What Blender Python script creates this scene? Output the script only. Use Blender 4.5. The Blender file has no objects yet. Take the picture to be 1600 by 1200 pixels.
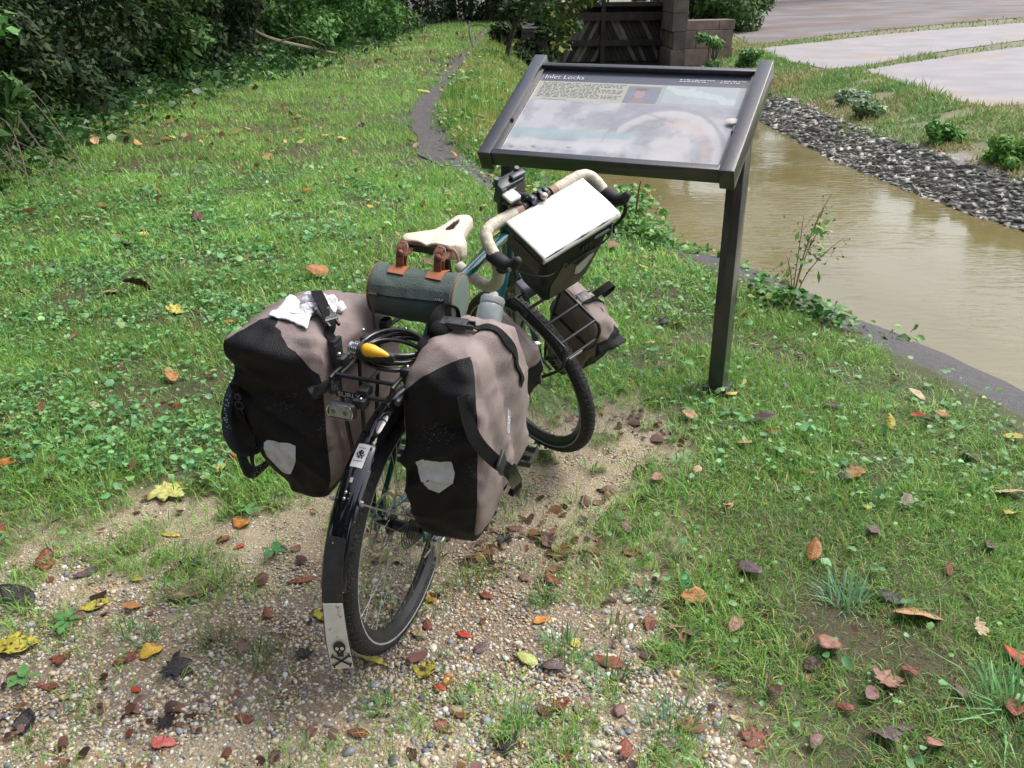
import bpy, bmesh, math, random
import numpy as np
from mathutils import Vector, Matrix, noise as mn
from mathutils.bvhtree import BVHTree
from mathutils.geometry import delaunay_2d_cdt
R = math.radians
rng = np.random.default_rng(7); random.seed(7)
SC = bpy.context.scene; COL = SC.collection

# ---------------------------------------------------------------- camera
F_PX = 1355.97; PITCH = 0.43618; ROLL = -0.01189; CAM_H = 1.59043
cd = bpy.data.cameras.new('camera'); cam = bpy.data.objects.new('camera', cd); COL.objects.link(cam)
cd.sensor_width = 36; cd.lens = F_PX/1600*36; cd.clip_start = .05; cd.clip_end = 400
fw = Vector((0, math.cos(PITCH), -math.sin(PITCH))); up0 = Vector((0, math.sin(PITCH), math.cos(PITCH))); rt0 = Vector((1, 0, 0))
rt = rt0*math.cos(ROLL)+up0*math.sin(ROLL); up = -rt0*math.sin(ROLL)+up0*math.cos(ROLL)
M = Matrix((rt, up, -fw)).transposed().to_4x4(); M.translation = (0, 0, CAM_H)
cam.matrix_world = M; SC.camera = cam

# ---------------------------------------------------------------- sky, sun, exposure
SUN_EL, SUN_AZ = 60, 70                       # degrees; azimuth clockwise from the view direction (+y)
w = bpy.data.worlds.new('World'); SC.world = w; w.use_nodes = True
nt = w.node_tree; bg = nt.nodes['Background']
sky = nt.nodes.new('ShaderNodeTexSky'); sky.sky_type = 'NISHITA'; sky.sun_disc = False
sky.sun_elevation = R(SUN_EL); sky.sun_rotation = R(SUN_AZ); sky.air_density = 1.2; sky.dust_density = 4.5; sky.ozone_density = .6
hs = nt.nodes.new('ShaderNodeHueSaturation'); hs.inputs['Saturation'].default_value = .60
nt.links.new(sky.outputs[0], hs.inputs['Color']); nt.links.new(hs.outputs[0], bg.inputs[0]); bg.inputs[1].default_value = .15
sl = bpy.data.lights.new('sun', 'SUN'); sun = bpy.data.objects.new('sun', sl); COL.objects.link(sun)
sl.energy = .80; sl.angle = R(40); sl.color = (1, .98, .94)
sd = Vector((math.sin(R(SUN_AZ))*math.cos(R(SUN_EL)), math.cos(R(SUN_AZ))*math.cos(R(SUN_EL)), math.sin(R(SUN_EL))))
sun.rotation_euler = sd.to_track_quat('Z', 'Y').to_euler(); sun.location = (3, -4, 12)
SC.view_settings.view_transform = 'Standard'; SC.view_settings.look = 'None'
SC.view_settings.exposure = 1.0; SC.view_settings.gamma = 1
SC.cycles.max_bounces = 8; SC.cycles.transparent_max_bounces = 12; SC.cycles.use_denoising = True
# ---------------------------------------------------------------- materials
def mat(name, col=(.5, .5, .5), rough=.6, metal=0, vary=0, vscale=20, bump=0, bscale=60, attr=None, spec=.5,
        transl=0, coat=0, ior=None, speck=None, trans=0, det=4, stretch=None, vary2=None):
    m = bpy.data.materials.new(name); m.use_nodes = True; n = m.node_tree.nodes; l = m.node_tree.links
    b = n['Principled BSDF']; b.inputs['Roughness'].default_value = rough; b.inputs['Metallic'].default_value = metal
    b.inputs['Specular IOR Level'].default_value = spec
    if coat: b.inputs['Coat Weight'].default_value = coat; b.inputs['Coat Roughness'].default_value = .08
    if ior: b.inputs['IOR'].default_value = ior
    if trans: b.inputs['Transmission Weight'].default_value = trans
    tc = n.new('ShaderNodeTexCoord'); vec = tc.outputs['Object']
    if stretch:
        mp = n.new('ShaderNodeMapping'); mp.inputs['Scale'].default_value = stretch; l.new(vec, mp.inputs[0]); vec = mp.outputs[0]
    if attr:
        a = n.new('ShaderNodeAttribute'); a.attribute_name = attr; src = a.outputs['Color']
    else:
        c = n.new('ShaderNodeRGB'); c.outputs[0].default_value = (*col, 1); src = c.outputs[0]
    if vary:
        t = n.new('ShaderNodeTexNoise'); t.inputs['Scale'].default_value = vscale; t.inputs['Detail'].default_value = det; l.new(vec, t.inputs['Vector'])
        mr = n.new('ShaderNodeMapRange'); mr.inputs['From Min'].default_value = .3; mr.inputs['From Max'].default_value = .7
        mr.inputs['To Min'].default_value = 1-vary; mr.inputs['To Max'].default_value = 1+vary; l.new(t.outputs[0], mr.inputs[0])
        v = n.new('ShaderNodeVectorMath'); v.operation = 'SCALE'; l.new(src, v.inputs[0]); l.new(mr.outputs[0], v.inputs['Scale']); src = v.outputs[0]
    if vary2:                                   # (colour, scale, threshold): blotches of a second colour
        t = n.new('ShaderNodeTexNoise'); t.inputs['Scale'].default_value = vary2[1]; t.inputs['Detail'].default_value = 5; l.new(vec, t.inputs['Vector'])
        mr = n.new('ShaderNodeMapRange'); mr.inputs['From Min'].default_value = vary2[2]; mr.inputs['From Max'].default_value = vary2[2]+.12; l.new(t.outputs[0], mr.inputs[0])
        x = n.new('ShaderNodeMix'); x.data_type = 'RGBA'; l.new(mr.outputs[0], x.inputs[0]); l.new(src, x.inputs[6]); x.inputs[7].default_value = (*vary2[0], 1); src = x.outputs[2]
    if speck:                                   # (colour, scale, radius): grit stuck on wet surfaces
        vo = n.new('ShaderNodeTexVoronoi'); vo.inputs['Scale'].default_value = speck[1]; l.new(tc.outputs['Object'], vo.inputs['Vector'])
        t = n.new('ShaderNodeTexNoise'); t.inputs['Scale'].default_value = 9; l.new(tc.outputs['Object'], t.inputs['Vector'])
        mr = n.new('ShaderNodeMapRange'); mr.inputs['From Min'].default_value = .42; mr.inputs['From Max'].default_value = .7; mr.inputs['To Max'].default_value = speck[2]; l.new(t.outputs[0], mr.inputs[0])
        lt = n.new('ShaderNodeMath'); lt.operation = 'LESS_THAN'; l.new(vo.outputs['Distance'], lt.inputs[0]); l.new(mr.outputs[0], lt.inputs[1])
        x = n.new('ShaderNodeMix'); x.data_type = 'RGBA'; l.new(lt.outputs[0], x.inputs[0]); l.new(src, x.inputs[6]); x.inputs[7].default_value = (*speck[0], 1); src = x.outputs[2]
    l.new(src, b.inputs['Base Color'])
    if bump:
        t = n.new('ShaderNodeTexNoise'); t.inputs['Scale'].default_value = bscale; t.inputs['Detail'].default_value = 5; l.new(vec, t.inputs['Vector'])
        bp = n.new('ShaderNodeBump'); bp.inputs['Strength'].default_value = min(1, bump); bp.inputs['Distance'].default_value = .004*max(1, bump); l.new(t.outputs[0], bp.inputs['Height']); l.new(bp.outputs[0], b.inputs['Normal'])
    if transl:
        tr = n.new('ShaderNodeBsdfTranslucent'); l.new(src, tr.inputs[0]); mx = n.new('ShaderNodeMixShader'); mx.inputs[0].default_value = transl
        l.new(b.outputs[0], mx.inputs[1]); l.new(tr.outputs[0], mx.inputs[2]); l.new(mx.outputs[0], n['Material Output'].inputs[0])
    return m

# ---------------------------------------------------------------- objects
def meta(o, label=None, cat=None, group=None, kind=None):
    if label: o['label'] = label
    if cat: o['category'] = cat
    if group: o['group'] = group
    if kind: o['kind'] = kind
    return o
def empty(name, loc, label, cat, group=None):
    o = bpy.data.objects.new(name, None); COL.objects.link(o); o.location = loc; o.empty_display_size = .1
    return meta(o, label, cat, group)
def wloc(o):
    v = Vector((0, 0, 0))
    while o is not None: v += o.location; o = o.parent
    return v
def np_mesh(name, V, T, m, parent=None, col=None, smooth=False, mi=None, loc=None):
    """V: n x 3 world coordinates, T: list of faces (n x 3 array) or a python list of polygons"""
    me = bpy.data.meshes.new(name); V = np.asarray(V, np.float32)
    if loc is None and parent is None and len(V): c = V.mean(0); loc = (float(c[0]), float(c[1]), float(V[:, 2].min()))
    off = wloc(parent) if parent is not None else Vector(loc)
    W = V-np.array(off, np.float32)
    if isinstance(T, np.ndarray):
        k = T.shape[1]; me.vertices.add(len(W)); me.vertices.foreach_set('co', W.ravel())
        me.loops.add(T.size); me.loops.foreach_set('vertex_index', T.astype(np.int32).ravel())
        me.polygons.add(len(T)); me.polygons.foreach_set('loop_start', np.arange(0, T.size, k, dtype=np.int32))
        me.update(calc_edges=True)
    else:
        me.from_pydata([tuple(map(float, v)) for v in W], [], T)
    if col is not None:
        a = me.color_attributes.new('col', 'FLOAT_COLOR', 'POINT'); c = np.ones((len(V), 4), np.float32); c[:, :3] = col; a.data.foreach_set('color', c.ravel())
    for x in (m if isinstance(m, (list, tuple)) else [m]): me.materials.append(x)
    if mi is not None: me.polygons.foreach_set('material_index', np.asarray(mi, np.int32))
    if smooth: me.polygons.foreach_set('use_smooth', np.ones(len(me.polygons), bool))
    me.update()
    o = bpy.data.objects.new(name, me); COL.objects.link(o)
    if parent is not None: o.parent = parent
    else: o.location = off
    return o

# ---------------------------------------------------------------- mesh builder
def nrm(v): v = np.asarray(v, float); return v/(np.linalg.norm(v)+1e-12)
def catmull(P, n=8, closed=False):
    P = [np.asarray(q, float) for q in P]; out = []; N = len(P)
    for i in range(N if closed else N-1):
        if closed: a, b, c, d = P[i-1], P[i], P[(i+1) % N], P[(i+2) % N]
        else: a, b, c, d = P[max(i-1, 0)], P[i], P[i+1], P[min(i+2, N-1)]
        for t in np.linspace(0, 1, n, endpoint=False):
            out.append(.5*((2*b)+(-a+c)*t+(2*a-5*b+4*c-d)*t*t+(-a+3*b-3*c+d)*t**3))
    if not closed: out.append(P[-1])
    return out
class MB:
    def __init__(s): s.v = []; s.f = []; s.m = []
    def add(s, V, F, mi=0):
        o = len(s.v); s.v += [np.asarray(q, float) for q in V]; s.f += [tuple(o+i for i in f) for f in F]; s.m += [mi]*len(F) if np.isscalar(mi) else list(mi); return s
    def tube(s, P, r, n=10, closed=False, smooth=0, mi=0, cap=True, flat=None, upv=None):
        """round (or flat = (w, h) ribbon) sweep along P; r scalar or list"""
        k = len(P)
        rr = np.full(k, r, float) if np.isscalar(r) else np.array(r, float)
        if smooth:
            Q = catmull(P, smooth, closed); x = np.linspace(0, k if closed else k-1, len(Q)+(1 if closed else 0))[:len(Q)]
            rr = np.interp(x, range(k+1 if closed else k), np.append(rr, rr[0]) if closed else rr); P = Q
        P = [np.asarray(q, float) for q in P]; k = len(P); V = []
        T = [nrm(P[(i+1) % k if closed else min(i+1, k-1)]-P[i-1 if closed else max(i-1, 0)]) for i in range(k)]
        if upv is not None: u = np.asarray(upv, float)
        else: u = np.array([0, 0, 1.]) if abs(T[0][2]) < .9 else np.array([1., 0, 0])
        u = nrm(u-T[0]*np.dot(u, T[0]))
        if flat:
            w, h = flat; ang = None; sec = [(-w/2, -h/2), (w/2, -h/2), (w/2, h/2), (-w/2, h/2)]; n = 4
        for i in range(k):
            if upv is not None and callable(upv) is False: u = np.asarray(upv, float)
            u = u-T[i]*np.dot(u, T[i]); u = nrm(u); b = np.cross(T[i], u)
            for j in range(n):
                if flat: V.append(P[i]+b*sec[j][0]+u*sec[j][1])
                else:
                    a = 2*math.pi*j/n; V.append(P[i]+rr[i]*(u*math.cos(a)+b*math.sin(a)))
        F = []
        for i in range(k if closed else k-1):
            for j in range(n):
                a = i*n+j; b2 = i*n+(j+1) % n; c = ((i+1) % k)*n+(j+1) % n; d = ((i+1) % k)*n+j; F.append((a, d, c, b2))
        if cap and not closed: F += [tuple(range(n)), tuple(reversed([(k-1)*n+j for j in range(n)]))]
        return s.add(V, F, mi)
    def cyl(s, a, b, r, n=16, mi=0, r2=None): return s.tube([a, b], [r, r if r2 is None else r2], n, mi=mi)
    def box(s, c, size, ax=None, mi=0, bev=0):
        c = np.asarray(c, float); ax = np.eye(3) if ax is None else np.array([nrm(a) for a in ax]); h = np.array(size)/2
        if bev <= 0:
            V = [c+ax[0]*x*h[0]+ax[1]*y*h[1]+ax[2]*z*h[2] for z in (-1, 1) for y in (-1, 1) for x in (-1, 1)]
            return s.add(V, [(0, 2, 3, 1), (4, 5, 7, 6), (0, 1, 5, 4), (2, 6, 7, 3), (0, 4, 6, 2), (1, 3, 7, 5)], mi)
        bev = min(bev, min(h)*.95)                                      # rounded box as a loft of rounded rectangles
        rings = []
        for a in (0, .5, 1):
            k = math.sin(a*math.pi/2); z = -h[2]+bev*(1-math.cos(a*math.pi/2)); rings.append((z, bev*(1-k)))
        rings = rings+[(-z, q) for z, q in reversed(rings)]
        V = []; n = 0
        for z, ins in rings:
            hx, hy = h[0]-ins, h[1]-ins; rr = max(bev-ins, bev*.25); pts = []
            for cx, cy, a0 in ((1, 1, 0), (-1, 1, 90), (-1, -1, 180), (1, -1, 270)):
                for a in (0, 30, 60, 90): t = R(a0+a); pts.append((cx*(hx-rr)+rr*math.cos(t), cy*(hy-rr)+rr*math.sin(t)))
            n = len(pts); V += [c+ax[0]*x+ax[1]*y+ax[2]*z for x, y in pts]
        F = [(i*n+j, i*n+(j+1) % n, (i+1)*n+(j+1) % n, (i+1)*n+j) for i in range(len(rings)-1) for j in range(n)]
        F += [tuple(reversed(range(n))), tuple((len(rings)-1)*n+j for j in range(n))]
        return s.add(V, F, mi)
    def loft(s, rings, cap=True, mi=0, closed_u=True):
        n = len(rings[0]); V = [q for r in rings for q in r]
        F = [(i*n+j, i*n+(j+1) % n, (i+1)*n+(j+1) % n, (i+1)*n+j) for i in range(len(rings)-1) for j in range(n if closed_u else n-1)]
        if cap: F += [tuple(reversed(range(n))), tuple((len(rings)-1)*n+j for j in range(n))]
        return s.add(V, F, mi)
    def prism(s, pts, o, ax, ay, az, t, mi=0):
        """closed outline pts (2D) in plane o + ax,ay extruded by t along az"""
        o, ax, ay, az = map(lambda q: np.asarray(q, float), (o, ax, ay, az)); n = len(pts)
        V = [o+ax*x+ay*y for x, y in pts]+[o+ax*x+ay*y+az*t for x, y in pts]
        F = [tuple(reversed(range(n))), tuple(range(n, 2*n))]+[(i, (i+1) % n, n+(i+1) % n, n+i) for i in range(n)]
        return s.add(V, F, mi)
    def ring(s, c, ax, rad, prof, n=96, mi=0, a0=0, a1=2*math.pi, ref=None):
        """surface of revolution: prof = list of (radius offset, axial offset), closed profile"""
        ax = nrm(ax); u = nrm(np.cross(ax, ref if ref is not None else [0, 0, 1] if abs(ax[2]) < .9 else [1, 0, 0])); v = np.cross(ax, u)
        full = abs(a1-a0-2*math.pi) < 1e-6; k = len(prof); V = []; m = n if full else n+1
        for i in range(m):
            t = a0+(a1-a0)*i/n; d = u*math.cos(t)+v*math.sin(t)
            for pr, pa in prof: V.append(np.asarray(c)+d*(rad+pr)+ax*pa)
        F = []
        for i in range(n):
            for j in range(k): F.append((i*k+j, i*k+(j+1) % k, ((i+1) % m)*k+(j+1) % k, ((i+1) % m)*k+j))
        if not full: F += [tuple(range(k)), tuple(reversed([n*k+j for j in range(k)]))]
        return s.add(V, F, mi)
    def ball(s, c, r, n=8, ax=None, mi=0):
        ax = np.eye(3) if ax is None else np.array(ax, float); r = np.array([r]*3 if np.isscalar(r) else r); V = []; c = np.asarray(c, float)
        for i in range(n+1):
            th = math.pi*i/n
            for j in range(2*n):
                ph = math.pi*j/n; d = np.array([math.sin(th)*math.cos(ph), math.sin(th)*math.sin(ph), math.cos(th)])*r; V.append(c+ax.T@d)
        m = 2*n; F = [(i*m+j, (i+1)*m+j, (i+1)*m+(j+1) % m, i*m+(j+1) % m) for i in range(n) for j in range(m)]
        return s.add(V, F, mi)
    def build(s, name, m, parent=None, T=None, smooth=True, loc=None, label=None, angle=40):
        V = np.array(s.v)
        if T is not None: V = T(V)
        o = np_mesh(name, V, s.f, m, parent, mi=s.m, smooth=smooth, loc=loc)
        bm = bmesh.new(); bm.from_mesh(o.data); bmesh.ops.remove_doubles(bm, verts=bm.verts, dist=1e-5); bmesh.ops.recalc_face_normals(bm, faces=bm.faces); bm.to_mesh(o.data); bm.free()
        if smooth:
            try: o.data.set_sharp_from_angle(angle=R(angle))
            except Exception: pass
        if label: o['label'] = label
        return o
def text_polys(s, size=1.0):
    """outline text as filled mesh, returned as 2D verts + faces, baseline at 0, starting at x = 0"""
    cu = bpy.data.curves.new('t', 'FONT'); cu.body = s; cu.size = size; cu.resolution_u = 3
    o = bpy.data.objects.new('t', cu); COL.objects.link(o); dg = bpy.context.evaluated_depsgraph_get(); dg.update()
    me = o.evaluated_get(dg).to_mesh(); V = [tuple(v.co[:2]) for v in me.vertices]; F = [tuple(p.vertices) for p in me.polygons]
    o.evaluated_get(dg).to_mesh_clear(); bpy.data.objects.remove(o); bpy.data.curves.remove(cu)
    return V, F
def vnoise(x, y, seed=0):
    x=np.asarray(x,float); y=np.asarray(y,float)
    xi=np.floor(x).astype(np.int64); yi=np.floor(y).astype(np.int64)
    fx=x-xi; fy=y-yi; fx=fx*fx*(3-2*fx); fy=fy*fy*(3-2*fy)
    def h(a,b):
        n=(a*374761393+b*668265263+seed*1442695041)&0x7fffffff
        n=((n^(n>>13))*1274126177)&0x7fffffff
        return ((n^(n>>16))&0xffff)/65535.0
    return (h(xi,yi)*(1-fx)+h(xi+1,yi)*fx)*(1-fy)+(h(xi,yi+1)*(1-fx)+h(xi+1,yi+1)*fx)*fy
def fbm(x,y,s=1.0,oct=4,seed=0):
    t=0;a=1;n=0
    for k in range(oct):
        t=t+a*vnoise(np.asarray(x)*s*2**k+17.3*k,np.asarray(y)*s*2**k-9.1*k,seed+k); n+=a; a*=.5
    return t/n
EY=[-3,0,1.4,3.0,3.3,3.64,4.09,4.44,4.9,5.4,5.92,7.0,8,12,26,60]
EX=[4.2,3.0,2.45,2.08,1.97,1.84,1.66,1.48,1.36,1.12,.90,.88,.95,1.05,1.0,1.0]
SY=[-3,0,5,7,8.7,9.5,11,12.5,16.4,20,26,60]
SX=[11,9.5,7.2,6.0,5.3,5.05,4.85,4.65,4.62,4.5,4.25,4.2]
WATER=-0.8
def edge_x(y): return np.interp(y,EY,EX)
def shore_x(y): return np.interp(y,SY,SX)
def sstep(a,b,x):
    t=np.clip((x-a)/(b-a),0,1); return t*t*(3-2*t)
def ground_z(x,y):
    x=np.asarray(x,float); y=np.asarray(y,float)
    e=edge_x(y); s=shore_x(y)
    far=sstep(6.2,7.6,y)                       # the bank is a wall near by and a grassy slope farther on
    start=e-(.02+1.35*far)+.25*far*(vnoise(y*.8,0*y,5)-.5)
    end=e+.10+.35*far
    t=np.clip((x-start)/(end-start),0,1)
    near=-1.5*t*(1-far)+far*(-1.15*(t**1.25))
    near=near+np.where(x>end,-.3,0)*far
    d=x-s
    fb=np.interp(d,[-1.2,-.5,0,.6,2.0,6,12,30,80],[-1.5,-1.2,-.8,-.46,-.17,-.02,.14,.5,1.2])
    z=np.where(x>(e+s)*.5, fb, near)
    z=z+.018*(fbm(x,y,1.3,3,3)-.5)*sstep(9,4,y)+.10*(fbm(x,y,.35,2,9)-.5)*sstep(5,14,y)*np.where(x<0,1,.3)
    return z
# ---------------------------------------------------------------- the lie of the land
DIRT = np.array([(-1.9,2.0),(-1.62,2.3),(-1.38,2.48),(-1.14,2.64),(-.84,2.56),(-.23,2.62),(.0,2.85),(.10,3.2),(.38,3.28),(.56,3.0),(.46,2.65),(.38,2.4),(.46,2.2),(.54,2.05),(.60,1.9),(.64,1.75),(.64,1.57),(.57,1.3),(.5,.6),(-2.2,.6)])
def poly_sd(x, y, P):
    x = np.asarray(x, float); y = np.asarray(y, float); ins = np.zeros(x.shape, bool); d = np.full(x.shape, 1e9)
    for i in range(len(P)):
        (x0, y0), (x1, y1) = P[i-1], P[i]; dx, dy = x1-x0, y1-y0
        t = np.clip(((x-x0)*dx+(y-y0)*dy)/(dx*dx+dy*dy), 0, 1); d = np.minimum(d, np.hypot(x-x0-t*dx, y-y0-t*dy))
        c = ((y0 > y) != (y1 > y)) & (x < (x1-x0)*(y-y0)/(y1-y0+1e-12)+x0); ins ^= c
    return np.where(ins, d, -d)
def gravel(x, y):                                # 1 inside the bare patch, 0 in the lawn
    return np.clip((poly_sd(x, y, DIRT)+.62*(fbm(x, y, 3.6, 4, 21)-.52)+.02)/.30+.5, 0, 1)*np.clip(1-2.2*sstep(.60, .70, fbm(x, y, 6.5, 3, 23))*sstep(.30, .02, poly_sd(x, y, DIRT)), 0, 1)
PATH_L = [(.22,6.2),(-.03,6.75),(-.26,7.5),(-.64,8.25),(-1.0,9.21),(-1.27,10.45),(-1.33,12.1),(-1.24,15.5),(-1.25,19.1),(-1.03,25.4),(-.94,31.7),(-1,36)]
PATH_R = [(.50,6.7),(.25,7.3),(-.10,8.1),(-.55,9.1),(-.80,10.65),(-1.0,12.66),(-.88,16.5),(-.80,21.5),(-.7,27.6),(-.66,31.7),(-.8,36)]
PATH = np.array(PATH_L+PATH_R[::-1])
SLABS = [[(6.7,25.9),(9.79,28.1),(13.73,30.5),(18.0,32.8),(30,40),(38,62),(24,80),(16.3,57.6),(10.6,43.3),(8.2,36)],
         [(6.57,24.6),(9.24,26.2),(13.0,28.4),(17.6,30.6),(22,32),(19,27),(13.6,23.9),(9.65,21.2),(7.35,19.1),(6.62,19.0),(6.4,20.8)],
         [(7.15,18.5),(9.17,19.9),(12.43,22.0),(18,25.6),(16,20),(9.2,14.1),(7.7,13.1),(6.95,13.0),(6.78,13.7),(6.95,15.7)]]
def slab_d(x, y): return np.max([poly_sd(x, y, np.array(s)) for s in SLABS], axis=0)
def axis_lines(parts):
    o = [parts[0][0]]
    for a, b, s in parts: o += list(np.arange(a+s, b+s*.5, s))
    return np.array(o)
xs = axis_lines([(-60,-16,4),(-16,-7,.6),(-7,-2.4,.12),(-2.4,2.6,.02),(2.6,9,.1),(9,20,.6),(20,80,4)])
ys = axis_lines([(-6,.6,.6),(.6,5,.02),(5,9,.05),(9,16,.12),(16,34,.4),(34,110,3)])
X, Y = np.meshgrid(xs, ys); Z = ground_z(X, Y); gm = gravel(X, Y)
Z = Z+np.where(Y < 6, .010*(fbm(X, Y, 14, 3, 31)-.5)+.012*(1-gm)*(fbm(X, Y, 6, 2, 33)-.3), 0)-.012*gm*(X < 2)
nx, ny = len(xs), len(ys); V = np.stack([X, Y, Z], -1).reshape(-1, 3)
i0 = (np.arange(ny-1)[:, None]*nx+np.arange(nx-1)[None]).ravel(); T = np.stack([i0, i0+1, i0+nx+1, i0+nx], 1)
n1 = fbm(X, Y, 7, 4, 41)[..., None]; n2 = fbm(X, Y, 2.2, 3, 43)[..., None]
sand = np.array([.34, .285, .19])*(.75+.5*n1); redd = np.array([.17, .115, .085]); soil = np.array([.07, .052, .028])*(.6+.9*n1); lawn = np.array([.06, .075, .022])*(.7+.6*n2)
g = gm[..., None]; c = sand*(1-np.clip((n2-.52)*5, 0, .6))+redd*np.clip((n2-.52)*5, 0, .6)
c = c*g+(soil*np.clip(1.4-2*n2, .2, .8)+lawn*(1-np.clip(1.4-2*n2, .2, .8)))*(1-g)
fb = ((X > (edge_x(Y)+shore_x(Y))*.5))[..., None]; d = (X-shore_x(Y))[..., None]
c = np.where(fb, np.where(d < .75, np.array([.27, .25, .22])*(.6+.8*n1), np.array([.17, .17, .085])*(.6+.8*n1)), c)
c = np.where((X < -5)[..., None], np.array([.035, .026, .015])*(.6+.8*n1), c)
gmat = mat('ground_earth', rough=.75, attr='col', vary=.35, vscale=140, bump=2.2, bscale=170, det=6)
meta(np_mesh('ground', V, T, gmat, col=c.reshape(-1, 3), smooth=True, loc=(0, 0, 0)), kind='structure')

# the muddy canal water
wm = bpy.data.materials.new('muddy_water'); wm.use_nodes = True; n = wm.node_tree.nodes; l = wm.node_tree.links; b = n['Principled BSDF']
b.inputs['Roughness'].default_value = .05; b.inputs['IOR'].default_value = 1.36
tc = n.new('ShaderNodeTexCoord'); mp = n.new('ShaderNodeMapping'); mp.inputs['Scale'].default_value = (1, .45, 1); l.new(tc.outputs['Object'], mp.inputs[0])
t0 = n.new('ShaderNodeTexNoise'); t0.inputs['Scale'].default_value = .7; t0.inputs['Detail'].default_value = 4; l.new(mp.outputs[0], t0.inputs['Vector'])
cr = n.new('ShaderNodeValToRGB'); cr.color_ramp.elements[0].position = .3; cr.color_ramp.elements[0].color = (.150, .124, .052, 1); cr.color_ramp.elements[1].position = .7; cr.color_ramp.elements[1].color = (.200, .170, .080, 1)
l.new(t0.outputs[0], cr.inputs[0]); l.new(cr.outputs[0], b.inputs['Base Color'])
mp2 = n.new('ShaderNodeMapping'); mp2.inputs['Scale'].default_value = (2.2, 6.5, 1); mp2.inputs['Rotation'].default_value = (0, 0, .35); l.new(tc.outputs['Object'], mp2.inputs[0])
t1 = n.new('ShaderNodeTexNoise'); t1.inputs['Scale'].default_value = 1.7; t1.inputs['Detail'].default_value = 5; t1.inputs['Distortion'].default_value = .8; l.new(mp2.outputs[0], t1.inputs['Vector'])
bp = n.new('ShaderNodeBump'); bp.inputs['Strength'].default_value = .42; bp.inputs['Distance'].default_value = .03; t2 = n.new('ShaderNodeTexNoise'); t2.inputs['Scale'].default_value = .45; t2.inputs['Detail'].default_value = 3; l.new(tc.outputs['Object'], t2.inputs['Vector']); m2 = n.new('ShaderNodeMapRange'); m2.inputs['From Min'].default_value = .42; m2.inputs['From Max'].default_value = .62; m2.inputs['To Min'].default_value = .12; l.new(t2.outputs[0], m2.inputs[0]); mm = n.new('ShaderNodeMath'); mm.operation = 'MULTIPLY'; l.new(t1.outputs[0], mm.inputs[0]); l.new(m2.outputs[0], mm.inputs[1]); l.new(mm.outputs[0], bp.inputs['Height']); l.new(bp.outputs[0], b.inputs['Normal'])
meta(np_mesh('water', [(.3, -8, WATER), (14, -8, WATER), (12, 45, WATER), (.3, 45, WATER)], [(0, 1, 2, 3)], wm, loc=(5, 8, WATER)), kind='structure')

def draped(name, poly, m, dz, step, col=None, edge_noise=0.0):
    P = np.array(poly, float); Q = []
    for i in range(len(P)):
        a, b2 = P[i], P[(i+1) % len(P)]; k = max(1, int(np.hypot(*(b2-a))/step))
        for t in range(k):
            q = a+(b2-a)*t/k; Q.append(q+edge_noise*(np.array([vnoise(q[0]*1.7, q[1]*1.7, 1), vnoise(q[0]*1.7, q[1]*1.7, 2)])-.5))
    Q = np.array(Q); gx, gy = np.meshgrid(np.arange(P[:, 0].min(), P[:, 0].max(), step), np.arange(P[:, 1].min(), P[:, 1].max(), step))
    gx, gy = gx.ravel(), gy.ravel(); k = poly_sd(gx, gy, Q) > step*.4; pts = [Vector(q) for q in Q]+[Vector((a, b2)) for a, b2 in zip(gx[k], gy[k])]
    n = len(Q); r = delaunay_2d_cdt(pts, [], [list(range(n))], 1, 1e-6); vv = np.array([tuple(q) for q in r[0]]); z = ground_z(vv[:, 0], vv[:, 1])
    return np_mesh(name, np.column_stack([vv, z+dz]), [tuple(f) for f in r[2]], m, smooth=True)
asph = mat('worn_asphalt', (.085, .077, .080), .8, vary=.35, vscale=30, bump=1.5, bscale=200, vary2=((.16, .11, .07), 4, .62))
meta(draped('path', PATH, asph, .012, .16, edge_noise=.30), kind='structure')
conc = mat('old_concrete', (.275, .26, .265), .85, vary=.12, vscale=1.2, bump=1, bscale=30, vary2=((.30, .235, .18), .55, .56))
for i, s in enumerate(SLABS): meta(draped('pavement', s, conc if i else mat('stained_concrete', (.155, .14, .14), .85, vary=.3, vscale=.5, bump=1, bscale=30, vary2=((.15, .10, .08), .35, .52)), .012, .8), kind='structure')
# dark stone coping along the near water's edge
ky = np.linspace(1.0, 5.4, 60); kx = edge_x(ky); mb = MB(); rings = []
for y, x in zip(ky, kx):
    nz = .03*(vnoise(y*6, 0, 3)-.5); wd = .30+.05*vnoise(y*2.3, 1, 4); b0 = -.015+.02*vnoise(y*3, 5, 6)
    rings.append([(x-.10+nz, y, b0), (x+wd*.5+nz, y, b0-.015), (x+wd+nz, y, b0-.06), (x+wd+.03, y, b0-.35), (x+wd+.04, y, -1.2), (x-.05, y, -1.2)])
mb.loft(rings); o = mb.build('canal_coping', mat('dark_wet_stone', (.052, .047, .05), .55, vary=.35, vscale=35, bump=2, bscale=120))
meta(o, 'dark wet stone coping along the grassy edge of the canal, right of the sign', 'coping')

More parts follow.
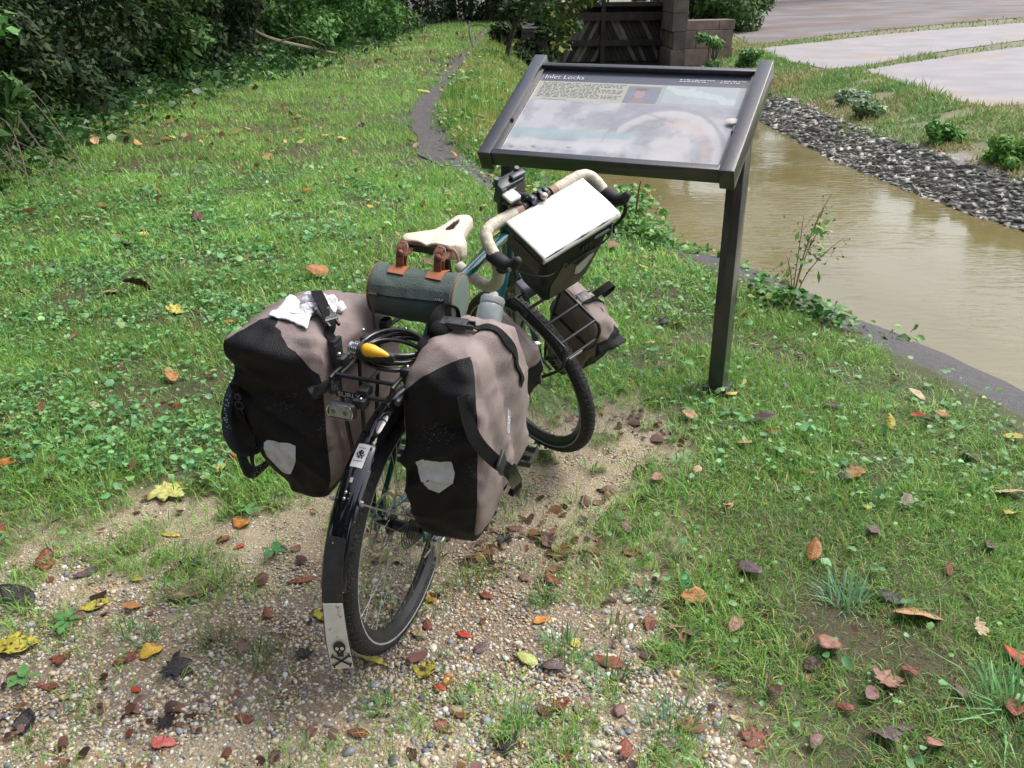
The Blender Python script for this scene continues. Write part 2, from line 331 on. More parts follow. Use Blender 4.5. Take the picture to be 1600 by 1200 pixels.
# ---------------------------------------------------------------- grass
def blades(px, py, pz, L, Wd, az, lean, col, seg=2, name='grass', tuft=None, curve=1.0, m=None, pal_tip=None):
    n = len(px); d = np.stack([np.cos(az), np.sin(az), 0*az], 1); sdir = np.stack([-np.sin(az), np.cos(az), 0*az], 1); tw = rng.uniform(-.6, .6, n)[:, None]
    sdir = sdir*np.cos(tw)+d*np.sin(tw); base = np.stack([px, py, pz], 1); L = L[:, None]; lean = lean[:, None]; Wd = Wd[:, None]
    def at(t): return base+np.array([0, 0, 1.])*L*(t*np.cos(lean*(.35+.65*t*curve)))+d*L*t*np.sin(lean*(.35+.65*t*curve))
    if seg == 2:
        m1 = at(.5); V = np.stack([base-sdir*Wd*.5, base+sdir*Wd*.5, m1-sdir*Wd*.42, m1+sdir*Wd*.42, at(1.)], 1).reshape(-1, 3)
        T0 = np.array([[0, 1, 3], [0, 3, 2], [2, 3, 4]]); k = 5; sh = np.array([.75, .75, 1, 1, 1.12])
    else:
        V = np.stack([base-sdir*Wd*.5, base+sdir*Wd*.5, at(1.)], 1).reshape(-1, 3); T0 = np.array([[0, 1, 2]]); k = 3; sh = np.array([.8, .8, 1.1])
    T = (np.arange(n)[:, None, None]*k+T0[None]).reshape(-1, 3); C = np.repeat(col, k, 0)
    return V, T, C
gr_mat = mat('grass_blade', rough=.42, attr='col', transl=.35, spec=.4)
def palette(n, x, y, warm=0.0):
    g0 = np.array([[.20, .43, .085], [.29, .54, .10], [.15, .35, .08], [.37, .53, .11], [.22, .46, .13]]); c = g0[rng.integers(0, 5, n)]
    v = fbm(x, y, .9, 3, 51)[:, None]; c = c*(.60+.80*v)
    dry = rng.random(n) < (.07+warm); c[dry] = np.array([.42, .36, .16])*rng.uniform(.6, 1.2, (dry.sum(), 1))
    return c*rng.uniform(.75, 1.25, (n, 1))
def lawn_density(x, y):
    d = (1-gravel(x, y)); e = edge_x(y); sp = sstep(7.2, 8.2, y)
    d = d*(x < e-.10+.16*(vnoise(x*4, y*4, 61)-.5)+.6*sp)
    d = d*np.where((y > 6) & (poly_sd(x, y, PATH) > -.02+.22*vnoise(x*2.6, y*1.6, 64)), 0.0, 1)
    thin = np.clip((fbm(x, y, 3.3, 3, 62)-.30)*3.2, .18, 1)
    lowr = np.exp(-((x-.85)**2/.22+(y-1.7)**2/.20)); d = d*thin*(1-.25*lowr)
    d = np.where((x < -5.6+.3*np.sin(y)), d*.15, d)
    ins = (poly_sd(x, y, DIRT) > 0); zone = np.exp(-((x-.40)**2/.05+(y-1.85)**2/.22))+.7*np.exp(-((x+1.2)**2/.12+(y-2.1)**2/.08))+.5*np.exp(-((x-.0)**2/.25+(y-1.45)**2/.03))
    return d+ins*(.10*sstep(.60, .72, fbm(x, y, 5.5, 3, 63))+.75*np.clip(zone, 0, 1)*sstep(.47, .60, fbm(x, y, 8.5, 3, 65)))
def scatter(n, x0, x1, y0, y1, dens):
    x = rng.uniform(x0, x1, n); y = rng.uniform(y0, y1, n)
    k = rng.random(n) < dens(x, y); x, y = x[k], y[k]
    a = np.arctan2(x, y); k = np.abs(a) < .76-.13*sstep(2, 4, y); return x[k], y[k]
parts = []
for (n, y0, y1, L0, W0, seg) in ((190000, 1.15, 2.4, .038, .0028, 2), (240000, 2.4, 4.2, .044, .0034, 2), (230000, 4.2, 8, .055, .0055, 2), (210000, 8, 16, .062, .009, 1), (110000, 16, 38, .085, .022, 1)):
    x1 = 3.0 if y1 < 8 else 1.5; x0 = max(-6.2, -y1*.66-.3); x, y = scatter(n, x0, x1, y0, y1, lawn_density); n = len(x)
    az = vnoise(x*14, y*14, 71)*14+rng.normal(0, 1.1, n); L = L0*rng.lognormal(0, .35, n)*(.55+.9*fbm(x, y, 2.6, 2, 72)); lean = np.clip(rng.normal(1.0, .45, n), .05, 1.75)
    c = palette(n, x, y, .10*np.exp(-((x-.85)**2/.25+(y-1.75)**2/.35))+.03)
    parts.append(blades(x, y, ground_z(x, y)-.004, L, W0*rng.uniform(.6, 1.4, n), az, lean, c, seg))
def join(parts):
    o = 0; Vs, Ts, Cs = [], [], []
    for V, T, C in parts: Vs.append(V); Ts.append(T+o); Cs.append(C); o += len(V)
    return np.concatenate(Vs), np.concatenate(Ts), np.concatenate(Cs)
V, T, C = join(parts); meta(np_mesh('grass', V, T, gr_mat, col=C, loc=(0, 4, 0)), 'short wet green lawn grass with a few dry blades on the canal bank', kind='stuff')

# tall rough grass between the path and the canal, grass of the far bank, rank grass along the coping
def rough(n, x0, x1, y0, y1, dens, L0, W0, pal, name, lab, lean0=.5):
    x = rng.uniform(x0, x1, n); y = rng.uniform(y0, y1, n); k = rng.random(n) < dens(x, y); x, y = x[k], y[k]; n = len(x)
    pal = np.array(pal); c = pal[np.clip((fbm(x, y, 1.1, 3, 81)*1.7-.35+rng.normal(0, .22, n))*len(pal), 0, len(pal)-1).astype(int)]*rng.uniform(.7, 1.3, (n, 1))
    V, T, C = blades(x, y, ground_z(x, y)-.01, L0*rng.lognormal(0, .35, n)*(.5+fbm(x, y, 1.6, 2, 83)), W0*rng.uniform(.6, 1.5, n), rng.uniform(0, 6.28, n), np.clip(rng.normal(lean0, .4, n), 0, 1.6), c, 2)
    return meta(np_mesh(name, V, T, gr_mat, col=C, loc=(0, 4, 0)), lab, kind='stuff')
rough(95000, -1.3, 1.2, 7.6, 30, lambda x, y: (poly_sd(x, y, PATH) < -.05)*(x > np.interp(y, [7, 9, 12, 20, 36], [.3, -.6, -1.0, -.8, -.7]))*(x < edge_x(y)-.0)*np.clip(12/y, .3, 1), .15, .011,
      [(.09, .25, .06), (.14, .33, .07), (.20, .38, .08), (.30, .44, .10), (.48, .48, .13), (.48, .40, .18)], 'tall_grass', 'tall yellow green grass and weeds between the path and the canal', .45)
rough(120000, 4.5, 9.5, 7, 27, lambda x, y: (x > shore_x(y)+.30+.40*vnoise(x*2, y*.9, 85))*(slab_d(x, y) < 0)*(fbm(x, y, 1.4, 3, 86) > .30)*np.clip(1.6-(x-shore_x(y)-.6)*.5, .3, 1), .085, .016,
      [(.15, .30, .08), (.20, .36, .09), (.27, .35, .12), (.38, .38, .14), (.34, .28, .15)], 'bank_grass', 'olive and straw coloured grass on top of the far canal bank', .7)
rough(30000, 6, 30, 14, 60, lambda x, y: (slab_d(x, y) < .12)*(slab_d(x, y) > -.9)*(x > shore_x(y)+1.0), .09, .03, [(.10, .20, .05), (.17, .25, .07), (.2, .2, .1)], 'joint_grass', 'low green grass in the joints of the concrete apron', .8)

# ---------------------------------------------------------------- low broad-leaved ground cover
lf_mat = mat('weed_leaf', rough=.38, attr='col', transl=.3, spec=.5)
def discs(x, y, z, r, col, k=6, tilt=.5, elong=1.0):
    n = len(x); az = rng.uniform(0, 6.28, n); tl = np.abs(rng.normal(0, tilt, n)); nx_, ny_ = np.cos(az)*np.sin(tl), np.sin(az)*np.sin(tl); nz_ = np.cos(tl)
    N = np.stack([nx_, ny_, nz_], 1); U = np.cross(N, np.array([0, 0, 1.])+.01); U /= np.linalg.norm(U, axis=1)[:, None]+1e-9; W2 = np.cross(N, U); t = rng.uniform(0, 6.28, n)[:, None]
    A = U*np.cos(t)+W2*np.sin(t); B = np.cross(N, A); c0 = np.stack([x, y, z], 1); V = [c0-N*(r[:, None]*.18)]
    for j in range(k):
        a = 2*math.pi*j/k; V.append(c0+N*(r[:, None]*(.10-.42*abs(math.sin(a))**1.5))+(A*math.cos(a)*elong+B*math.sin(a))*r[:, None]*(1 if j else .75)*rng.uniform(.78, 1.15, (n, 1)))
    V = np.stack(V, 1).reshape(-1, 3); T0 = np.array([[0, 1+j, 1+(j+1) % k] for j in range(k)]); T = (np.arange(n)[:, None, None]*(k+1)+T0[None]).reshape(-1, 3)
    return V, T, np.repeat(col, k+1, 0)
def cover_density(x, y):
    L = sstep(-.65, -1.4, x)*sstep(8.5, 5.5, y); Rr = .25; N = np.clip((fbm(x, y, 2.4, 3, 91)-.38)*4, 0, 1)
    return np.clip(L*(.25+N)+Rr*N+.06, 0, 1)*(1-gravel(x, y))*(x < edge_x(y)-.02)
pr = []
for n, y0, y1, r0 in ((15000, 1.2, 2.6, .0075), (44000, 2.6, 5, .0095), (26000, 5, 8.5, .013)):
    x, y = scatter(n, -5.5, 2.4, y0, y1, cover_density); n = len(x); c = np.array([[.13, .33, .12], [.18, .41, .16], [.11, .29, .10], [.24, .46, .15]])[rng.integers(0, 4, n)]*rng.uniform(.65, 1.25, (n, 1))
    pr.append(discs(x, y, ground_z(x, y)+rng.uniform(.012, .065, n), r0*rng.lognormal(0, .38, n), c, 6, .45))
V, T, C = join(pr); meta(np_mesh('ground_cover', V, T, lf_mat, col=C, loc=(-2, 4, 0)), 'low round-leaved ground cover growing through the lawn left of the bike', kind='stuff')
# vines on the lip of the canal
n = 5200; y = rng.uniform(3.9, 7.6, n); x = edge_x(y)+rng.normal(.02, .11, n); k = (fbm(x, y, 1.7, 2, 95) > np.interp(y, [3.9, 4.4, 5.2, 7.6], [.62, .42, .40, .40])); x, y = x[k], y[k]; n = len(x)
c = np.array([[.09, .26, .05], [.13, .32, .06], [.07, .19, .05], [.22, .34, .07]])[rng.integers(0, 4, n)]*rng.uniform(.7, 1.3, (n, 1))
V, T, C = discs(x, y, np.maximum(ground_z(x, y), -.12)+rng.uniform(.01, .11, n), .019*rng.lognormal(0, .35, n), c, 6, .6)
meta(np_mesh('creeping_vine', V, T, lf_mat, col=C, loc=(1, 5, 0)), 'bright green creeping vine leaves along the lip of the canal behind the sign', kind='stuff')

# ---------------------------------------------------------------- gravel
ico = bmesh.new(); bmesh.ops.create_icosphere(ico, subdivisions=1, radius=1); IV = np.array([tuple(v.co) for v in ico.verts]); IF = np.array([[v.index for v in f.verts] for f in ico.faces]); ico.free()
ico = bmesh.new(); bmesh.ops.create_icosphere(ico, subdivisions=2, radius=1); IV2 = np.array([tuple(v.co) for v in ico.verts]); IF2 = np.array([[v.index for v in f.verts] for f in ico.faces]); ico.free()
def stones(x, y, z, r, col, flat=(.38, .72), hi=False, jag=.24, wide=(.55, 1)):
    n = len(x); BV, BF = (IV2, IF2) if hi else (IV, IF); S = np.stack([np.ones(n), rng.uniform(*wide, n), rng.uniform(*flat, n)], 1)*r[:, None]
    D = BV[None]*(1+rng.uniform(-jag, jag, (n, len(BV)))[..., None])*S[:, None]; a = rng.uniform(0, 6.28, n); b = rng.normal(0, .45, n)
    ca, sa, cb, sb = np.cos(a)[:, None], np.sin(a)[:, None], np.cos(b)[:, None], np.sin(b)[:, None]
    X0, Y0, Z0 = D[..., 0], D[..., 1], D[..., 2]; Y1 = Y0*cb-Z0*sb; Z1 = Y0*sb+Z0*cb
    V = np.stack([X0*ca-Y1*sa+x[:, None], X0*sa+Y1*ca+y[:, None], Z1+z[:, None]], -1).reshape(-1, 3)
    T = (np.arange(n)[:, None, None]*len(BV)+BF[None]).reshape(-1, 3); return V, T, np.repeat(col, len(BV), 0)
PC = np.array([[.58, .53, .44], [.54, .45, .29], [.50, .34, .16], [.44, .39, .31], [.29, .30, .31], [.16, .175, .20], [.70, .68, .63], [.30, .20, .14], [.56, .48, .36]])
def pebble_col(n, p): return PC[rng.choice(9, n, p=np.array(p)/sum(p))]*rng.uniform(.55, 1.1, (n, 1))
stm = mat('wet_pebble', rough=.45, attr='col', vary=.12, vscale=120, spec=.5)
pr = []
def gz2(x, y): return ground_z(x, y)-.012
x, y = scatter(85000, -1.8, 1.1, 1.05, 3.25, lambda x, y: np.clip(gravel(x, y)*1.3-.10, 0, 1)*np.clip(1.25-fbm(x, y, 3.2, 3, 101)*.8, .3, 1)); n = len(x)
pr.append(stones(x, y, gz2(x, y)+.0004, .0032*rng.lognormal(0, .28, n), pebble_col(n, [2, 4, 2.5, 3, .8, .4, 1.5, 1.2, 3])))
x, y = scatter(34000, -1.6, 1.0, 1.05, 2.5, lambda x, y: np.clip(gravel(x, y)*1.5-.2, 0, 1)*sstep(2.45, 1.75, y)*np.clip(1.25-fbm(x, y, 3.2, 3, 105)*.9, .2, 1)); n = len(x)
pr.append(stones(x, y, gz2(x, y)+.0010, .0056*rng.lognormal(0, .30, n), pebble_col(n, [3, 3, 2, 3, 1.8, 1, 2.5, .8, 3]), hi=False))
x, y = scatter(2600, -1.5, 1.0, 1.05, 2.15, lambda x, y: np.clip(gravel(x, y)*1.5-.2, 0, 1)*sstep(2.2, 1.4, y)*(.25+.75*sstep(-.6, .1, x))); n = len(x)
pr.append(stones(x, y, gz2(x, y)+.0015, .0088*rng.lognormal(0, .28, n), pebble_col(n, [3, 2, 1.2, 2.5, 3.5, 2.4, 2.5, .5, 2]), hi=True, jag=.19))
V, T, C = join(pr); meta(np_mesh('gravel', V, T, stm, col=C, smooth=True, loc=(0, 2, 0)), 'wet tan, white and grey gravel on the bare patch under the bike', kind='stuff')
# crumbs of leaf litter trodden into gravel and lawn
x, y = scatter(16000, -3, 2.5, 1.1, 5.5, lambda x, y: np.clip(.08+.85*gravel(x, y)*sstep(.46, .60, fbm(x, y, 2.6, 4, 111))+.35*np.exp(-((x-.85)**2/.3+(y-1.7)**2/.3)), 0, 1)); n = len(x)
c = np.array([[.12, .05, .03], [.17, .075, .05], [.07, .04, .03], [.24, .13, .06], [.20, .10, .085]])[rng.integers(0, 5, n)]*rng.uniform(.6, 1.3, (n, 1))
V, T, C = discs(x, y, ground_z(x, y)+rng.uniform(-.010, .008, n), .0080*rng.lognormal(0, .55, n), c, 7, .30, 1.5); meta(np_mesh('leaf_litter', V, T, lf_mat, col=C, loc=(0, 3, 0)), 'small brown and dull red crumbs of leaf litter trodden into the ground', kind='stuff')
x, y = scatter(6000, -6, 1, 5, 30, lambda x, y: (x < edge_x(y)-.3)*np.clip(.12+(fbm(x, y, .8, 2, 112) > .5)*.7, 0, 1)); n = len(x)
c = np.array([[.36, .24, .07], [.20, .11, .05], [.48, .40, .16], [.13, .07, .04], [.40, .22, .12]])[rng.integers(0, 5, n)]*rng.uniform(.6, 1.2, (n, 1))
V, T, C = discs(x, y, ground_z(x, y)+.05+.0*y, .013*rng.lognormal(0, .5, n)*(1+y*.02), c, 5, .6, 1.7); meta(np_mesh('leaf_scatter', V, T, lf_mat, col=C, loc=(0, 9, 0)), 'small yellow and brown leaves scattered over the far lawn and path', kind='stuff')
# broken stone of the far bank
n = 12000; y = 6.5+20*rng.uniform(0, 1, n)**1.4; x = shore_x(y)+rng.uniform(-.15, .62, n); c = np.array([[.44, .42, .385], [.50, .475, .43], [.36, .34, .31], [.44, .40, .345]])[rng.integers(0, 4, n)]*rng.uniform(.7, 1.2, (n, 1))
V, T, C = stones(x, y, ground_z(x, y)-.012, rng.uniform(.03, .10, n)*(1+.02*y), c, flat=(.06, .15), jag=.38, wide=(.30, .65)); meta(np_mesh('rubble', V, T, mat('grey_rubble', rough=.8, attr='col', vary=.25, vscale=12, bump=1, bscale=40), col=C, loc=(5, 15, -.5)), 'grey broken stone rubble along the far waterline', kind='stuff')

# leafy weeds mixed into the rough strip
n = 16000; y = rng.uniform(7.6, 24, n); x = rng.uniform(-1.3, 1.15, n); k = (poly_sd(x, y, PATH) < .03)*(x > np.interp(y, [7, 9, 12, 20, 36], [.25, -.65, -1.05, -.85, -.7]))*(fbm(x, y, 1.3, 2, 121) > .42); x, y = x[k], y[k]; n = len(x)
c = np.array([[.09, .24, .06], [.14, .32, .07], [.30, .40, .10], [.42, .42, .12], [.50, .48, .30]])[rng.choice(5, n, p=[.35, .3, .2, .1, .05])]*rng.uniform(.7, 1.25, (n, 1))
V, T, C = discs(x, y, ground_z(x, y)+rng.uniform(.02, .17, n), .022*rng.lognormal(0, .35, n), c, 5, .7, 1.5); meta(np_mesh('verge_weeds', V, T, lf_mat, col=C, loc=(0, 12, 0)), 'green and yellowing leafy weeds in the rough strip beside the far path', kind='stuff')
# small plants and tufts that stand alone
def tuft(x0, y0, n, L0, sp, pal, lab, wd=.004):
    a = rng.uniform(0, 6.28, n); r_ = sp*rng.uniform(0, 1, n)**.7; x, y = x0+r_*np.cos(a), y0+r_*np.sin(a); pal = np.array(pal); V, T, C = blades(x, y, ground_z(x, y)-.012, L0*rng.lognormal(0, .3, n), wd*rng.uniform(.6, 1.3, n), a+rng.normal(0, .5, n), np.clip(rng.normal(.75, .4, n), .05, 1.5), pal[rng.integers(0, len(pal), n)]*rng.uniform(.75, 1.2, (n, 1)), 2)
    meta(np_mesh('grass_tuft', V, T, gr_mat, col=C, loc=(x0, y0, 0)), lab, 'grass tuft', 'single tufts and weeds')
GA = [(.14, .32, .12), (.20, .40, .16), (.10, .24, .08)]; GB = [(.20, .30, .10), (.13, .22, .07), (.34, .30, .15)]
def weed(x0, y0, n, r0, sp, lab, pal=((.08, .22, .075), (.12, .29, .09))):
    e = empty('small_weed', (x0, y0, float(ground_z(x0, y0))), lab, 'weed', 'single tufts and weeds'); a = rng.uniform(0, 6.28)+np.arange(n)*2.4; mb = MB(); L_ = MB(); z0 = float(ground_z(x0, y0))-.01
    r00 = r0
    for i in range(n):
        r0 = r00*rng.uniform(.45, 1.1); a[i] += rng.normal(0, .4); q = sp*(.3+.55*i/n)*rng.uniform(.6, 1.2); b0 = np.array([x0, y0, z0]); d = np.array([math.cos(a[i]), math.sin(a[i]), 0]); e1 = b0+d*q*.45+[0, 0, .018+.012*rng.random()]; mb.tube([b0, e1], .0012, 4); N = nrm(np.array([0, 0, 1.])-d*rng.uniform(.1, .5)); w_ = np.cross(N, d); c1 = e1+d*r0*.95+[0, 0, .004]; k = 12
        rr_ = [c1+d*r0*math.cos(t)*1.15+w_*r0*.62*math.sin(t)*(1-.25*math.cos(t))-N*.12*r0*math.cos(t)**2 for t in np.linspace(0, 2*math.pi, k, endpoint=False)]; L_.add([c1-N*.08*r0]+rr_, [(0, 1+j, 1+(j+1) % k) for j in range(k)])
    mb.build('stem', mat('weed_stem', (.12, .22, .07), .6), e); L_.build('foliage', mat('weed_green', pal[i % 2], .38, vary=.2, vscale=60, transl=.25), e)
weed(-1.23, 1.89, 6, .024, .05, 'broad-leaved green weed in the gravel at the left'); weed(-1.23, 1.66, 6, .021, .05, 'green weed near the bottom left corner'); weed(-.74, 2.2, 9, .018, .04, 'small rosette weed in the sand below the left pannier'); weed(.87, 3.09, 7, .022, .05, 'light green weed near the foot of the sign post'); weed(-.88, 2.44, 8, .02, .05, 'leafy weed at the lawn edge below the left pannier')
tuft(.93, 1.94, 90, .085, .055, [(.17, .36, .20), (.24, .44, .26), (.12, .28, .13)], 'large blue green grass tuft in the lower right lawn', .0055); tuft(1.17, 1.52, 120, .11, .09, [(.14, .38, .14), (.22, .46, .18)], 'tall green grass tuft at the bottom right corner', .006)
for q in [(-.67, 1.75, 70, .05, .05, GB, 'olive grass tuft in the gravel left of the mud flap'), (.01, 1.53, 60, .05, .04, GA, 'green tuft in the gravel at the bottom centre'), (-.13, 2.08, 70, .045, .06, GB, 'dry olive tuft right of the rear wheel'), (.08, 1.97, 50, .045, .04, GA, 'green tuft in the gravel among red leaves'), (-.32, 1.57, 40, .04, .04, GA, 'thin tuft below the mud flap'), (-1.02, 1.84, 60, .045, .05, GA, 'yellow green tuft in the left gravel'), (.38, 1.99, 60, .05, .05, GA, 'green tuft at the right gravel margin'), (.13, 1.78, 80, .05, .06, GA, 'spreading green tuft in the right gravel'), (-.88, 2.06, 50, .04, .05, GB, 'sparse tuft in the sand below the left pannier'), (.24, 1.66, 70, .05, .06, GA, 'lush green tuft low in the right gravel'), (.36, 1.52, 80, .05, .07, GA, 'wide green tuft near the bottom right of the gravel'), (.28, 1.86, 50, .045, .05, GB, 'dry tuft among leaves in the right gravel'), (-.80, 1.83, 60, .05, .05, GB, 'reddish olive tuft in the gravel left of the rear tyre'), (.45, 1.75, 70, .05, .07, GA, 'green tuft at the lower right gravel margin')]: tuft(*q)

# low undergrowth where the lawn meets the wood
n = 42000; y = rng.uniform(5.5, 36, n)**1.0; e_ = np.interp(y, [5.5, 9, 13.5, 17, 21, 26, 36], [-4.7, -5.0, -5.3, -4.7, -4.3, -3.7, -3.6]); x = e_+rng.normal(-.35, .42, n); k = rng.random(n) < np.clip(14/y, .25, 1); x, y, e_ = x[k], y[k], e_[k]; n = len(x)
c = np.array([[.045, .12, .035], [.07, .17, .045], [.10, .22, .05], [.03, .08, .025], [.16, .24, .07]])[rng.choice(5, n, p=[.3, .25, .15, .22, .08])]*rng.uniform(.6, 1.3, (n, 1)); hgt = np.clip(.08+.35*(e_-x), .05, .5)
V, T, C = discs(x, y, ground_z(x, y)+rng.uniform(.0, 1, n)*hgt, (.020+.0012*y)*rng.lognormal(0, .35, n), c, 5, .7, 1.6); meta(np_mesh('undergrowth', V, T, lf_mat, col=C, loc=(-5, 15, 0)), 'low leafy undergrowth where the lawn meets the dark wood', kind='stuff')
# ---------------------------------------------------------------- woodland, shrubs, bank plants
bark = mat('dark_bark', (.055, .042, .032), .9, vary=.4, vscale=14, bump=3, bscale=25)
dleaf = mat('wood_leaf', rough=.6, attr='col', transl=.22, spec=.3)
def leaf_cloud(name, cents, rad, n, size, pal, parent, droop=.5, m=dleaf, elong=1.7, seed=0, vfade=None):
    """n small leaves spread through clumps (cents, rad); 4-vertex leaves"""
    cents = np.asarray(cents, float); rad = np.asarray(rad, float); k = rng.choice(len(cents), n, p=rad**2/np.sum(rad**2))
    d = rng.normal(0, 1, (n, 3)); d /= np.linalg.norm(d, axis=1)[:, None]; P = cents[k]+d*(rad[k]*rng.uniform(.35, 1.05, n)**.6)[:, None]*np.array([1, 1, .8])
    N = d*.6+rng.normal(0, .45, (n, 3))+np.array([0, 0, droop]); N /= np.linalg.norm(N, axis=1)[:, None]
    U = np.cross(N, rng.normal(0, 1, (n, 3))); U /= np.linalg.norm(U, axis=1)[:, None]; U[:, 2] -= .25; W2 = np.cross(N, U); s = (size*rng.lognormal(0, .3, n))[:, None]
    V = np.stack([P-U*s*elong*.5, P+W2*s*.42-N*s*.1, P+U*s*elong*.5, P-W2*s*.42-N*s*.1], 1).reshape(-1, 3); T0 = np.array([[0, 1, 2], [0, 2, 3]])
    T = (np.arange(n)[:, None, None]*4+T0[None]).reshape(-1, 3); pal = np.array(pal); c = pal[rng.integers(0, len(pal), n)]*rng.uniform(.65, 1.3, (n, 1))*(.8+.4*rng.random(len(cents)))[k][:, None]
    return np_mesh(name, V, T, m, parent, col=np.repeat(c, 4, 0))
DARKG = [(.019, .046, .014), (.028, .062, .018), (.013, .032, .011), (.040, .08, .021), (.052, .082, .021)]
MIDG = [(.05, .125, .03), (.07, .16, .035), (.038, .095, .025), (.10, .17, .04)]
ORD = 'first second third fourth fifth sixth seventh eighth ninth tenth eleventh twelfth thirteenth fourteenth fifteenth sixteenth seventeenth eighteenth nineteenth twentieth'.split()
def trunk(name, p, h, r, parent, limbs=4, lean=(0, 0), spread=1.2):
    mb = MB(); p = np.asarray(p, float); L = np.array([lean[0], lean[1], 1.])
    pts = [p+L*h*t+np.array([math.sin(5*t+p[0])*.12, math.cos(4*t+p[1])*.12, 0])*t for t in np.linspace(-.03, 1, 7)]
    mb.tube(pts, [r*(1.25-.85*t) if i else r*1.6 for i, t in enumerate(np.linspace(0, 1, 7))], 9, smooth=3)
    for i in range(limbs):
        t = .35+.6*i/limbs; a = rng.uniform(0, 6.28); b0 = p+L*h*t; e = b0+np.array([math.cos(a)*spread, math.sin(a)*spread, h*.28]); mb.tube([b0, (b0+e)/2+[0, 0, -.1], e], [r*.45, r*.3, r*.12], 6, smooth=3)
    return mb.build(name, bark, parent)
def tree(p, h, cr, n, lab, pal=DARKG, r=.16, size=.16, grp='trees of the dark wood', lean=(0, 0), low=.45):
    p = np.array([p[0], p[1], float(ground_z(p[0], p[1]))]); e = empty('tree', tuple(p), lab, 'tree', grp)
    trunk('trunk', p, h*.8, r, e, 5, lean, cr*.8); k = 13; c = []
    for i in range(k): a = rng.uniform(0, 6.28); q = rng.uniform(0, 1)**.5*cr; c.append(p+np.array([math.cos(a)*q+lean[0]*h*.7, math.sin(a)*q+lean[1]*h*.7, h*rng.uniform(low, 1)]))
    leaf_cloud('crown', c, rng.uniform(.5, .8, k)*cr*.75, n, size, pal, e); return e
def shrub(p, w, h, n, lab, pal=DARKG, size=.075, grp=None, stems=4, name='shrub', cat='shrub'):
    p = np.array([p[0], p[1], float(ground_z(p[0], p[1]))]); e = empty(name, tuple(p), lab, cat, grp); mb = MB(); c = []; rd = []
    for i in range(stems):
        a = rng.uniform(0, 6.28); q = np.array([math.cos(a)*w*.6, math.sin(a)*w*.6, h*rng.uniform(.6, .95)]); mb.tube([p-[0, 0, .03], p+q*[.3, .3, .55], p+q], [.016+.008*h, .012, .005], 5, smooth=3)
    mb.build('stem', bark, e)
    for i in range(9+int(3*h)):
        a = rng.uniform(0, 6.28); q = rng.uniform(.1, 1)*w; z = h*rng.uniform(.04, .92); c.append(p+[math.cos(a)*q, math.sin(a)*q, z]); rd.append(w*rng.uniform(.28, .5))
    leaf_cloud('foliage', c, rd, n, size, pal, e); return e
# wood's edge: a wall of shrubs, densest in front
i = 0
for y, x, w_, h in [(6.6, -5.6, .8, 1.7), (8.3, -5.9, .9, 1.9), (9.9, -5.7, .8, 1.6), (11.4, -6.1, 1.0, 2.1), (13.2, -6.2, 1.0, 1.9), (15.0, -5.7, 1.0, 2.1), (17.0, -5.5, 1.0, 1.9), (19.2, -5.3, 1.1, 2.2), (21.6, -5.0, 1.1, 2.1), (24.2, -4.7, 1.2, 2.2), (27.0, -4.5, 1.3, 2.4), (30.2, -4.3, 1.3, 2.4), (33.5, -4.2, 1.4, 2.3)]:
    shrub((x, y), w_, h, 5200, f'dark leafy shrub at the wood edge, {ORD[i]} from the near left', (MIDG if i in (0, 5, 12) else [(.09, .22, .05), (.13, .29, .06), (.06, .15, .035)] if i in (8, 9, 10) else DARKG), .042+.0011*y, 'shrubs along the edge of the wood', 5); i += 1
i = 0
for y, x in [(7.5, -7.3), (10.2, -7.6), (12.9, -8.0), (15.8, -7.8), (18.8, -7.6), (22.3, -7.3), (26.2, -7.0), (30.5, -6.8), (35, -6.6)]:
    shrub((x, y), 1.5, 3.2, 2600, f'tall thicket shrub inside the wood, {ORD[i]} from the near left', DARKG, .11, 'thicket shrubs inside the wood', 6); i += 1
i = 0
for y, x, r in [(8.9, -6.6, .10), (10.8, -8.7, .18), (12.3, -7.0, .12), (14.3, -9.3, .22), (16.4, -7.1, .13), (18.2, -9.0, .2), (20.8, -6.6, .12), (23.4, -8.4, .2), (26, -6.2, .16), (29.5, -7.6, .2), (33, -5.6, .16), (37, -7, .2)]:
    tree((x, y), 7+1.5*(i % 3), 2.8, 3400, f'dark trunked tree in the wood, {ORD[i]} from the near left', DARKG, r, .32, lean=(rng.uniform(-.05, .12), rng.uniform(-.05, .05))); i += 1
i = 0
for x, y, h in [(-4.6, 41, 14), (-2.6, 43, 15), (-.7, 41.5, 14), (.9, 44, 16), (3.4, 46, 17), (6.6, 48, 17), (10.5, 52, 17), (15.5, 56, 18), (21, 60, 19)]:
    tree((x, y), h, 3.4, 3000, f'dark tree closing the far end of the canal, {ORD[i]} from the left', DARKG, .22, .42, 'trees beyond the lock gate', low=(.10 if x < 3 else .30)); i += 1
i = 0
for x, y, h, w_ in [(-3.2, 38.5, 2.6, 1.6), (-1.6, 39.5, 2.8, 1.5), (0.0, 38.0, 3.0, 1.4), (1.0, 34.5, 2.6, 1.2), (.75, 31.0, 1.9, .95), (.7, 28.3, 1.5, .85), (.55, 24.6, 1.6, .75), (.70, 22.6, 1.1, .5)]:
    shrub((x, y), w_, h, 2600, f'dark shrub at the far end of the path, {ORD[i]} from the left', DARKG, .10, 'shrubs at the far end of the path'); i += 1
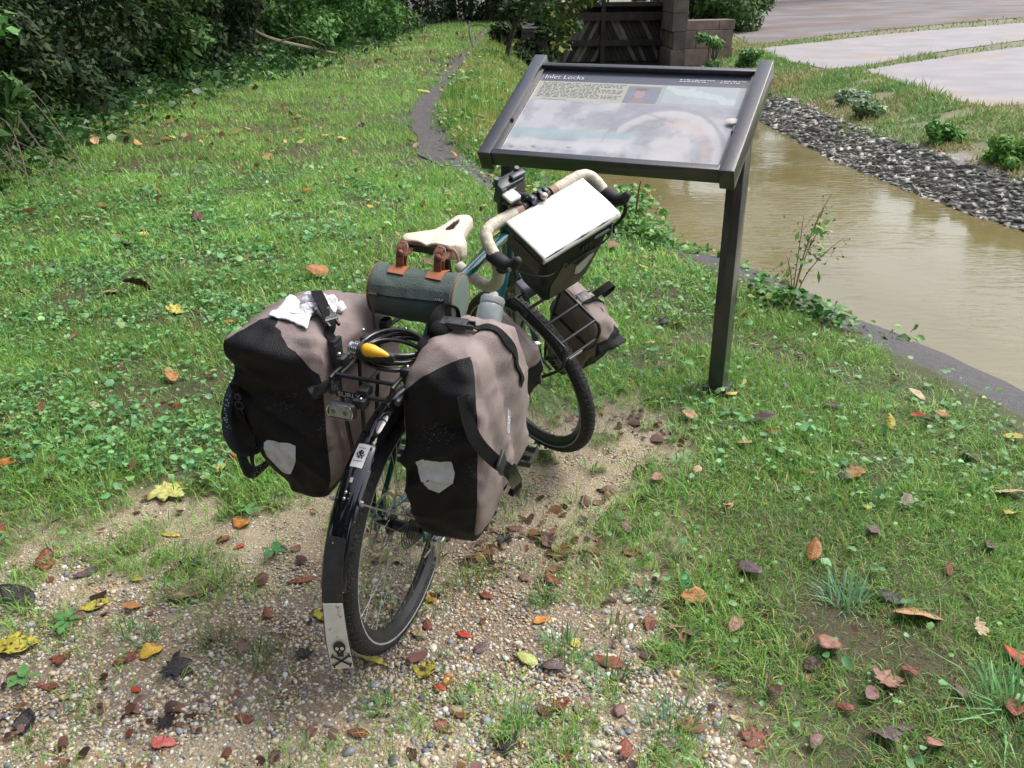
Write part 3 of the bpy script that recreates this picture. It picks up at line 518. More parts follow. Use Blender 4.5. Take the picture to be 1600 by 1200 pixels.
# old vine curtain at the near left corner of the wood
e = empty('hanging_vine', (-4.9, 7.6, 0), 'bare brown tangle of hanging vines at the near left corner of the wood', 'vine'); mb = MB()
for k in range(46):
    a = np.array([-5.3+rng.uniform(-.5, .75), 7.5+rng.uniform(-.6, .9), rng.uniform(1.5, 2.4)]); b = a+[rng.uniform(-.35, .35), rng.uniform(-.3, .3), -a[2]+.02]
    mb.tube([a, a*.6+b*.4+[rng.normal(0, .09), rng.normal(0, .09), 0], a*.3+b*.7+[rng.normal(0, .12), rng.normal(0, .12), 0], b], rng.uniform(.003, .007), 5, smooth=5)
for k in range(14):
    a = np.array([-4.9+rng.uniform(-.4, .7), 7.7+rng.uniform(-.7, .8), rng.uniform(.2, .9)]); mb.tube([a, a+[rng.uniform(.1, .5), rng.uniform(-.3, .1), -.1], a+[rng.uniform(.5, .9), rng.uniform(-.4, .1), -a[2]*.9]], .004, 5, smooth=5)
mb.build('tendril', mat('dry_vine', (.20, .16, .115), .85, vary=.3, vscale=20), e)
c = [np.array([-4.75+rng.uniform(-.35, .45), 7.5+rng.uniform(-.4, .5), z]) for z in np.linspace(.3, 1.5, 13)]; leaf_cloud('foliage', c, [.2]*13, 900, .055, MIDG, e, droop=.1, elong=2.3)
# pale-leaved branch reaching in at the top left corner
e = empty('overhanging_branch', (-3.9, 6.2, 1.3), 'branch with large pale leaves reaching in at the top left corner', 'branch'); mb = MB()
mb.tube([(-4.9, 6.6, 1.9), (-4.1, 6.2, 1.62), (-3.55, 6.05, 1.50), (-3.1, 6.0, 1.40)], [.014, .011, .007, .003], 6, smooth=6)
for q in [((-3.9, 6.15, 1.56), (-3.75, 5.95, 1.36)), ((-3.5, 6.04, 1.48), (-3.35, 6.1, 1.33)), ((-3.7, 6.1, 1.52), (-3.7, 6.2, 1.30))]: mb.tube([q[0], q[1]], [.006, .003], 5)
mb.build('twig', bark, e); pts = [np.array(q) for q in [(-4.15, 6.2, 1.55), (-3.9, 6.1, 1.5), (-3.75, 6.0, 1.42), (-3.6, 6.1, 1.5), (-3.4, 6.05, 1.4), (-3.25, 6.05, 1.38), (-4.0, 6.1, 1.36)]]
leaf_cloud('foliage', pts, [.15]*7, 150, .07, [(.20, .42, .14), (.27, .50, .2), (.15, .36, .10)], e, droop=1.2, elong=1.35)
# yellow-leaved tree leaning over the canal in front of the lock
e = empty('canal_side_tree', (.2, 20.4, -.2), 'small tree with yellowing leaves leaning over the canal left of the lock gate', 'tree'); mb = MB()
mb.tube([(-.1, 21.0, -.35), (.1, 20.9, .5), (.5, 20.7, 1.3), (1.0, 20.4, 2.0), (1.6, 20, 2.7)], [.06, .05, .04, .03, .02], 8, smooth=5)
for q in [((.3, 20.8, .9), (1.0, 20.2, .9), (1.45, 20, .45)), ((.6, 20.6, 1.5), (1.3, 20, 1.4), (1.7, 19.8, .9)), ((1, 20.4, 2), (1.7, 19.9, 1.8), (2.3, 19.7, 1.3))]: mb.tube(list(q), [.022, .014, .005], 6, smooth=5)
mb.build('trunk', bark, e); cs = [(.7, 20.5, 1.35), (1.1, 20.3, 1.5), (.5, 20.6, 1.0), (1.0, 20.2, .95), (1.3, 20.1, .7), (1.35, 20.0, 1.15), (1.7, 19.9, 1.3), (1.75, 19.9, 1.7), (2.15, 19.8, 1.5), (1.2, 20.2, 1.9), (2.3, 19.8, 1.9), (.2, 20.7, 1.5), (1.15, 20.1, .35)]
leaf_cloud('crown', cs, [.32]*12+[.18], 2500, .065, MIDG, e); leaf_cloud('yellow_foliage', cs[3:9]+cs[-1:], [.3]*7, 190, .085, [(.55, .55, .16), (.60, .58, .25), (.5, .42, .1)], e, droop=.9, elong=1.2)
# the bush on the abutment and plants of the far bank
shrub((7.7, 32.5), 1.35, 1.3, 4200, 'broad bright green bush on top of the stone wall right of the lock gate', MIDG, .10, stems=8)
shrub((6.3, 33.5), 1.6, 1.8, 3000, 'dark green bush behind the right hand lock wall', DARKG, .10, stems=6)
PALEG = [(.16, .30, .10), (.22, .38, .13), (.12, .25, .08)]
i = 0
for x, y, w_, h, pal, lab in [(4.95, 22.2, .40, 1.3, PALEG, 'tall pale weed growing against the foot of the stone wall'), (5.5, 21.0, .42, .7, PALEG, 'bushy pale weed right of the tall weed by the stone wall'), (4.75, 20.2, .34, .5, [(.25, .34, .08), (.33, .40, .10)], 'yellow green weed at the waterline below the stone wall'),
        (5.75, 15.2, .36, .28, [(.34, .43, .30), (.40, .48, .36), (.16, .26, .10)], 'silvery white leaved plant on the far bank'), (5.55, 13.9, .32, .24, [(.32, .41, .28), (.18, .30, .12), (.16, .26, .10)], 'second smaller silvery plant nearer on the far bank'),
        (5.65, 11.6, .26, .32, [(.10, .26, .05), (.15, .33, .07)], 'dark green leafy plant low on the far bank above the rubble'), (5.85, 10.2, .40, .36, [(.13, .32, .06), (.2, .40, .08)], 'bright green bushy plant on the far bank at the right'), (6.15, 9.6, .36, .36, [(.38, .42, .09), (.46, .48, .12)], 'yellow green bushy plant beside the bright green one on the far bank'), (6.25, 8.75, .3, .28, [(.42, .42, .10), (.3, .38, .08)], 'yellowish plant at the right edge of the picture on the far bank')]:
    shrub((x, y), w_*.85, h*.68, 1800, lab, pal, .022+.0016*y, 'plants on the far canal bank', 5, 'bank_plant', 'plant')
# seed-headed weed standing behind the sign post
e = empty('tall_weed', (1.58, 4.32, 0), 'spindly weed with dry brown seed heads at the canal edge right of the sign post', 'weed'); mb = MB(); mb2 = MB(); lc = []
b = np.array([1.50, 4.38, -.03])
for q in [(.14, .02, .62), (.02, .05, .50), (.22, -.03, .40), (-.06, .0, .30), (.17, .1, .50), (.08, -.05, .56)]:
    q = np.array(q); mb.tube([b, b+q*[.25, .3, .5], b+q*[.7, .7, .85], b+q], [.0035, .003, .002, .0012], 5, smooth=4)
    for k in range(8): t = rng.uniform(.4, 1.); s0 = b+q*[t, t, t]; s1 = s0+rng.normal(0, .035, 3)+[0, 0, .02]; mb.tube([s0, s1], .0009, 4); mb2.ball(s1, rng.uniform(.003, .0055), 4)
    lc += [b+q*.55, b+q*.8]
mb.build('stem', mat('dry_stem', (.28, .2, .1), .8), e); mb2.build('seed_head', mat('seed_head', (.07, .04, .025), .9), e); leaf_cloud('foliage', lc, [.06]*len(lc), 80, .022, [(.13, .30, .07), (.2, .38, .1), (.33, .36, .12)], e)
e = empty('red_stem', (.86, 6.0, 0), 'thin upright reddish brown stem among the vines left of the sign post', 'weed'); MB().tube([(.88, 6.02, -.03), (.885, 6.0, .18), (.90, 5.98, .33)], [.006, .007, .003], 6, smooth=4).build('stem', mat('red_stem', (.20, .05, .03), .8), e)
# fallen dark branch by the far path
e = empty('fallen_branch', (-.9, 23, 0), 'thin dark bare branch lying across the grass beside the far path', 'branch'); MB().tube([(-1.35, 31.5, .25), (-1.1, 27, .5), (-.98, 24, .35), (-.80, 22.0, .05)], [.02, .03, .03, .02], 6, smooth=5).tube([(-.98, 25.5, .45), (-.6, 23.5, .55), (-.35, 21.5, .3)], [.014, .01, .006], 5, smooth=4).build('limb', bark, e)
e = empty('fallen_bough', (-4.4, 20, 0), 'pale dead bough lying along the foot of the wood', 'branch'); MB().tube([(-5.3, 19.2, .75), (-4.9, 19.6, .5), (-4.3, 20.6, .25), (-3.9, 21.6, .05)], [.02, .035, .03, .015], 6, smooth=5).tube([(-4.8, 19.7, .46), (-4.3, 19.5, .55), (-3.9, 19.9, .35)], [.015, .012, .006], 5, smooth=4).build('limb', mat('dead_wood', (.24, .19, .15), .9), e)

# ---------------------------------------------------------------- lock gate, walls
wood = mat('old_gate_wood', (.030, .025, .021), .9, vary=.45, vscale=5, bump=2, bscale=14, stretch=(1, 1, .25)); woodl = mat('weathered_plank', (.14, .122, .105), .9, vary=.45, vscale=6, bump=2, bscale=14, stretch=(1, 1, .25))
GY = 24.6
e = empty('lock_gate', (2.5, GY, WATER), 'old dark timber lock gate with slanting planks closing the canal behind the sign', 'lock gate')
def plank_panel(x0, x1, z0, z1, s, m0, name):
    mb = MB(); k = int((x1-x0)/.13); dx = (z1-z0)*.55*s
    for i in range(-3, k+4):
        a = x0+i*.13; q = [(a, z0), (a+.115, z0), (a+.115+dx, z1), (a+dx, z1)]
        for lim, sg_ in ((x0, 1), (x1, -1)):
            o_ = []
            for (ax_, az_), (bx_, bz_) in zip(q, q[1:]+q[:1]):
                ia, ib = sg_*(ax_-lim) >= 0, sg_*(bx_-lim) >= 0
                if ia: o_.append((ax_, az_))
                if ia != ib: t = (lim-ax_)/(bx_-ax_); o_.append((lim, az_+(bz_-az_)*t))
            q = o_
            if len(q) < 3: break
        if len(q) < 3: continue
        mb.prism(q, (0, GY+.01*(i % 3), 0), (1, 0, 0), (0, 0, 1), (0, 1, 0), .05, mi=int(rng.random() < .5))
    mb.build(name, [wood, m0], e, smooth=False)
for z0, z1 in ((-.42, .0), (.09, .62)): plank_panel(1.02, 2.42, z0, z1, 1, woodl, 'planking'); plank_panel(2.56, 3.98, z0, z1, -1, woodl, 'planking')
mb = MB()
for z in (-.52, .045, .69): mb.box((2.5, GY-.03, z), (3.1, .16, .14 if z < .5 else .2))
mb.build('rail', wood, e, smooth=False); MB().box((2.49, GY-.06, .1), (.11, .14, 2.0)).build('meeting_post', wood, e, smooth=False)
for x in (1.42, 2.02, 3.0, 3.5): MB().box((x, GY-.05, -.75), (.14, .1, .42)).build('stile', woodl, e, smooth=False)
MB().box((2.5, GY+.14, -.15), (3.06, .06, 2.2)).build('added_gap_backing', wood, e, smooth=False)  # added dark sheet, keeps the bright background out of the plank gaps
MB().box((2.5, GY+.06, -.9), (3.1, .06, .8)).build('lower_panel', wood, e, smooth=False)
MB().box((2.5, GY+.1, .98), (3.3, .5, .10)).build('walkway', wood, e, smooth=False)
mb = MB()
for x in (1.2, 1.9, 2.6, 3.3, 3.9): mb.box((x, GY-.1, 1.25), (.05, .05, .5))
mb.box((2.5, GY-.1, 1.48), (3.1, .05, .05)).box((2.5, GY-.1, 1.27), (3.1, .05, .04)); mb.build('railing', wood, e, smooth=False)
stone = mat('old_lock_stone', (.17, .125, .10), .9, vary=.3, vscale=3, bump=2, bscale=9, vary2=((.07, .06, .055), 1.4, .55))
def block_wall(name, a, b, z0, z1, t, m, lab):
    sg2 = 1 if t > 0 else -1; t = abs(t)
    a, b = np.array(a, float), np.array(b, float); L = np.linalg.norm(b-a); u = (b-a)/L; nn = np.array([-u[1], u[0]]); mb = MB(); h = .42; k = int(math.ceil((z1-z0)/h))
    for r_ in range(k):
        x = -.4*(r_ % 2)
        while x < L:
            wd = rng.uniform(.65, 1.05); x0, x1 = max(x, 0), min(x+wd, L); zt = min(z0+(r_+1)*h, z1)
            if x1-x0 > .05: c = a+u*(x0+x1)/2+nn*sg2*(t/2+rng.uniform(-.012, .012)); mb.box((c[0], c[1], (z0+r_*h+zt)/2), (x1-x0-.008, t, zt-z0-r_*h-.008), ax=[(u[0], u[1], 0), (nn[0], nn[1], 0), (0, 0, 1)], bev=.012)
            x += wd
    o = mb.build(name, m, None, smooth=False); return meta(o, lab, 'wall')
block_wall('lock_wall', (4.35, 21.8), (4.0, 25.2), -1.3, .92, .6, stone, 'tall dark stone pier of the lock right of the gate') if 0 else None
block_wall('lock_wall', (4.40, 22.9), (4.02, 22.9), -1.3, 1.45, -2.6, mat('grey_lock_stone', (.12, .098, .085), .9, vary=.4, vscale=3, bump=2, bscale=9, vary2=((.09, .08, .075), 1.0, .55)), 'weathered stone pier of the lock immediately right of the timber gate')
block_wall('wing_wall', (4.44, 23.4), (5.75, 23.7), -1.3, .62, .5, stone, 'reddish brown stone wing wall right of the lock pier')
block_wall('lock_wall', (.35, 23.2), (.98, 23.2), -1.3, .5, 2.4, mat('lock_stone_painted_shade', (.05, .043, .036), .9, vary=.4, vscale=3, bump=2, bscale=9), 'stone pier of the lock left of the timber gate, coloured dark for shade')  # the left pier's shade is put into its darker stone colour

# the wood goes on beside and behind the photographer (it darkens what the wet black surfaces mirror)
i = 0
for x, y, h in [(-8.5, 4.5, 9), (-8, 0, 10), (-8.5, -5, 11), (-4.5, -9, 11), (0, -11, 12), (4.5, -12, 12), (9.5, -9, 12)]:
    tree((x, y), h, 3.2, 1500, f'tall tree of the wood beside and behind the camera, {ORD[i]} one', DARKG, .2, .55, 'trees around the photographer', low=.22); i += 1
# ---------------------------------------------------------------- wayside sign
SG = dict(x=-.12912, y=3.50958, yaw=-.44562, t=.51547, z=.97022, W=1.01665, H=.6584)
_u = np.array([math.cos(SG['yaw']), math.sin(SG['yaw']), 0]); _b = np.array([-math.sin(SG['yaw']), math.cos(SG['yaw']), 0])
_v = _b*math.cos(SG['t'])+np.array([0, 0, math.sin(SG['t'])]); _n = -_b*math.sin(SG['t'])+np.array([0, 0, math.cos(SG['t'])])
def TS(V): V = np.asarray(V, float); return np.array([SG['x'], SG['y'], SG['z']])+V[:, :1]*_u+V[:, 1:2]*_v+V[:, 2:3]*_n
W_, H_ = SG['W'], SG['H']
pc = TS([[W_/2, .3, 0]])[0]
sg = empty('wayside_sign', (float(pc[0]), float(pc[1]), 0), 'tilted information sign about inlet locks in a dark metal frame on two posts', 'sign')
smet = mat('powder_coated_metal', (.032, .032, .040), .30, vary=.18, vscale=6, bump=.4, bscale=260, coat=.6, vary2=((.075, .075, .08), 22, .68))
BW = .056
for s in (0, 1):
    MB().box((BW/2+s*(W_-BW), H_/2, -.042), (BW, H_, .084), bev=.004).build('side_beam', smet, sg, TS)
MB().box((W_/2, .022, -.035), (W_-2*BW, .03, .062), bev=.003).build('bottom_rail', smet, sg, TS)
MB().box((W_/2, H_-.055, -.030), (W_-2*BW, .022, .045), bev=.003).build('top_rail', smet, sg, TS)
for x in (BW+.006, W_-BW-.006): MB().box((x, H_/2-.01, -.026), (.012, H_-.11, .012)).build('inner_trim', smet, sg, TS, smooth=False)
MB().box((W_/2, H_/2-.012, -.052), (W_-2*BW-.002, H_-.10, .010)).build('backing_board', smet, sg, TS, smooth=False)
# the printed panel: pale aerial map, faded by weather, under a glossy laminate
PX0, PX1, PY0, PY1, PZ = BW+.013, W_-BW-.013, .040, H_-.068, -.030
PWd, PHt = PX1-PX0, PY1-PY0
def P2(x, y): return (PX0+x*PWd, PY0+y*PHt)
pm = bpy.data.materials.new('printed_map'); pm.use_nodes = True; n = pm.node_tree.nodes; l = pm.node_tree.links; b = n['Principled BSDF']
b.inputs['Roughness'].default_value = .25; b.inputs['Coat Weight'].default_value = .8; b.inputs['Coat Roughness'].default_value = .12
a = n.new('ShaderNodeAttribute'); a.attribute_name = 'col'; tc = n.new('ShaderNodeTexCoord')
t = n.new('ShaderNodeTexNoise'); t.inputs['Scale'].default_value = 9; t.inputs['Detail'].default_value = 6; l.new(tc.outputs['Object'], t.inputs['Vector'])
mr = n.new('ShaderNodeMapRange'); mr.inputs['To Min'].default_value = .80; mr.inputs['To Max'].default_value = 1.2; l.new(t.outputs[0], mr.inputs[0])
v = n.new('ShaderNodeVectorMath'); v.operation = 'SCALE'; l.new(a.outputs['Color'], v.inputs[0]); l.new(mr.outputs[0], v.inputs['Scale']); l.new(v.outputs[0], b.inputs['Base Color'])
gx, gy = np.meshgrid(np.linspace(0, 1, 241), np.linspace(0, 1, 161)); A = np.stack([PX0+gx*PWd, PY0+gy*PHt, 0*gx+PZ], -1).reshape(-1, 3)
i0 = (np.arange(160)[:, None]*241+np.arange(240)[None]).ravel(); T = np.stack([i0, i0+1, i0+242, i0+241], 1)
def mixc(c, k, new): k = np.clip(k, 0, 1)[..., None]; return c*(1-k)+np.array(new)*k
x, y = gx, gy; nz = fbm(x*1.5, y, 5, 5, 201); n2 = fbm(x, y, 26, 5, 203)
c = np.ones(x.shape+(3,))*np.array([.30, .305, .33])*(.8+.4*n2[..., None]); c = mixc(c, (nz-.48)*6, [.44, .43, .44]); c = mixc(c, .6*np.clip((.44-nz)*7, 0, 1), [.22, .225, .26]); c = mixc(c, .5*np.clip((n2-.60)*6, 0, 1)*(nz < .5), [.18, .17, .16])
rr = np.hypot((x-.72)/.30, (y-.02)/.60)                                   # the canal's bend on the aerial view
c = mixc(c, sstep(.76, .84, rr+.06*(n2-.5))*sstep(.97, .90, rr)*(x > .5)*.8, [.46, .45, .44]); c = mixc(c, sstep(.93, .95, rr+.03*(n2-.5))*sstep(1.01, .98, rr)*(x > .45)*.8, [.27, .26, .30]); c = mixc(c, .55*sstep(.60, .70, rr)*sstep(.84, .76, rr)*(x > .70)*(.4+n2), [.46, .36, .32])
c = mixc(c, sstep(.20, .23, y+.02*np.sin(x*9))*sstep(.33, .29, y)*sstep(.66, .52, x)*.8, [.28, .36, .38]); c = mixc(c, sstep(.08, .12, y)*sstep(.2, .16, y)*sstep(.66, .5, x)*.6, [.50, .50, .52])
c = mixc(c, (n2-.62)*6*(x < .35)*(y < .12), [.2, .17, .14]); c = mixc(c, np.exp(-((x-.50)**2/.003+(y-.56-.9*(x-.5))**2/.002))*.8, [.27, .27, .32]); c = mixc(c, np.exp(-(y-(.62-.62*(x-.46)))**2/.00016)*(x > .46)*(x < .74)*.6, [.25, .23, .26])
c = mixc(c, (y > .635)*1., [.37, .36, .30]); c = mixc(c, (y > .635)*(x > .62), [.29, .32, .31]); c = mixc(c, ((y > .66)*(x > .64)*(x < .97))*(.4+.6*(np.sin(30*y+9*x+8*nz) > .5)), [.40, .45, .46])
c = mixc(c, (y > .638)*(y < .646)*(x < .19)*(x > .06), [.12, .12, .13]); c = mixc(c, (y > .865)*1., [.055, .06, .085])
c = mixc(c, (y > .64)*(y < .84)*(x > .462)*(x < .618), [.17, .175, .21]); hx, hy = x-.527, y-.75; c = mixc(c, ((hx/.024)**2+(hy/.055)**2 < 1)*1., [.30, .22, .21]); c = mixc(c, ((hx/.036)**2+((hy+.11)/.065)**2 < 1)*(y > .64)*1., [.26, .18, .17]); c = mixc(c, ((hx/.034)**2+((hy-.055)/.018)**2 < 1)*1., [.14, .10, .11])
np_mesh('printed_panel', TS(A), T, pm, sg, col=c.reshape(-1, 3))
wht = mat('print_white', (.62, .62, .62), .4, coat=.5); gry = mat('print_grey', (.25, .25, .24), .5, coat=.5)
def letters(name, s, size, at, m, parent, ax=None, T=None, sx=1., z=.0012, slant=0, thick=0):
    """writing laid on a plane; at(x, y) -> local 3D point list"""
    V, F = text_polys(s, size); V = [(x*sx+slant*y, y) for x, y in V]; P = np.array([at(x, y) for x, y in V]); P = T(P) if T is not None else P
    return np_mesh(name, P, F, m, parent)
t0 = P2(.018, .895); letters('lettering', 'Inlet Locks', .039, lambda x, y: (t0[0]+x, t0[1]+y, PZ+.0012), wht, sg, T=TS, sx=1.05)
mb = MB(); 
for k, (xa, xb, yy) in enumerate([(.69, .84, .935), (.69, .81, .915), (.875, .985, .935), (.875, .965, .915)]):
    q = xa
    while q < xb: wd = rng.uniform(.004, .016); p = P2(q, yy); mb.box((p[0], p[1], PZ+.001), (wd*PWd, .0045, .0006)); q += wd+.004
mb.build('small_print', wht, sg, TS, smooth=False); mb = MB()
for r_ in range(11):
    q = .035
    while q < (.44 if r_ % 4 != 3 else .33): wd = rng.uniform(.006, .022); p = P2(q, .845-.0165*r_); mb.box((p[0], p[1], PZ+.001), (wd*PWd, .0016, .0006)); q += wd+.006
mb.build('body_text', gry, sg, TS, smooth=False)
o = MB().ball((0, 0, 0), (.028, .016, .002), 8).build('fallen_leaf', mat('pale_leaf', (.62, .58, .50), .5, vary=.2, vscale=60), None, lambda V: TS(V+np.array([W_-BW-.02, .30, -.018]))); meta(o, 'pale cream leaf stuck on the right edge of the information sign', 'leaf')
# posts
for s, u0 in ((0, .036), (1, W_-.034)):
    q = TS([[u0, .30, 0]])[0]; h = q[2]-.075; ax = [tuple(_u), tuple(_b), (0, 0, 1)]
    MB().box((q[0], q[1], h/2-.04), (.062, .115, h+.08+.07), ax=ax, bev=.004).build('post', smet, sg)
    mb = MB().box((q[0], q[1], .012), (.10, .15, .02), ax=ax, bev=.003)
    for a_, b_ in ((-.04, -.064), (.04, -.064)): c0 = q[:2]+_u[:2]*a_+_b[:2]*b_; mb.cyl((c0[0], c0[1], .018), (c0[0], c0[1], .04), .009, 8)
    mb.build('base_plate', mat('dull_black_steel', (.03, .03, .032), .45), sg)
# ---------------------------------------------------------------- the touring bicycle
BO = np.array([-.29679, 1.87318, .004]); HD, LE, BPI, ST = .31362, .04569, -.03429, 2.11337
RW, WB = .3237, 1.0428; HA = R(72); RAKE = .045
def TB(P):
    P = np.atleast_2d(np.asarray(P, float)); x = P[:, 0]*math.cos(BPI)+P[:, 2]*math.sin(BPI); z = -P[:, 0]*math.sin(BPI)+P[:, 2]*math.cos(BPI); y = P[:, 1]
    yy = y*math.cos(LE)-z*math.sin(LE); zz = y*math.sin(LE)+z*math.cos(LE)
    return BO+x[:, None]*np.array([math.sin(HD), math.cos(HD), 0])+yy[:, None]*np.array([-math.cos(HD), math.sin(HD), 0])+zz[:, None]*np.array([0, 0, 1.])
_ax = np.array([-math.cos(HA), 0, math.sin(HA)]); _fw = np.array([math.sin(HA), 0, math.cos(HA)]); _o = np.array([WB, 0, RW])-RAKE*_fw
def steer(P):
    Q = np.atleast_2d(np.asarray(P, float))-_o; al = Q@_ax; pe = Q-al[:, None]*_ax; t = -ST
    return _o+al[:, None]*_ax+pe*math.cos(t)+np.cross(_ax, pe)*math.sin(t)
def TF(P): return TB(steer(P))
def axp(z): return np.array([_o[0]-(z-_o[2])/math.tan(HA), 0, z])
bl = TB([[.5, 0, 0]])[0]
bike = empty('touring_bicycle', (float(bl[0]), float(bl[1]), 0), 'dark teal touring bicycle with cream saddle and taped drop bars turned sharply right', 'bicycle')
teal = mat('teal_paint', (.008, .085, .092), .22, coat=.8, vary=.1, vscale=9); blk = mat('black_metal', (.012, .012, .014), .32, vary=.2, vscale=30); blkp = mat('black_plastic', (.016, .016, .018), .5)
rub = mat('black_rubber', (.020, .020, .021), .62, vary=.35, vscale=40, bump=1.5, bscale=220, speck=((.30, .24, .17), 110, .16)); chrome = mat('bright_metal', (.55, .56, .58), .25, 1, bump=.3, bscale=90); steel = mat('spoke_steel', (.42, .42, .43), .35, .9)
gfen = mat('glossy_black_fender', (.005, .0055, .008), .10, coat=.7, speck=((.32, .27, .2), 85, .20)); tape = mat('cream_bar_tape', (.60, .54, .44), .55, vary=.10, vscale=50, bump=.8, bscale=110)
strip = mat('reflective_strip', (.33, .34, .36), .35, vary=.2, vscale=60); redm = mat('red_accent', (.45, .03, .015), .4); silv = mat('satin_silver', (.5, .5, .52), .35, .8)

def wheel(ctr, T, name, tread, hubw, disc):
    ctr = np.asarray(ctr, float); hw = .0245; tr = .026; ri = RW-.052
    rim = [(ri-RW+.003, -.013), (ri-RW+.006, -.0155), (.0-.046, -.0145), (-.040, -.0125), (-.040, .0125), (-.046, .0145), (ri-RW+.006, .0155), (ri-RW+.003, .013), (ri-RW-.010, .004), (ri-RW-.010, -.004)]
    w0 = MB().ring(ctr, (0, 1, 0), RW, rim, 120).build(name, mat('black_rim', (.018, .018, .02), .3, vary=.3, vscale=30, speck=((.4, .35, .28), 60, .12)), bike, T)
    prof = [(-tr+tr*math.cos(a)*1.0, hw*math.sin(a)) for a in np.linspace(-math.pi*.80, math.pi*.80, 22)]
    mb = MB().ring(ctr, (0, 1, 0), RW, prof+[(-.046, .010), (-.046, -.010)], 160)
    kn = 84
    for i in range(kn):                                            # tread blocks
        a = 2*math.pi*i/kn
        for s, off, sz, tw in ((-1, .0115, (.0075, .013, .0036), .5), (1, .0115, (.0075, .013, .0036), -.5), (0, 0, (.006, .007, .003), 0), (-1, .0205, (.006, .009, .003), .2), (1, .0205, (.006, .009, .003), -.2)):
            aa = a+(.5*2*math.pi/kn if s > 0 or (s == 0) else 0); yy = s*off; lat = math.asin(min(.98, yy/hw)); d = np.array([math.cos(aa), 0, math.sin(aa)]); tg = np.array([-math.sin(aa), 0, math.cos(aa)]); no = d*math.cos(lat)+np.array([0, 1, 0])*math.sin(lat); sd = np.cross(tg, no)
            c0 = ctr+d*(RW-tr+tr*math.cos(lat))+np.array([0, yy, 0]); t2 = tg*math.cos(tw)+sd*math.sin(tw); mb.box(c0, (sz[0], sz[1], sz[2]), ax=[t2, np.cross(no, t2), no])
    mb.build('tyre', rub, w0, T, angle=30)
    MB().ring(ctr, (0, 1, 0), RW, [(-.0350, -.0244), (-.0305, -.0251), (-.0305, -.0243), (-.0350, -.0238)], 120).ring(ctr, (0, 1, 0), RW, [(-.0350, .0244), (-.0305, .0251), (-.0305, .0243), (-.0350, .0238)], 120).build('reflective_ring', strip, w0, T)
    mb = MB()
    for i in range(36):
        s = 1 if i % 2 else -1; a = 2*math.pi*i/36; k = 1 if (i//2) % 2 else -1; h = a+k*1.05; p0 = ctr+np.array([math.cos(h)*.024, s*hubw*.5, math.sin(h)*.024]); p1 = ctr+np.array([math.cos(a)*(ri-.008), s*.002, math.sin(a)*(ri-.008)]); mb.cyl(p0, p1, .00085, 5); mb.cyl(p1-(p1-p0)*.04, p1, .0016, 5)
    mb.build('spokes', steel, w0, T)
    y = np.array([0, 1, 0]); mb = MB(); 
    for a0, a1, r_ in ((-hubw*.6, -hubw*.42, .028), (hubw*.42, hubw*.6, .028), (-hubw*.45, hubw*.45, .016), (-.066, .066, .008)): mb.cyl(ctr+y*a0, ctr+y*a1, r_, 18)
    mb.build('hub', blk, w0, T)
    mb = MB(); ds = disc; pf = [(0, -.0012), (.008, -.0012), (.008, .0012), (0, .0012)]; mb.ring(ctr+y*ds, (0, 1, 0), .072, pf, 48)
    for i in range(6): a = i*math.pi/3; mb.tube([ctr+y*ds+np.array([math.cos(a)*.02, 0, math.sin(a)*.02]), ctr+y*ds+np.array([math.cos(a+.35)*.073, 0, math.sin(a+.35)*.073])], .003, 4)
    mb.build('brake_disc', silv, w0, T); return w0
RC = np.array([0, 0, RW]); FC = np.array([WB, 0, RW])
rwh = wheel(RC, TB, 'wheel', 1, .055, .052); fwh = wheel(FC, TF, 'wheel', 1, .05, .045)
mb = MB()                                                                   # cassette
for k in range(8): mb.ring(RC, (0, 1, 0), .020+.0045*k, [(0, -.054+.0042*k), (.0035, -.054+.0042*k), (.0035, -.0525+.0042*k), (0, -.0525+.0042*k)], 36)
mb.build('cassette', mat('dull_steel', (.20, .19, .18), .4, .8), rwh, TB)
# frame
BB = np.array([.455, 0, .275]); SCl = np.array([.345, 0, .86]); H1, H0 = axp(.895), axp(.72)
mb = MB(); mb.tube([H0, H1], .0185, 20).tube([H1*[1, 1, 1]+[.012, 0, -.05], SCl+[0, 0, -.02]], .0155, 20).tube([axp(.76), BB], .0165, 20).tube([BB, SCl], .0148, 20)
for s in (-1, 1):
    mb.tube([BB+[-.03, s*.025, 0], BB+[-.16, s*.042, .01], RC+[.02, s*.066, 0]], [.010, .009, .007], 12, smooth=6); mb.tube([SCl+[-.005, s*.012, -.03], SCl+[-.06, s*.03, -.09], RC+[.005, s*.066, .015]], [.0085, .0085, .007], 12, smooth=6); mb.box(RC+[.01, s*.067, 0], (.05, .006, .045))
mb.cyl(BB-[0, .036, 0], BB+[0, .036, 0], .022, 20); mb.build('frame', teal, bike, TB)
MB().cyl(SCl, np.array([.315, 0, .955]), .0136, 16).box((.315, 0, .962), (.05, .045, .022), bev=.004).build('seat_post', blk, bike, TB)
mb = MB().cyl(SCl+[.001, 0, -.004], SCl+[-.003, 0, .014], .0175, 16).cyl(H0-[0, 0, .008], H0, .022, 16); mb.build('clamp', blk, bike, TB)
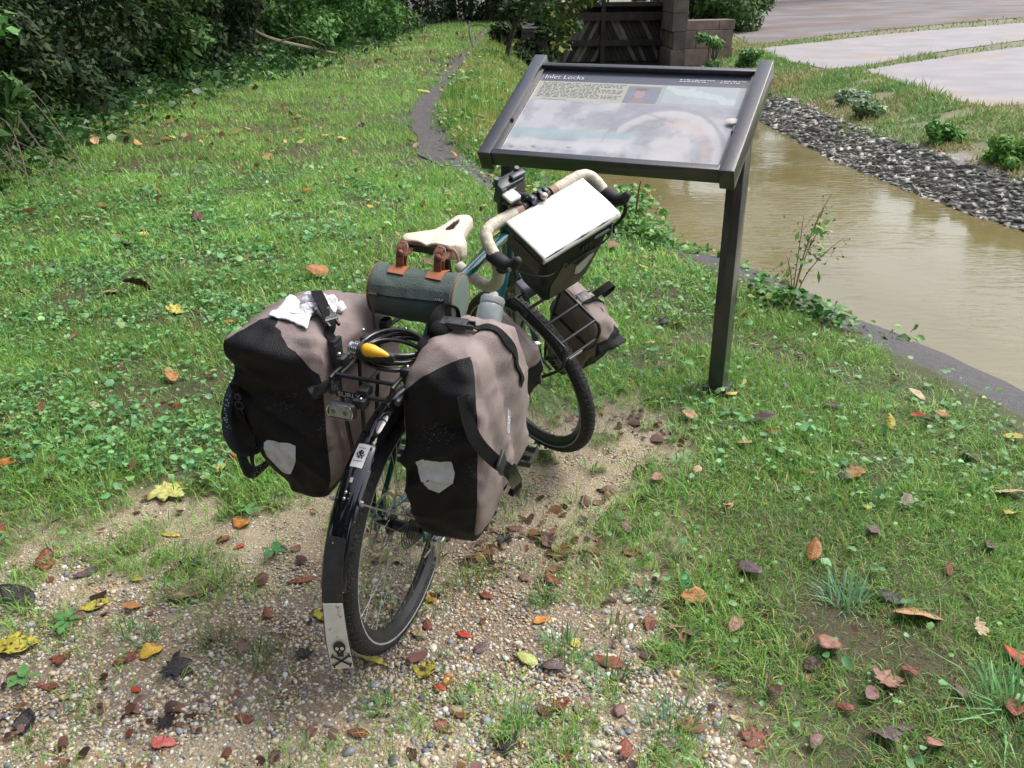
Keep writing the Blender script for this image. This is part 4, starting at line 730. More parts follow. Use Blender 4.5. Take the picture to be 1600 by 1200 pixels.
# crank set, chain, pedals, derailleur
y = np.array([0, 1, 0.]); mb = MB(); ca = R(-25)
for s, a in ((-1, ca), (1, ca+math.pi)): mb.tube([BB+y*s*.065, BB+y*s*.075+np.array([math.cos(a)*.17, 0, math.sin(a)*.17])], [.013, .010], 10)
mb.ring(BB-y*.055, (0, 1, 0), .085, [(0, -.002), (.012, -.002), (.012, .002), (0, .002)], 60); mb.ring(BB-y*.048, (0, 1, 0), .065, [(0, -.002), (.012, -.002), (.012, .002), (0, .002)], 48); mb.build('crankset', blk, bike, TB)
for s, a in ((-1, ca), (1, ca+math.pi)):
    c0 = BB+y*s*.13+np.array([math.cos(a)*.17, 0, math.sin(a)*.17]); mb = MB()
    for dx in (-.045, .045): mb.box(c0+[dx, 0, 0], (.008, .095, .018), bev=.002)
    for dy in (-.045, .045): mb.box(c0+[0, dy, 0], (.095, .008, .018), bev=.002)
    mb.box(c0, (.022, .095, .020), bev=.003)
    for dx in (-.045, -.02, .02, .045):
        for dy in (-.04, -.015, .015, .04): mb.cyl(c0+[dx, dy, .008], c0+[dx, dy, .014], .002, 5)
    mb.build('pedal', mat('scuffed_black', (.03, .03, .032), .45, vary=.4, vscale=60), bike, TB)
mb = MB(); t0_, t1_ = RC-y*.045, BB-y*.055
mb.tube([t0_+[0, 0, .035], t1_+[0, 0, .088]], .0035, 6).tube([t0_+[.03, 0, -.115], t1_+[0, 0, -.09]], .0035, 6); mb.build('chain', mat('chain_steel', (.12, .11, .10), .4, .8), bike, TB)
mb = MB().box(RC+[.02, -.088, -.045], (.045, .022, .045), bev=.006).box(RC+[.035, -.082, -.085], (.022, .010, .085), ax=[(1, 0, -.25), (0, 1, 0), (.25, 0, 1)], bev=.003).box(RC+[.035, -.092, -.055], (.03, .02, .03), bev=.005)
for z in (-.055, -.112): mb.ring(RC+[.03, -.082, z], (0, 1, 0), .012, [(0, -.004), (.008, -.004), (.008, .004), (0, .004)], 16)
mb.build('derailleur', chrome, bike, TB)
# fender
FR = .378; mb = MB(); wdt = .031; prof = [(math.cos(a)*.022-.022, wdt*math.sin(a)/math.sin(1.25)) for a in np.linspace(-1.25, 1.25, 15)]; prof += [(p[0]-.0018, p[1]*.97) for p in reversed(prof)]
mb.ring(RC, (0, 1, 0), FR, prof, 60, a0=0, a1=1, ref=None) if 0 else None
def arc(a, rr, yy=0., c=RC): return c+np.array([math.cos(R(a))*rr, yy, math.sin(R(a))*rr])
rings = [[arc(a, FR+pr, pa) for pr, pa in prof] for a in np.linspace(38, 167, 60)]
mb.loft(rings); fen = mb.build('rear_fender', gfen, bike, TB)
# mud flap with its white painted end
fl = [(arc(148, FR+.003, -.002), .042), (arc(156, FR+.004, -.005), .043), ((-.3725, -.009, .42), .044), ((-.380, -.013, .36), .046), ((-.384, -.017, .30), .050), ((-.382, -.021, .235), .052), ((-.378, -.022, .205), .051)]
def flap(t0, t1, th, k=14, wsc=1.):
    P = catmull([q for q, _ in fl], 10); Wd = np.interp(np.linspace(0, 1, len(P)), np.linspace(0, 1, len(fl)), [q for _, q in fl]); i0_, i1_ = int(t0*(len(P)-1)), int(t1*(len(P)-1)); rs = []
    for i in range(i0_, i1_+1):
        tg = nrm(P[min(i+1, len(P)-1)]-P[max(i-1, 0)]); no = np.array([-tg[2], 0, tg[0]]); no = no if no[0] < 0 else -no; wv = Wd[i]*wsc
        if t1 == 1: rem = (i1_-i)*np.linalg.norm(P[1]-P[0]); cut = max(0, .014-rem); wv -= 2*(.014-math.sqrt(max(0, .014**2-cut**2)))
        tw_ = .42*min(1, i/(len(P)*.5)); yw = y*math.cos(tw_)-np.array([1, 0, 0])*math.sin(tw_); no = nrm(np.cross(tg, yw)); no = no if no[0] < 0 else -no
        rs.append([P[i]+yw*s*wv/2*q+no*(.0012*h_+th) for h_, order in ((1, np.linspace(-1, 1, k)), (-1, np.linspace(1, -1, k))) for q in order for s in (1,)])
    return rs
mb = MB().loft(flap(0, 1, 0)); mflap = mb.build('mud_flap', mat('black_flap', (.022, .022, .023), .5, vary=.3, vscale=40, speck=((.3, .25, .2), 90, .2)), fen, TB)
mb = MB().loft(flap(.43, .985, .0022, wsc=.92)); wp = mb.build('white_flap_end', mat('scuffed_white', (.62, .61, .56), .5, vary=.1, vscale=30, vary2=((.16, .15, .13), 60, .64)), fen, TB)
# skull and crossbones on the flap, in the plane of its outer face
fo = np.array([-.3825, -.0215, .262]); ft = nrm(np.array([.04, -.03, -1.])); fn = np.array([-math.cos(.42), -math.sin(.42), -.05]); fn = nrm(fn)
def fl3(px, py, lift=.0062): return fo+np.array([math.sin(.42), -math.cos(.42), 0])*px*1.0-ft*py*1.5+fn*lift
def disc2(cx, cy, rx, ry, n=20): return [(cx+rx*math.cos(2*math.pi*i/n), cy+ry*math.sin(2*math.pi*i/n)) for i in range(n)]
def decal(name, polys, at, m, parent, T): 
    V = []; F = []
    for p in polys: F.append(tuple(range(len(V), len(V)+len(p)))); V += [at(*q) for q in p]
    o = np_mesh(name, T(np.array(V)), F, m, parent); bm = bmesh.new(); bm.from_mesh(o.data); bmesh.ops.triangulate(bm, faces=bm.faces); bm.to_mesh(o.data); bm.free(); return o
ink = mat('black_ink', (.015, .015, .016), .5)
bones = []
for s in (1, -1):
    a = R(28)*s; ca_, sa_ = math.cos(a), math.sin(a); bones.append([(x_*ca_-y_*sa_, x_*sa_+y_*ca_-.017) for x_, y_ in [(-.019, -.0022), (.019, -.0022), (.0195, -.005), (.0235, -.004), (.0225, 0), (.0235, .004), (.0195, .005), (.019, .0022), (-.019, .0022), (-.0195, .005), (-.0235, .004), (-.0225, 0), (-.0235, -.004), (-.0195, -.005)]])
decal('skull_print', [disc2(0, .010, .0135, .0125), [(-.008, .002), (.008, .002), (.0065, -.009), (-.0065, -.009)]]+bones, fl3, ink, fen, TB)
decal('skull_eyes', [disc2(-.0055, .008, .0038, .0035), disc2(.0055, .008, .0038, .0035), [(0, .004), (-.0016, .0005), (.0016, .0005)]], lambda a, b: fl3(a, b, .0068), mat('scuffed_white_print', (.6, .6, .55), .5), fen, TB)
# sticker, bolts, stays
def fen_pt(a, yy, lift=.001): q = yy/wdt*1.25*.76; q = math.asin(min(.99, abs(yy)*math.sin(1.25)/wdt))*(1 if yy > 0 else -1); return arc(a, FR+math.cos(q)*.022-.022+lift, yy)
def on_fender(name, a0, a1, y0, y1, m, lift):
    rs = [[fen_pt(a, yy, lift) for yy in np.linspace(y0, y1, 8)] for a in np.linspace(a0, a1, 8)]; return MB().loft(rs, cap=False, closed_u=False).build(name, m, fen, TB)
on_fender('sticker', 115.8, 124.6, -.014, .016, mat('white_sticker', (.72, .72, .70), .35), .0012)
st = []
for cx, cy, rx_, ry_ in [(0, .010, .0030, .003), (-.004, .007, .002, .004), (.005, .006, .0022, .0045), (0, .004, .003, .0045), (-.006, .001, .0025, .002), (.003, -.001, .004, .0022), (-.003, -.004, .0045, .002), (.006, -.005, .002, .004), (0, -.006, .002, .003), (-.0085, .004, .0012, .003), (.0088, .001, .0012, .0035)]: st.append(disc2(cx, cy, rx_, ry_, 9))
for k in range(7): st.append([(-.010+.003*k, -.016), (-.0082+.003*k, -.016), (-.0082+.003*k, -.0135), (-.010+.003*k, -.0135)])
for k in range(6): st.append([(-.009+.003*k, .0165), (-.0072+.003*k, .0165), (-.0072+.003*k, .0185), (-.009+.003*k, .0185)])
decal('sticker_print', st, lambda px, py: fen_pt(120.1-py/FR*57.3, -px+.001, .002), ink, fen, TB)
on_fender('small_sticker', 128.3, 130.0, -.004, .003, mat('pinkish_sticker', (.55, .35, .32), .4), .0012)
mb = MB()
for a, yy in ((133.5, .003), (135.6, .003), (150.2, .004), (152.6, .004), (96.3, .0), (94.0, .003)): mb.ball(fen_pt(a, yy, .001), .0042, 6)
mb.build('fender_bolt', chrome, fen, TB)
mb = MB()
for s in (-1, 1): mb.tube([arc(136, FR-.008, s*.032), arc(136, FR-.03, s*.04), RC+[.0, s*.075, .03]], .0022, 6).box(arc(136, FR-.008, s*.036), (.008, .010, .013), bev=.002)
mb.build('fender_stay', silv, bike, TB)
# rear rack
RX, RZ, RY = -.1498, .819, .0728; mb = MB()
mb.tube([(.25, .055, RZ), (.12, RY, RZ), (RX+.01, RY, RZ), (RX-.012, RY-.001, RZ-.008), (RX-.022, RY-.005, RZ-.026), (RX-.022, RY-.018, RZ-.030), (RX-.022, -RY+.018, RZ-.030), (RX-.022, -RY+.005, RZ-.026), (RX-.012, -RY+.001, RZ-.008), (RX+.01, -RY, RZ), (.12, -RY, RZ), (.25, -.055, RZ)], .0055, 10, smooth=5)
for x_ in (RX, -.03, .09, .2): mb.cyl((x_, -RY*.96, RZ), (x_, RY*.96, RZ), .0048, 10)
for s in (-1, 1):
    for x_ in (-.115, -.02, .08): mb.tube([(x_, s*RY, RZ), (x_+.01, s*(RY+.012), RZ-.06), (x_*.35+.01, s*.088, RW+.10), (.005, s*.080, RW+.02)], .005, 8, smooth=6)
    mb.tube([(-.10, s*(RY+.006), RZ-.10), (.09, s*(RY+.006), RZ-.10)], .0045, 8); mb.tube([(.25, s*.055, RZ), (.32, s*.02, .78)], .005, 8)
mb.build('rear_rack', blk, bike, TB)
pt = MB().box((RX-.0285, .022, RZ-.028), (.003, .066, .015)); pl = pt.build('rack_plate', blk, bike, TB, smooth=False)
letters('lettering', 'SURLY', .0150, lambda x_, y_: (RX-.0305, .050-x_, RZ-.0330+y_), mat('rack_lettering', (.72, .72, .72), .4), bike, T=TB, sx=1.25)
# tail light
tl = np.array([-.200, .031, .765]); mb = MB().box(tl, (.022, .066, .034), bev=.009).box(tl+[.02, -.035, .014], (.03, .03, .022), bev=.004).box((RX-.012, -.005, RZ-.022), (.03, .026, .018), bev=.003); lamp = mb.build('tail_light', blkp, bike, TB)
mb = MB().tube([tl+[-.0115, yy, zz] for yy, zz in [(.030, 0), (.026, .012), (.015, .0155), (-.015, .0155), (-.026, .012), (-.030, 0), (-.026, -.012), (-.015, -.0155), (.015, -.0155), (.026, -.012)]], .0018, 6, closed=True, smooth=3); mb.build('bezel', chrome, lamp, TB)
lens = mat('clear_lens', (.30, .33, .30), .1, coat=1); mb = MB()
for s in (-1, 1): mb.ball(tl+[-.009, s*.014, 0], (.005, .0135, .0125), 8)
mb.box(tl+[-.0105, 0, 0], (.003, .05, .026), bev=.001); mb.build('lens', lens, lamp, TB); mb = MB()
for s in (-1, 1): mb.ball(tl+[-.0135, s*.014, 0], (.002, .006, .006), 6)
mb.build('reflector', mat('lamp_core', (.08, .09, .08), .2, coat=1), lamp, TB); MB().ball(tl+[.012, -.04, .027], .004, 6).ball(tl+[.026, -.034, .027], .004, 6).build('lamp_bolt', chrome, lamp, TB)
# saddle: leather top with a slot, rails, frame plate
SX0, SX1, SZ = .205, .478, 1.003
def hw_(t): return float(np.interp(t, [0, .06, .16, .30, .45, .60, .8, .93, 1], [.050, .073, .0796, .066, .043, .029, .022, .0195, .010]))
def top_(t): return SZ+.0+float(np.interp(t, [0, .15, .5, .9, 1], [.008, .010, -.002, .004, -.002]))
NT, NS = 44, 25; G = []; 
for i in range(NT+1):
    t = i/NT; hwid = hw_(t); dr = float(np.interp(t, [0, .2, .5, 1], [.030, .040, .034, .022])); xx = SX0+(SX1-SX0)*t
    for j in range(NS+1):
        s = -1+2*j/NS; q = abs(s); lat = min(1, q/.80); yy = math.copysign(hwid*(math.sin(lat*1.35)/math.sin(1.35)), s) if q < .8 else math.copysign(hwid*(1-.03*(q-.8)), s); zz = top_(t)-.006*lat**2-(dr*max(0, (q-.72)/.28)**1.4)-.010*(1-min(1, q/.3))**2*(t < .3)*(1-t/.3)
        if q > .8: zz = top_(t)-.006-(dr*((q-.72)/.28)**1.4)
        G.append((xx+(.018*(1-math.cos(s*1.3)) if t < .08 else .010*(t < .3)*(1-t/.3)*s*s), yy, zz))
F = []
for i in range(NT):
    for j in range(NS):
        t, s = (i+.5)/NT, abs(-1+2*(j+.5)/NS)
        if .46 < t < .80 and s < .20*(1-abs((t-.63)/.18)**2) +.02: continue
        a = i*(NS+1)+j; F.append((a, a+1, a+NS+2, a+NS+1))
sad = MB().add(G, F).build('saddle', mat('cream_leather', (.62, .54, .44), .5, vary=.06, vscale=30, bump=.4, bscale=160), bike, TB); md = sad.modifiers.new('thick', 'SOLIDIFY'); md.thickness = .0055; md.offset = 1
mb = MB().box((.232, 0, SZ-.012), (.012, .118, .026), bev=.004); mb.build('cantle_plate', mat('dull_grey_metal', (.10, .11, .11), .35, .6), sad, TB)
MB().tube([(.212, yy, zz) for yy, zz in [(-.079, SZ-.028), (-.070, SZ-.004), (-.04, SZ+.002), (0, SZ+.0015), (.04, SZ+.002), (.070, SZ-.004), (.079, SZ-.028)]], .0034, 6, smooth=4).build('leather_edge', mat('tan_leather_edge', (.36, .22, .12), .5), sad, TB)
mb = MB()
for s in (-1, 1): mb.tube([(.24, s*.03, SZ-.02), (.28, s*.022, SZ-.045), (.36, s*.022, SZ-.045), (.45, s*.008, SZ-.022)], .0035, 8, smooth=5)
mb.build('saddle_rail', chrome, sad, TB)
# fork, stem, bar (steered)
mb = MB()
mb.tube([axp(.715), axp(.66)], .020, 16)
for s in (-1, 1): mb.tube([axp(.675)+[0, s*.03, 0], axp(.66)+[.004, s*.050, -.01], axp(.52)+[.012, s*.056, 0], FC+[-.01, s*.058, .05], FC+[0, s*.056, 0]], [.013, .014, .0125, .010, .009], 12, smooth=6)
mb.build('fork', teal, bike, TF)
mb = MB().cyl(axp(.895), axp(1.015), .019, 16); SB = np.array([.911, 0, 1.07]); mb.tube([axp(.985), SB], [.018, .017], 14); mb.cyl(SB-[0, .022, 0], SB+[0, .022, 0], .0215, 16); mb.cyl(axp(1.012), axp(1.02), .020, 16); stem = mb.build('stem', blk, bike, TF)
bar = [(.911, 0, 1.07), (.911, .12, 1.073), (.913, .17, 1.075), (.925, .197, 1.072), (.95, .209, 1.062), (.985, .213, 1.045), (1.010, .214, 1.012), (1.012, .215, .97), (.995, .216, .93), (.96, .217, .905), (.92, .218, .894), (.86, .219, .882)]
mb = MB(); mb.tube([(x_, -y_, z_) for x_, y_, z_ in reversed(bar[1:])]+bar, .0128, 12, smooth=6); hb = mb.build('handlebar', blk, bike, TF)
for s in (-1, 1):
    mb = MB(); P = catmull([(x_, s*y_, z_) for x_, y_, z_ in [(.911, .075, 1.0715)]+bar[1:]], 14); mb.tube(P, [.0172+.0006*((i//5) % 2) for i in range(len(P))], 14); mb.build('bar_tape', tape, hb, TF)
    MB().tube([(.911, s*.055, 1.071), (.911, s*.078, 1.0715)], .0178, 14).build('tape_end', mat('tan_finishing_tape', (.33, .20, .14), .6), hb, TF)
    mb = MB(); c0 = np.array([1.0, s*.214, 1.03]); mb.tube([c0+[-.03, 0, .012], c0+[.01, 0, .022], c0+[.035, 0, .030], c0+[.054, -s*.002, .050], c0+[.062, -s*.004, .074]], [.0195, .021, .0185, .0165, .011], 14, smooth=6).tube([c0+[.02, 0, .0], c0+[.02, 0, .03]], .018, 10); mb.ball(c0+[.062, -s*.004, .074], .0125, 8); hd_ = mb.build('brake_hood', mat('hood_rubber', (.020, .020, .022), .65), hb, TF)
    mb = MB().tube([c0+[.055, 0, .045], c0+[.072, 0, .020], c0+[.066, 0, -.03], c0+[.052, 0, -.070], c0+[.060, 0, -.09]], [.006, .0065, .006, .005, .004], 8, smooth=6); mb.build('brake_lever', mat('lever_metal', (.05, .05, .055), .25, .7), hd_, TF)
    MB().ball(c0+[.056, s*.012, .045], .007, 6).build('lever_pivot', chrome, hd_, TF)
# computer and phone mount on the bar
cc = np.array([.885, -.078, 1.115]); MB().box(cc, (.040, .042, .012), ax=[(1, 0, .05), (0, 1, 0), (0, 0, 1)], bev=.008).build('bike_computer', mat('white_plastic', (.78, .72, .69), .35), bike, TF)
MB().box(cc-[0, 0, .009], (.041, .043, .008), bev=.004).cyl(cc-[0, 0, .01], (.911, -.05, 1.075), .010, 10).build('computer_mount', blkp, bike, TF)
mb = MB().box((.845, -.058, 1.125), (.040, .085, .016), bev=.005).box((.853, -.09, 1.10), (.03, .02, .06), bev=.004).box((.85, -.03, 1.14), (.02, .05, .012), bev=.004).box((.86, -.062, 1.09), (.028, .03, .06), bev=.004)
for yy in (-.095, -.02): mb.cyl((.835, yy, 1.12), (.835, yy, 1.15), .007, 8)
mb.build('phone_holder', mat('dark_teal_plastic', (.02, .035, .045), .25, vary=.3, vscale=80), bike, TF)
mb = MB(); 
for yy in (.010, .030, -.022): mb.ring((.911, yy, 1.07), (0, 1, 0), .019, [(0, -.006), (.006, -.006), (.006, .006), (0, .006)], 18).box((.911, yy, 1.098), (.018, .012, .012), bev=.002)
mb.build('bar_clamp', mat('blue_grey_clamp', (.05, .055, .08), .35, .3), bike, TF); MB().ball((.925, .012, 1.098), (.011, .013, .009), 8).build('bell', mat('copper', (.55, .38, .30), .3, .6), bike, TF)
mb = MB()
for s in (-1, 1): mb.tube([(1.02, s*.20, 1.02), (1.10, s*.13, 1.02), (1.06, s*.04, .95), (.93, s*.03, .86), (.90, s*.03, .74)], .0024, 6, smooth=8)
mb.build('brake_cable', blkp, bike, TF)
MB().tube([(.80, .012, .86), (.72, .03, .84), (.5, .022, .83), (.36, .02, .80)], .0024, 6, smooth=6).build('frame_cable', blkp, bike, TB)
# front rack
FX, FZ, FY = WB+.142, .742, .074; mb = MB()
mb.tube([(FX-.21, FY, FZ), (FX-.005, FY, FZ), (FX+.016, FY, FZ-.006), (FX+.028, FY, FZ-.028), (FX+.030, FY-.004, FZ-.07), (FX+.024, FY, FZ-.12), (FX-.06, FY+.004, .46), (FC[0]+.005, .082, RW+.02)], .0054, 10, smooth=6)
mb.tube([(FX-.21, -FY, FZ), (FX-.005, -FY, FZ), (FX+.016, -FY, FZ-.006), (FX+.028, -FY, FZ-.028), (FX+.030, -FY+.004, FZ-.07), (FX+.024, -FY, FZ-.12), (FX-.06, -FY-.004, .46), (FC[0]+.005, -.082, RW+.02)], .0054, 10, smooth=6)
for x_ in (FX, FX-.0769, FX-.154, FX-.21): mb.cyl((x_, -FY, FZ), (x_, FY, FZ), .0050, 10)
mb.cyl((FX+.030, -FY+.004, FZ-.06), (FX+.030, FY-.004, FZ-.06), .0055, 10)
for s in (-1, 1): mb.tube([(FX-.154, s*FY, FZ), (FX-.16, s*(FY+.004), .6), (FC[0]-.02, s*.084, .44), (FC[0], s*.084, RW+.02)], .005, 8, smooth=5); mb.tube([(FX-.16, s*(FY+.004), .60), (FX+.0, s*(FY+.004), .60)], .0045, 8)
mb.tube([(FX-.21, 0, FZ), (FX-.26, 0, FZ-.01), axp(.70)+[.02, 0, 0]], .005, 8); mb.build('front_rack', blk, bike, TF)
mb = MB().box((FX-.13, -FY-.007, FZ-.045), (.115, .002, .010), ax=[(1, 0, -.10), (0, 1, 0), (.10, 0, 1)]).box((FX-.02, -.01, FZ-.062), (.002, .001, .001)); mb.box((FX+.036, -.028, FZ-.059), (.002, .055, .011)); mb.build('rack_reflector', strip, bike, TF, smooth=False)
mb = MB().box((FX-.215, -.004, FZ+.008), (.07, .075, .014), bev=.004); mb.build('rack_mount_plate', mat('grey_plate', (.14, .145, .17), .3, .3), bike, TF)
MB().tube([FC+[0, -.065, 0], FC+[0, -.085, .004]], .008, 8).build('quick_release', silv, bike, TF); MB().box(FC+[-.035, .052, .085], (.04, .02, .05), bev=.005).build('brake_caliper', silv, bike, TF)
# bottle in its cage
BA = nrm(axp(.76)-BB); bo = BB+BA*.385+np.array([-BA[2], 0, BA[0]])*.060
def rot_body(pr, T, m, name, parent, c, a, n=24): return MB().loft([[c+a*h+(np.cross(a, [0, 1, 0])*math.cos(t)+y*math.sin(t))*r_ for t in np.linspace(0, 2*math.pi, n, endpoint=False)] for h, r_ in pr]).build(name, m, parent, T)
wl = TB([bo])[0]; bt = empty('water_bottle', tuple(map(float, wl)), 'translucent white water bottle with a white cap in the bike frame', 'bottle')
rot_body([(-.13, .037), (-.125, .040), (-.02, .040), (-.012, .0365), (-.004, .0365), (.004, .040), (.055, .040), (.066, .0365), (.07, .034)], TB, mat('milky_plastic', (.76, .81, .84), .3, vary=.12, vscale=24, trans=.0, coat=.3), 'bottle_body', bt, bo, BA)
rot_body([(.068, .036), (.070, .038), (.088, .038), (.093, .034), (.097, .014), (.106, .013), (.110, .009)], TB, mat('white_cap', (.62, .66, .68), .35), 'cap', bt, bo, BA)
mb = MB(); pn = np.array([-BA[2], 0, BA[0]])
for s in (-1, 1): mb.tube([bo-BA*.13+y*s*.02, bo-BA*.135-pn*.0+y*s*.036, bo-BA*.06+y*s*.040, bo+BA*.01+y*s*.038-pn*.015, bo+BA*.02-pn*.040+y*s*.01], .0028, 6, smooth=6)
mb.build('bottle_cage', blk, bike, TB)
# ---------------------------------------------------------------- panniers and the other luggage
cloth_b = mat('taupe_fabric', (.225, .155, .13), .62, vary=.09, vscale=25, bump=.6, bscale=420, stretch=(1, 1, 1), spec=.35); cloth_k = mat('black_fabric', (.0075, .0075, .0095), .60, vary=.25, vscale=18, bump=.5, bscale=300, speck=((.30, .24, .17), 130, .15), spec=.25)
refl = mat('reflector_patch', (.60, .62, .66), .4, vary=.12, vscale=50, speck=((.10, .09, .08), 170, .30)); web = mat('black_webbing', (.010, .010, .011), .8, spec=.2, bump=.8, bscale=500); buck = mat('buckle_plastic', (.018, .019, .021), .35); brownlt = mat('olive_brown_fabric', (.080, .062, .048), .6, bump=.5, bscale=300)
def seam_mat():
    m = mat('two_tone_fabric', (.255, .205, .192), .62, vary=.09, vscale=25, bump=.6, bscale=420, spec=.35); n = m.node_tree.nodes; l = m.node_tree.links; p1 = n['Principled BSDF']; out = n['Material Output']
    p2 = n.new('ShaderNodeBsdfPrincipled'); p2.inputs['Roughness'].default_value = .58; p2.inputs['Specular IOR Level'].default_value = .28; l.new(p1.inputs['Normal'].links[0].from_socket, p2.inputs['Normal'])
    tc = n.new('ShaderNodeTexCoord'); vo = n.new('ShaderNodeTexVoronoi'); vo.inputs['Scale'].default_value = 210; l.new(tc.outputs['Object'], vo.inputs['Vector']); t = n.new('ShaderNodeTexNoise'); t.inputs['Scale'].default_value = 7; l.new(tc.outputs['Object'], t.inputs['Vector'])
    mr = n.new('ShaderNodeMapRange'); mr.inputs['From Min'].default_value = .36; mr.inputs['From Max'].default_value = .72; mr.inputs['To Max'].default_value = .17; l.new(t.outputs[0], mr.inputs[0]); lt = n.new('ShaderNodeMath'); lt.operation = 'LESS_THAN'; l.new(vo.outputs['Distance'], lt.inputs[0]); l.new(mr.outputs[0], lt.inputs[1])
    x = n.new('ShaderNodeMix'); x.data_type = 'RGBA'; l.new(lt.outputs[0], x.inputs[0]); x.inputs[6].default_value = (.0075, .0075, .0095, 1); x.inputs[7].default_value = (.28, .22, .16, 1); l.new(x.outputs[2], p2.inputs['Base Color'])
    a = n.new('ShaderNodeAttribute'); a.attribute_name = 'col'; g = n.new('ShaderNodeMath'); g.operation = 'GREATER_THAN'; g.inputs[1].default_value = .5; sp = n.new('ShaderNodeSeparateColor'); l.new(a.outputs['Color'], sp.inputs[0]); l.new(sp.outputs[0], g.inputs[0])
    mx = n.new('ShaderNodeMixShader'); l.new(g.outputs[0], mx.inputs[0]); l.new(p1.outputs[0], mx.inputs[1]); l.new(p2.outputs[0], mx.inputs[2]); l.new(mx.outputs[0], out.inputs[0]); return m
fabric2 = seam_mat()
def rrect(x0, x1, y0, y1, cr, nx_=16, ny_=12):
    """outline going rear side (x0) -> side y1 -> front (x1) -> side y0; returns pts and side ids"""
    P, S = [], []; cr = min(cr, (x1-x0)*.49, abs(y1-y0)*.49); sy = 1 if y1 > y0 else -1
    def seg(a, b, n, s): 
        for t in np.linspace(0, 1, n, endpoint=False): P.append((a[0]+(b[0]-a[0])*t, a[1]+(b[1]-a[1])*t)); S.append(s)
    def arc_(cx, cy, a0, a1, s0, s1):
        for i, t in enumerate(np.linspace(0, 1, 6, endpoint=False)): a = R(a0+(a1-a0)*t); P.append((cx+cr*math.cos(a), cy+sy*cr*math.sin(a))); S.append(s0 if i < 3 else s1)
    seg((x0, y0+sy*cr), (x0, y1-sy*cr), ny_, 0); arc_(x0+cr, y1-sy*cr, 180, 90, 0, 1); seg((x0+cr, y1), (x1-cr, y1), nx_, 1); arc_(x1-cr, y1-sy*cr, 90, 0, 1, 2)
    seg((x1, y1-sy*cr), (x1, y0+sy*cr), ny_, 2); arc_(x1-cr, y0+sy*cr, 0, -90, 2, 3); seg((x1-cr, y0), (x0+cr, y0), nx_, 3); arc_(x0+cr, y0+sy*cr, -90, -180, 3, 0); return P, S
def pannier(name, par, T, keys, mats, topz, dome, seed, wr=.007, extra=None, nlev=46, blacktop=.0, bottomblack=True, cr=.028, border=None, sink=None):
    """keys: (z, x0, x1, y_in, y_out); dome: (x0,x1,y_in,y_out) of the rolled ridge at topz"""
    keys = np.array(keys, float); zs = np.linspace(keys[0, 0], keys[-1, 0], nlev); cat_ = np.array([catmull(list(keys), 8)])[0]; rings, sides, zz = [], None, []
    for z in zs: k = [np.interp(z, cat_[:, 0], cat_[:, c]) for c in range(1, 5)]; P, S = rrect(k[0], k[1], k[2], k[3], cr); rings.append([np.array([x_, y_, z]) for x_, y_ in P]); sides = S; zz.append(z)
    base = keys[-1, 1:]; ztop0 = keys[-1, 0]; nd = 12
    for i in range(1, nd+1):
        t = i/nd; e_ = 1-math.cos(t*math.pi/2); k = base*(1-e_)+np.array(dome)*e_; P, S = rrect(k[0], k[1], k[2], k[3], cr*(1-.5*t)); rings.append([np.array([x_, y_, ztop0+(topz-ztop0)*math.sin(t*math.pi/2)]) for x_, y_ in P]); zz.append(ztop0+(topz-ztop0)*math.sin(t*math.pi/2))
    bot = []                                                                  # rounded underside
    for i, t in enumerate((1, .66, .33)): k = keys[0, 1:].copy(); ins = .028*t**1.5; sg_ = 1 if k[3] > k[2] else -1; k += np.array([ins, -ins, sg_*ins, -sg_*ins]); P, S = rrect(*k, cr*.8); bot.append([np.array([x_, y_, keys[0, 0]-.022*math.sin(t*math.pi/2)]) for x_, y_ in P])
    rings = bot+rings; cen = np.array([np.mean(np.array(r), 0) for r in rings]); out = []
    for ri_, r in enumerate(rings):
        q = []
        for j, p in enumerate(r):
            d = p-cen[ri_]; d[2] = 0; d = nrm(d); v = Vector((p[0]*7+seed, p[1]*7, p[2]*5)); a = mn.noise(v)*.9; v2 = Vector((p[0]*17+seed*3, p[1]*17, p[2]*9)); b = -abs(mn.noise(v2)); v3 = Vector((p[0]*9+p[2]*16+seed, p[1]*9, p[2]*4-p[0]*10)); c3 = (1-abs(mn.noise(v3))*2.2); c3 = max(0, c3)**3
            w_ = wr*(a+1.1*b+.75*c3); 
            if extra: w_ += extra(p, sides[j])
            q.append(p+d*w_+np.array([0, 0, w_*.5*(1 if p[2] > ztop0 else .2)-(sink(p) if sink else 0)]))
        out.append(q)
    n = len(out[0]); mi = []
    for i in range(len(out)-1):
        zc = (out[i][0][2]+out[i+1][0][2])/2
        for j in range(n): s = sides[j]; pj = out[i][j]; mi.append(1 if (s == 0 and (pj[2] < border(pj[1]) if border else pj[2] < ztop0+blacktop)) or (s == 2 and pj[2] < ztop0+blacktop) or (i < 4 and bottomblack) else 0)
    sv = []
    for i in range(len(out)):
        for j in range(n):
            s, p = sides[j], out[i][j]
            if i < 3: v = .02
            elif s == 0: v = (border(p[1]) if border else ztop0+blacktop)-p[2]
            elif s == 2: v = ztop0+blacktop-p[2]
            else: v = -.012
            if s in (1, 3) and bottomblack: v = max(v, keys[0, 0]+.022-p[2])
            sv.append(.5+25*max(-.02, min(.02, v)))
    mb = MB(); mb.loft(out, cap=True); V = T(np.array(mb.v)); c3 = np.repeat(np.array(sv)[:, None], 3, 1)
    o = np_mesh(name, V, mb.f, fabric2, par, col=c3, smooth=True); bm = bmesh.new(); bm.from_mesh(o.data); bmesh.ops.recalc_face_normals(bm, faces=bm.faces); bm.to_mesh(o.data); bm.free(); return o
def tree_of(o): 
    L = wloc(o); me = o.data; return BVHTree.FromPolygons([v.co+L for v in me.vertices], [tuple(p.vertices) for p in me.polygons])
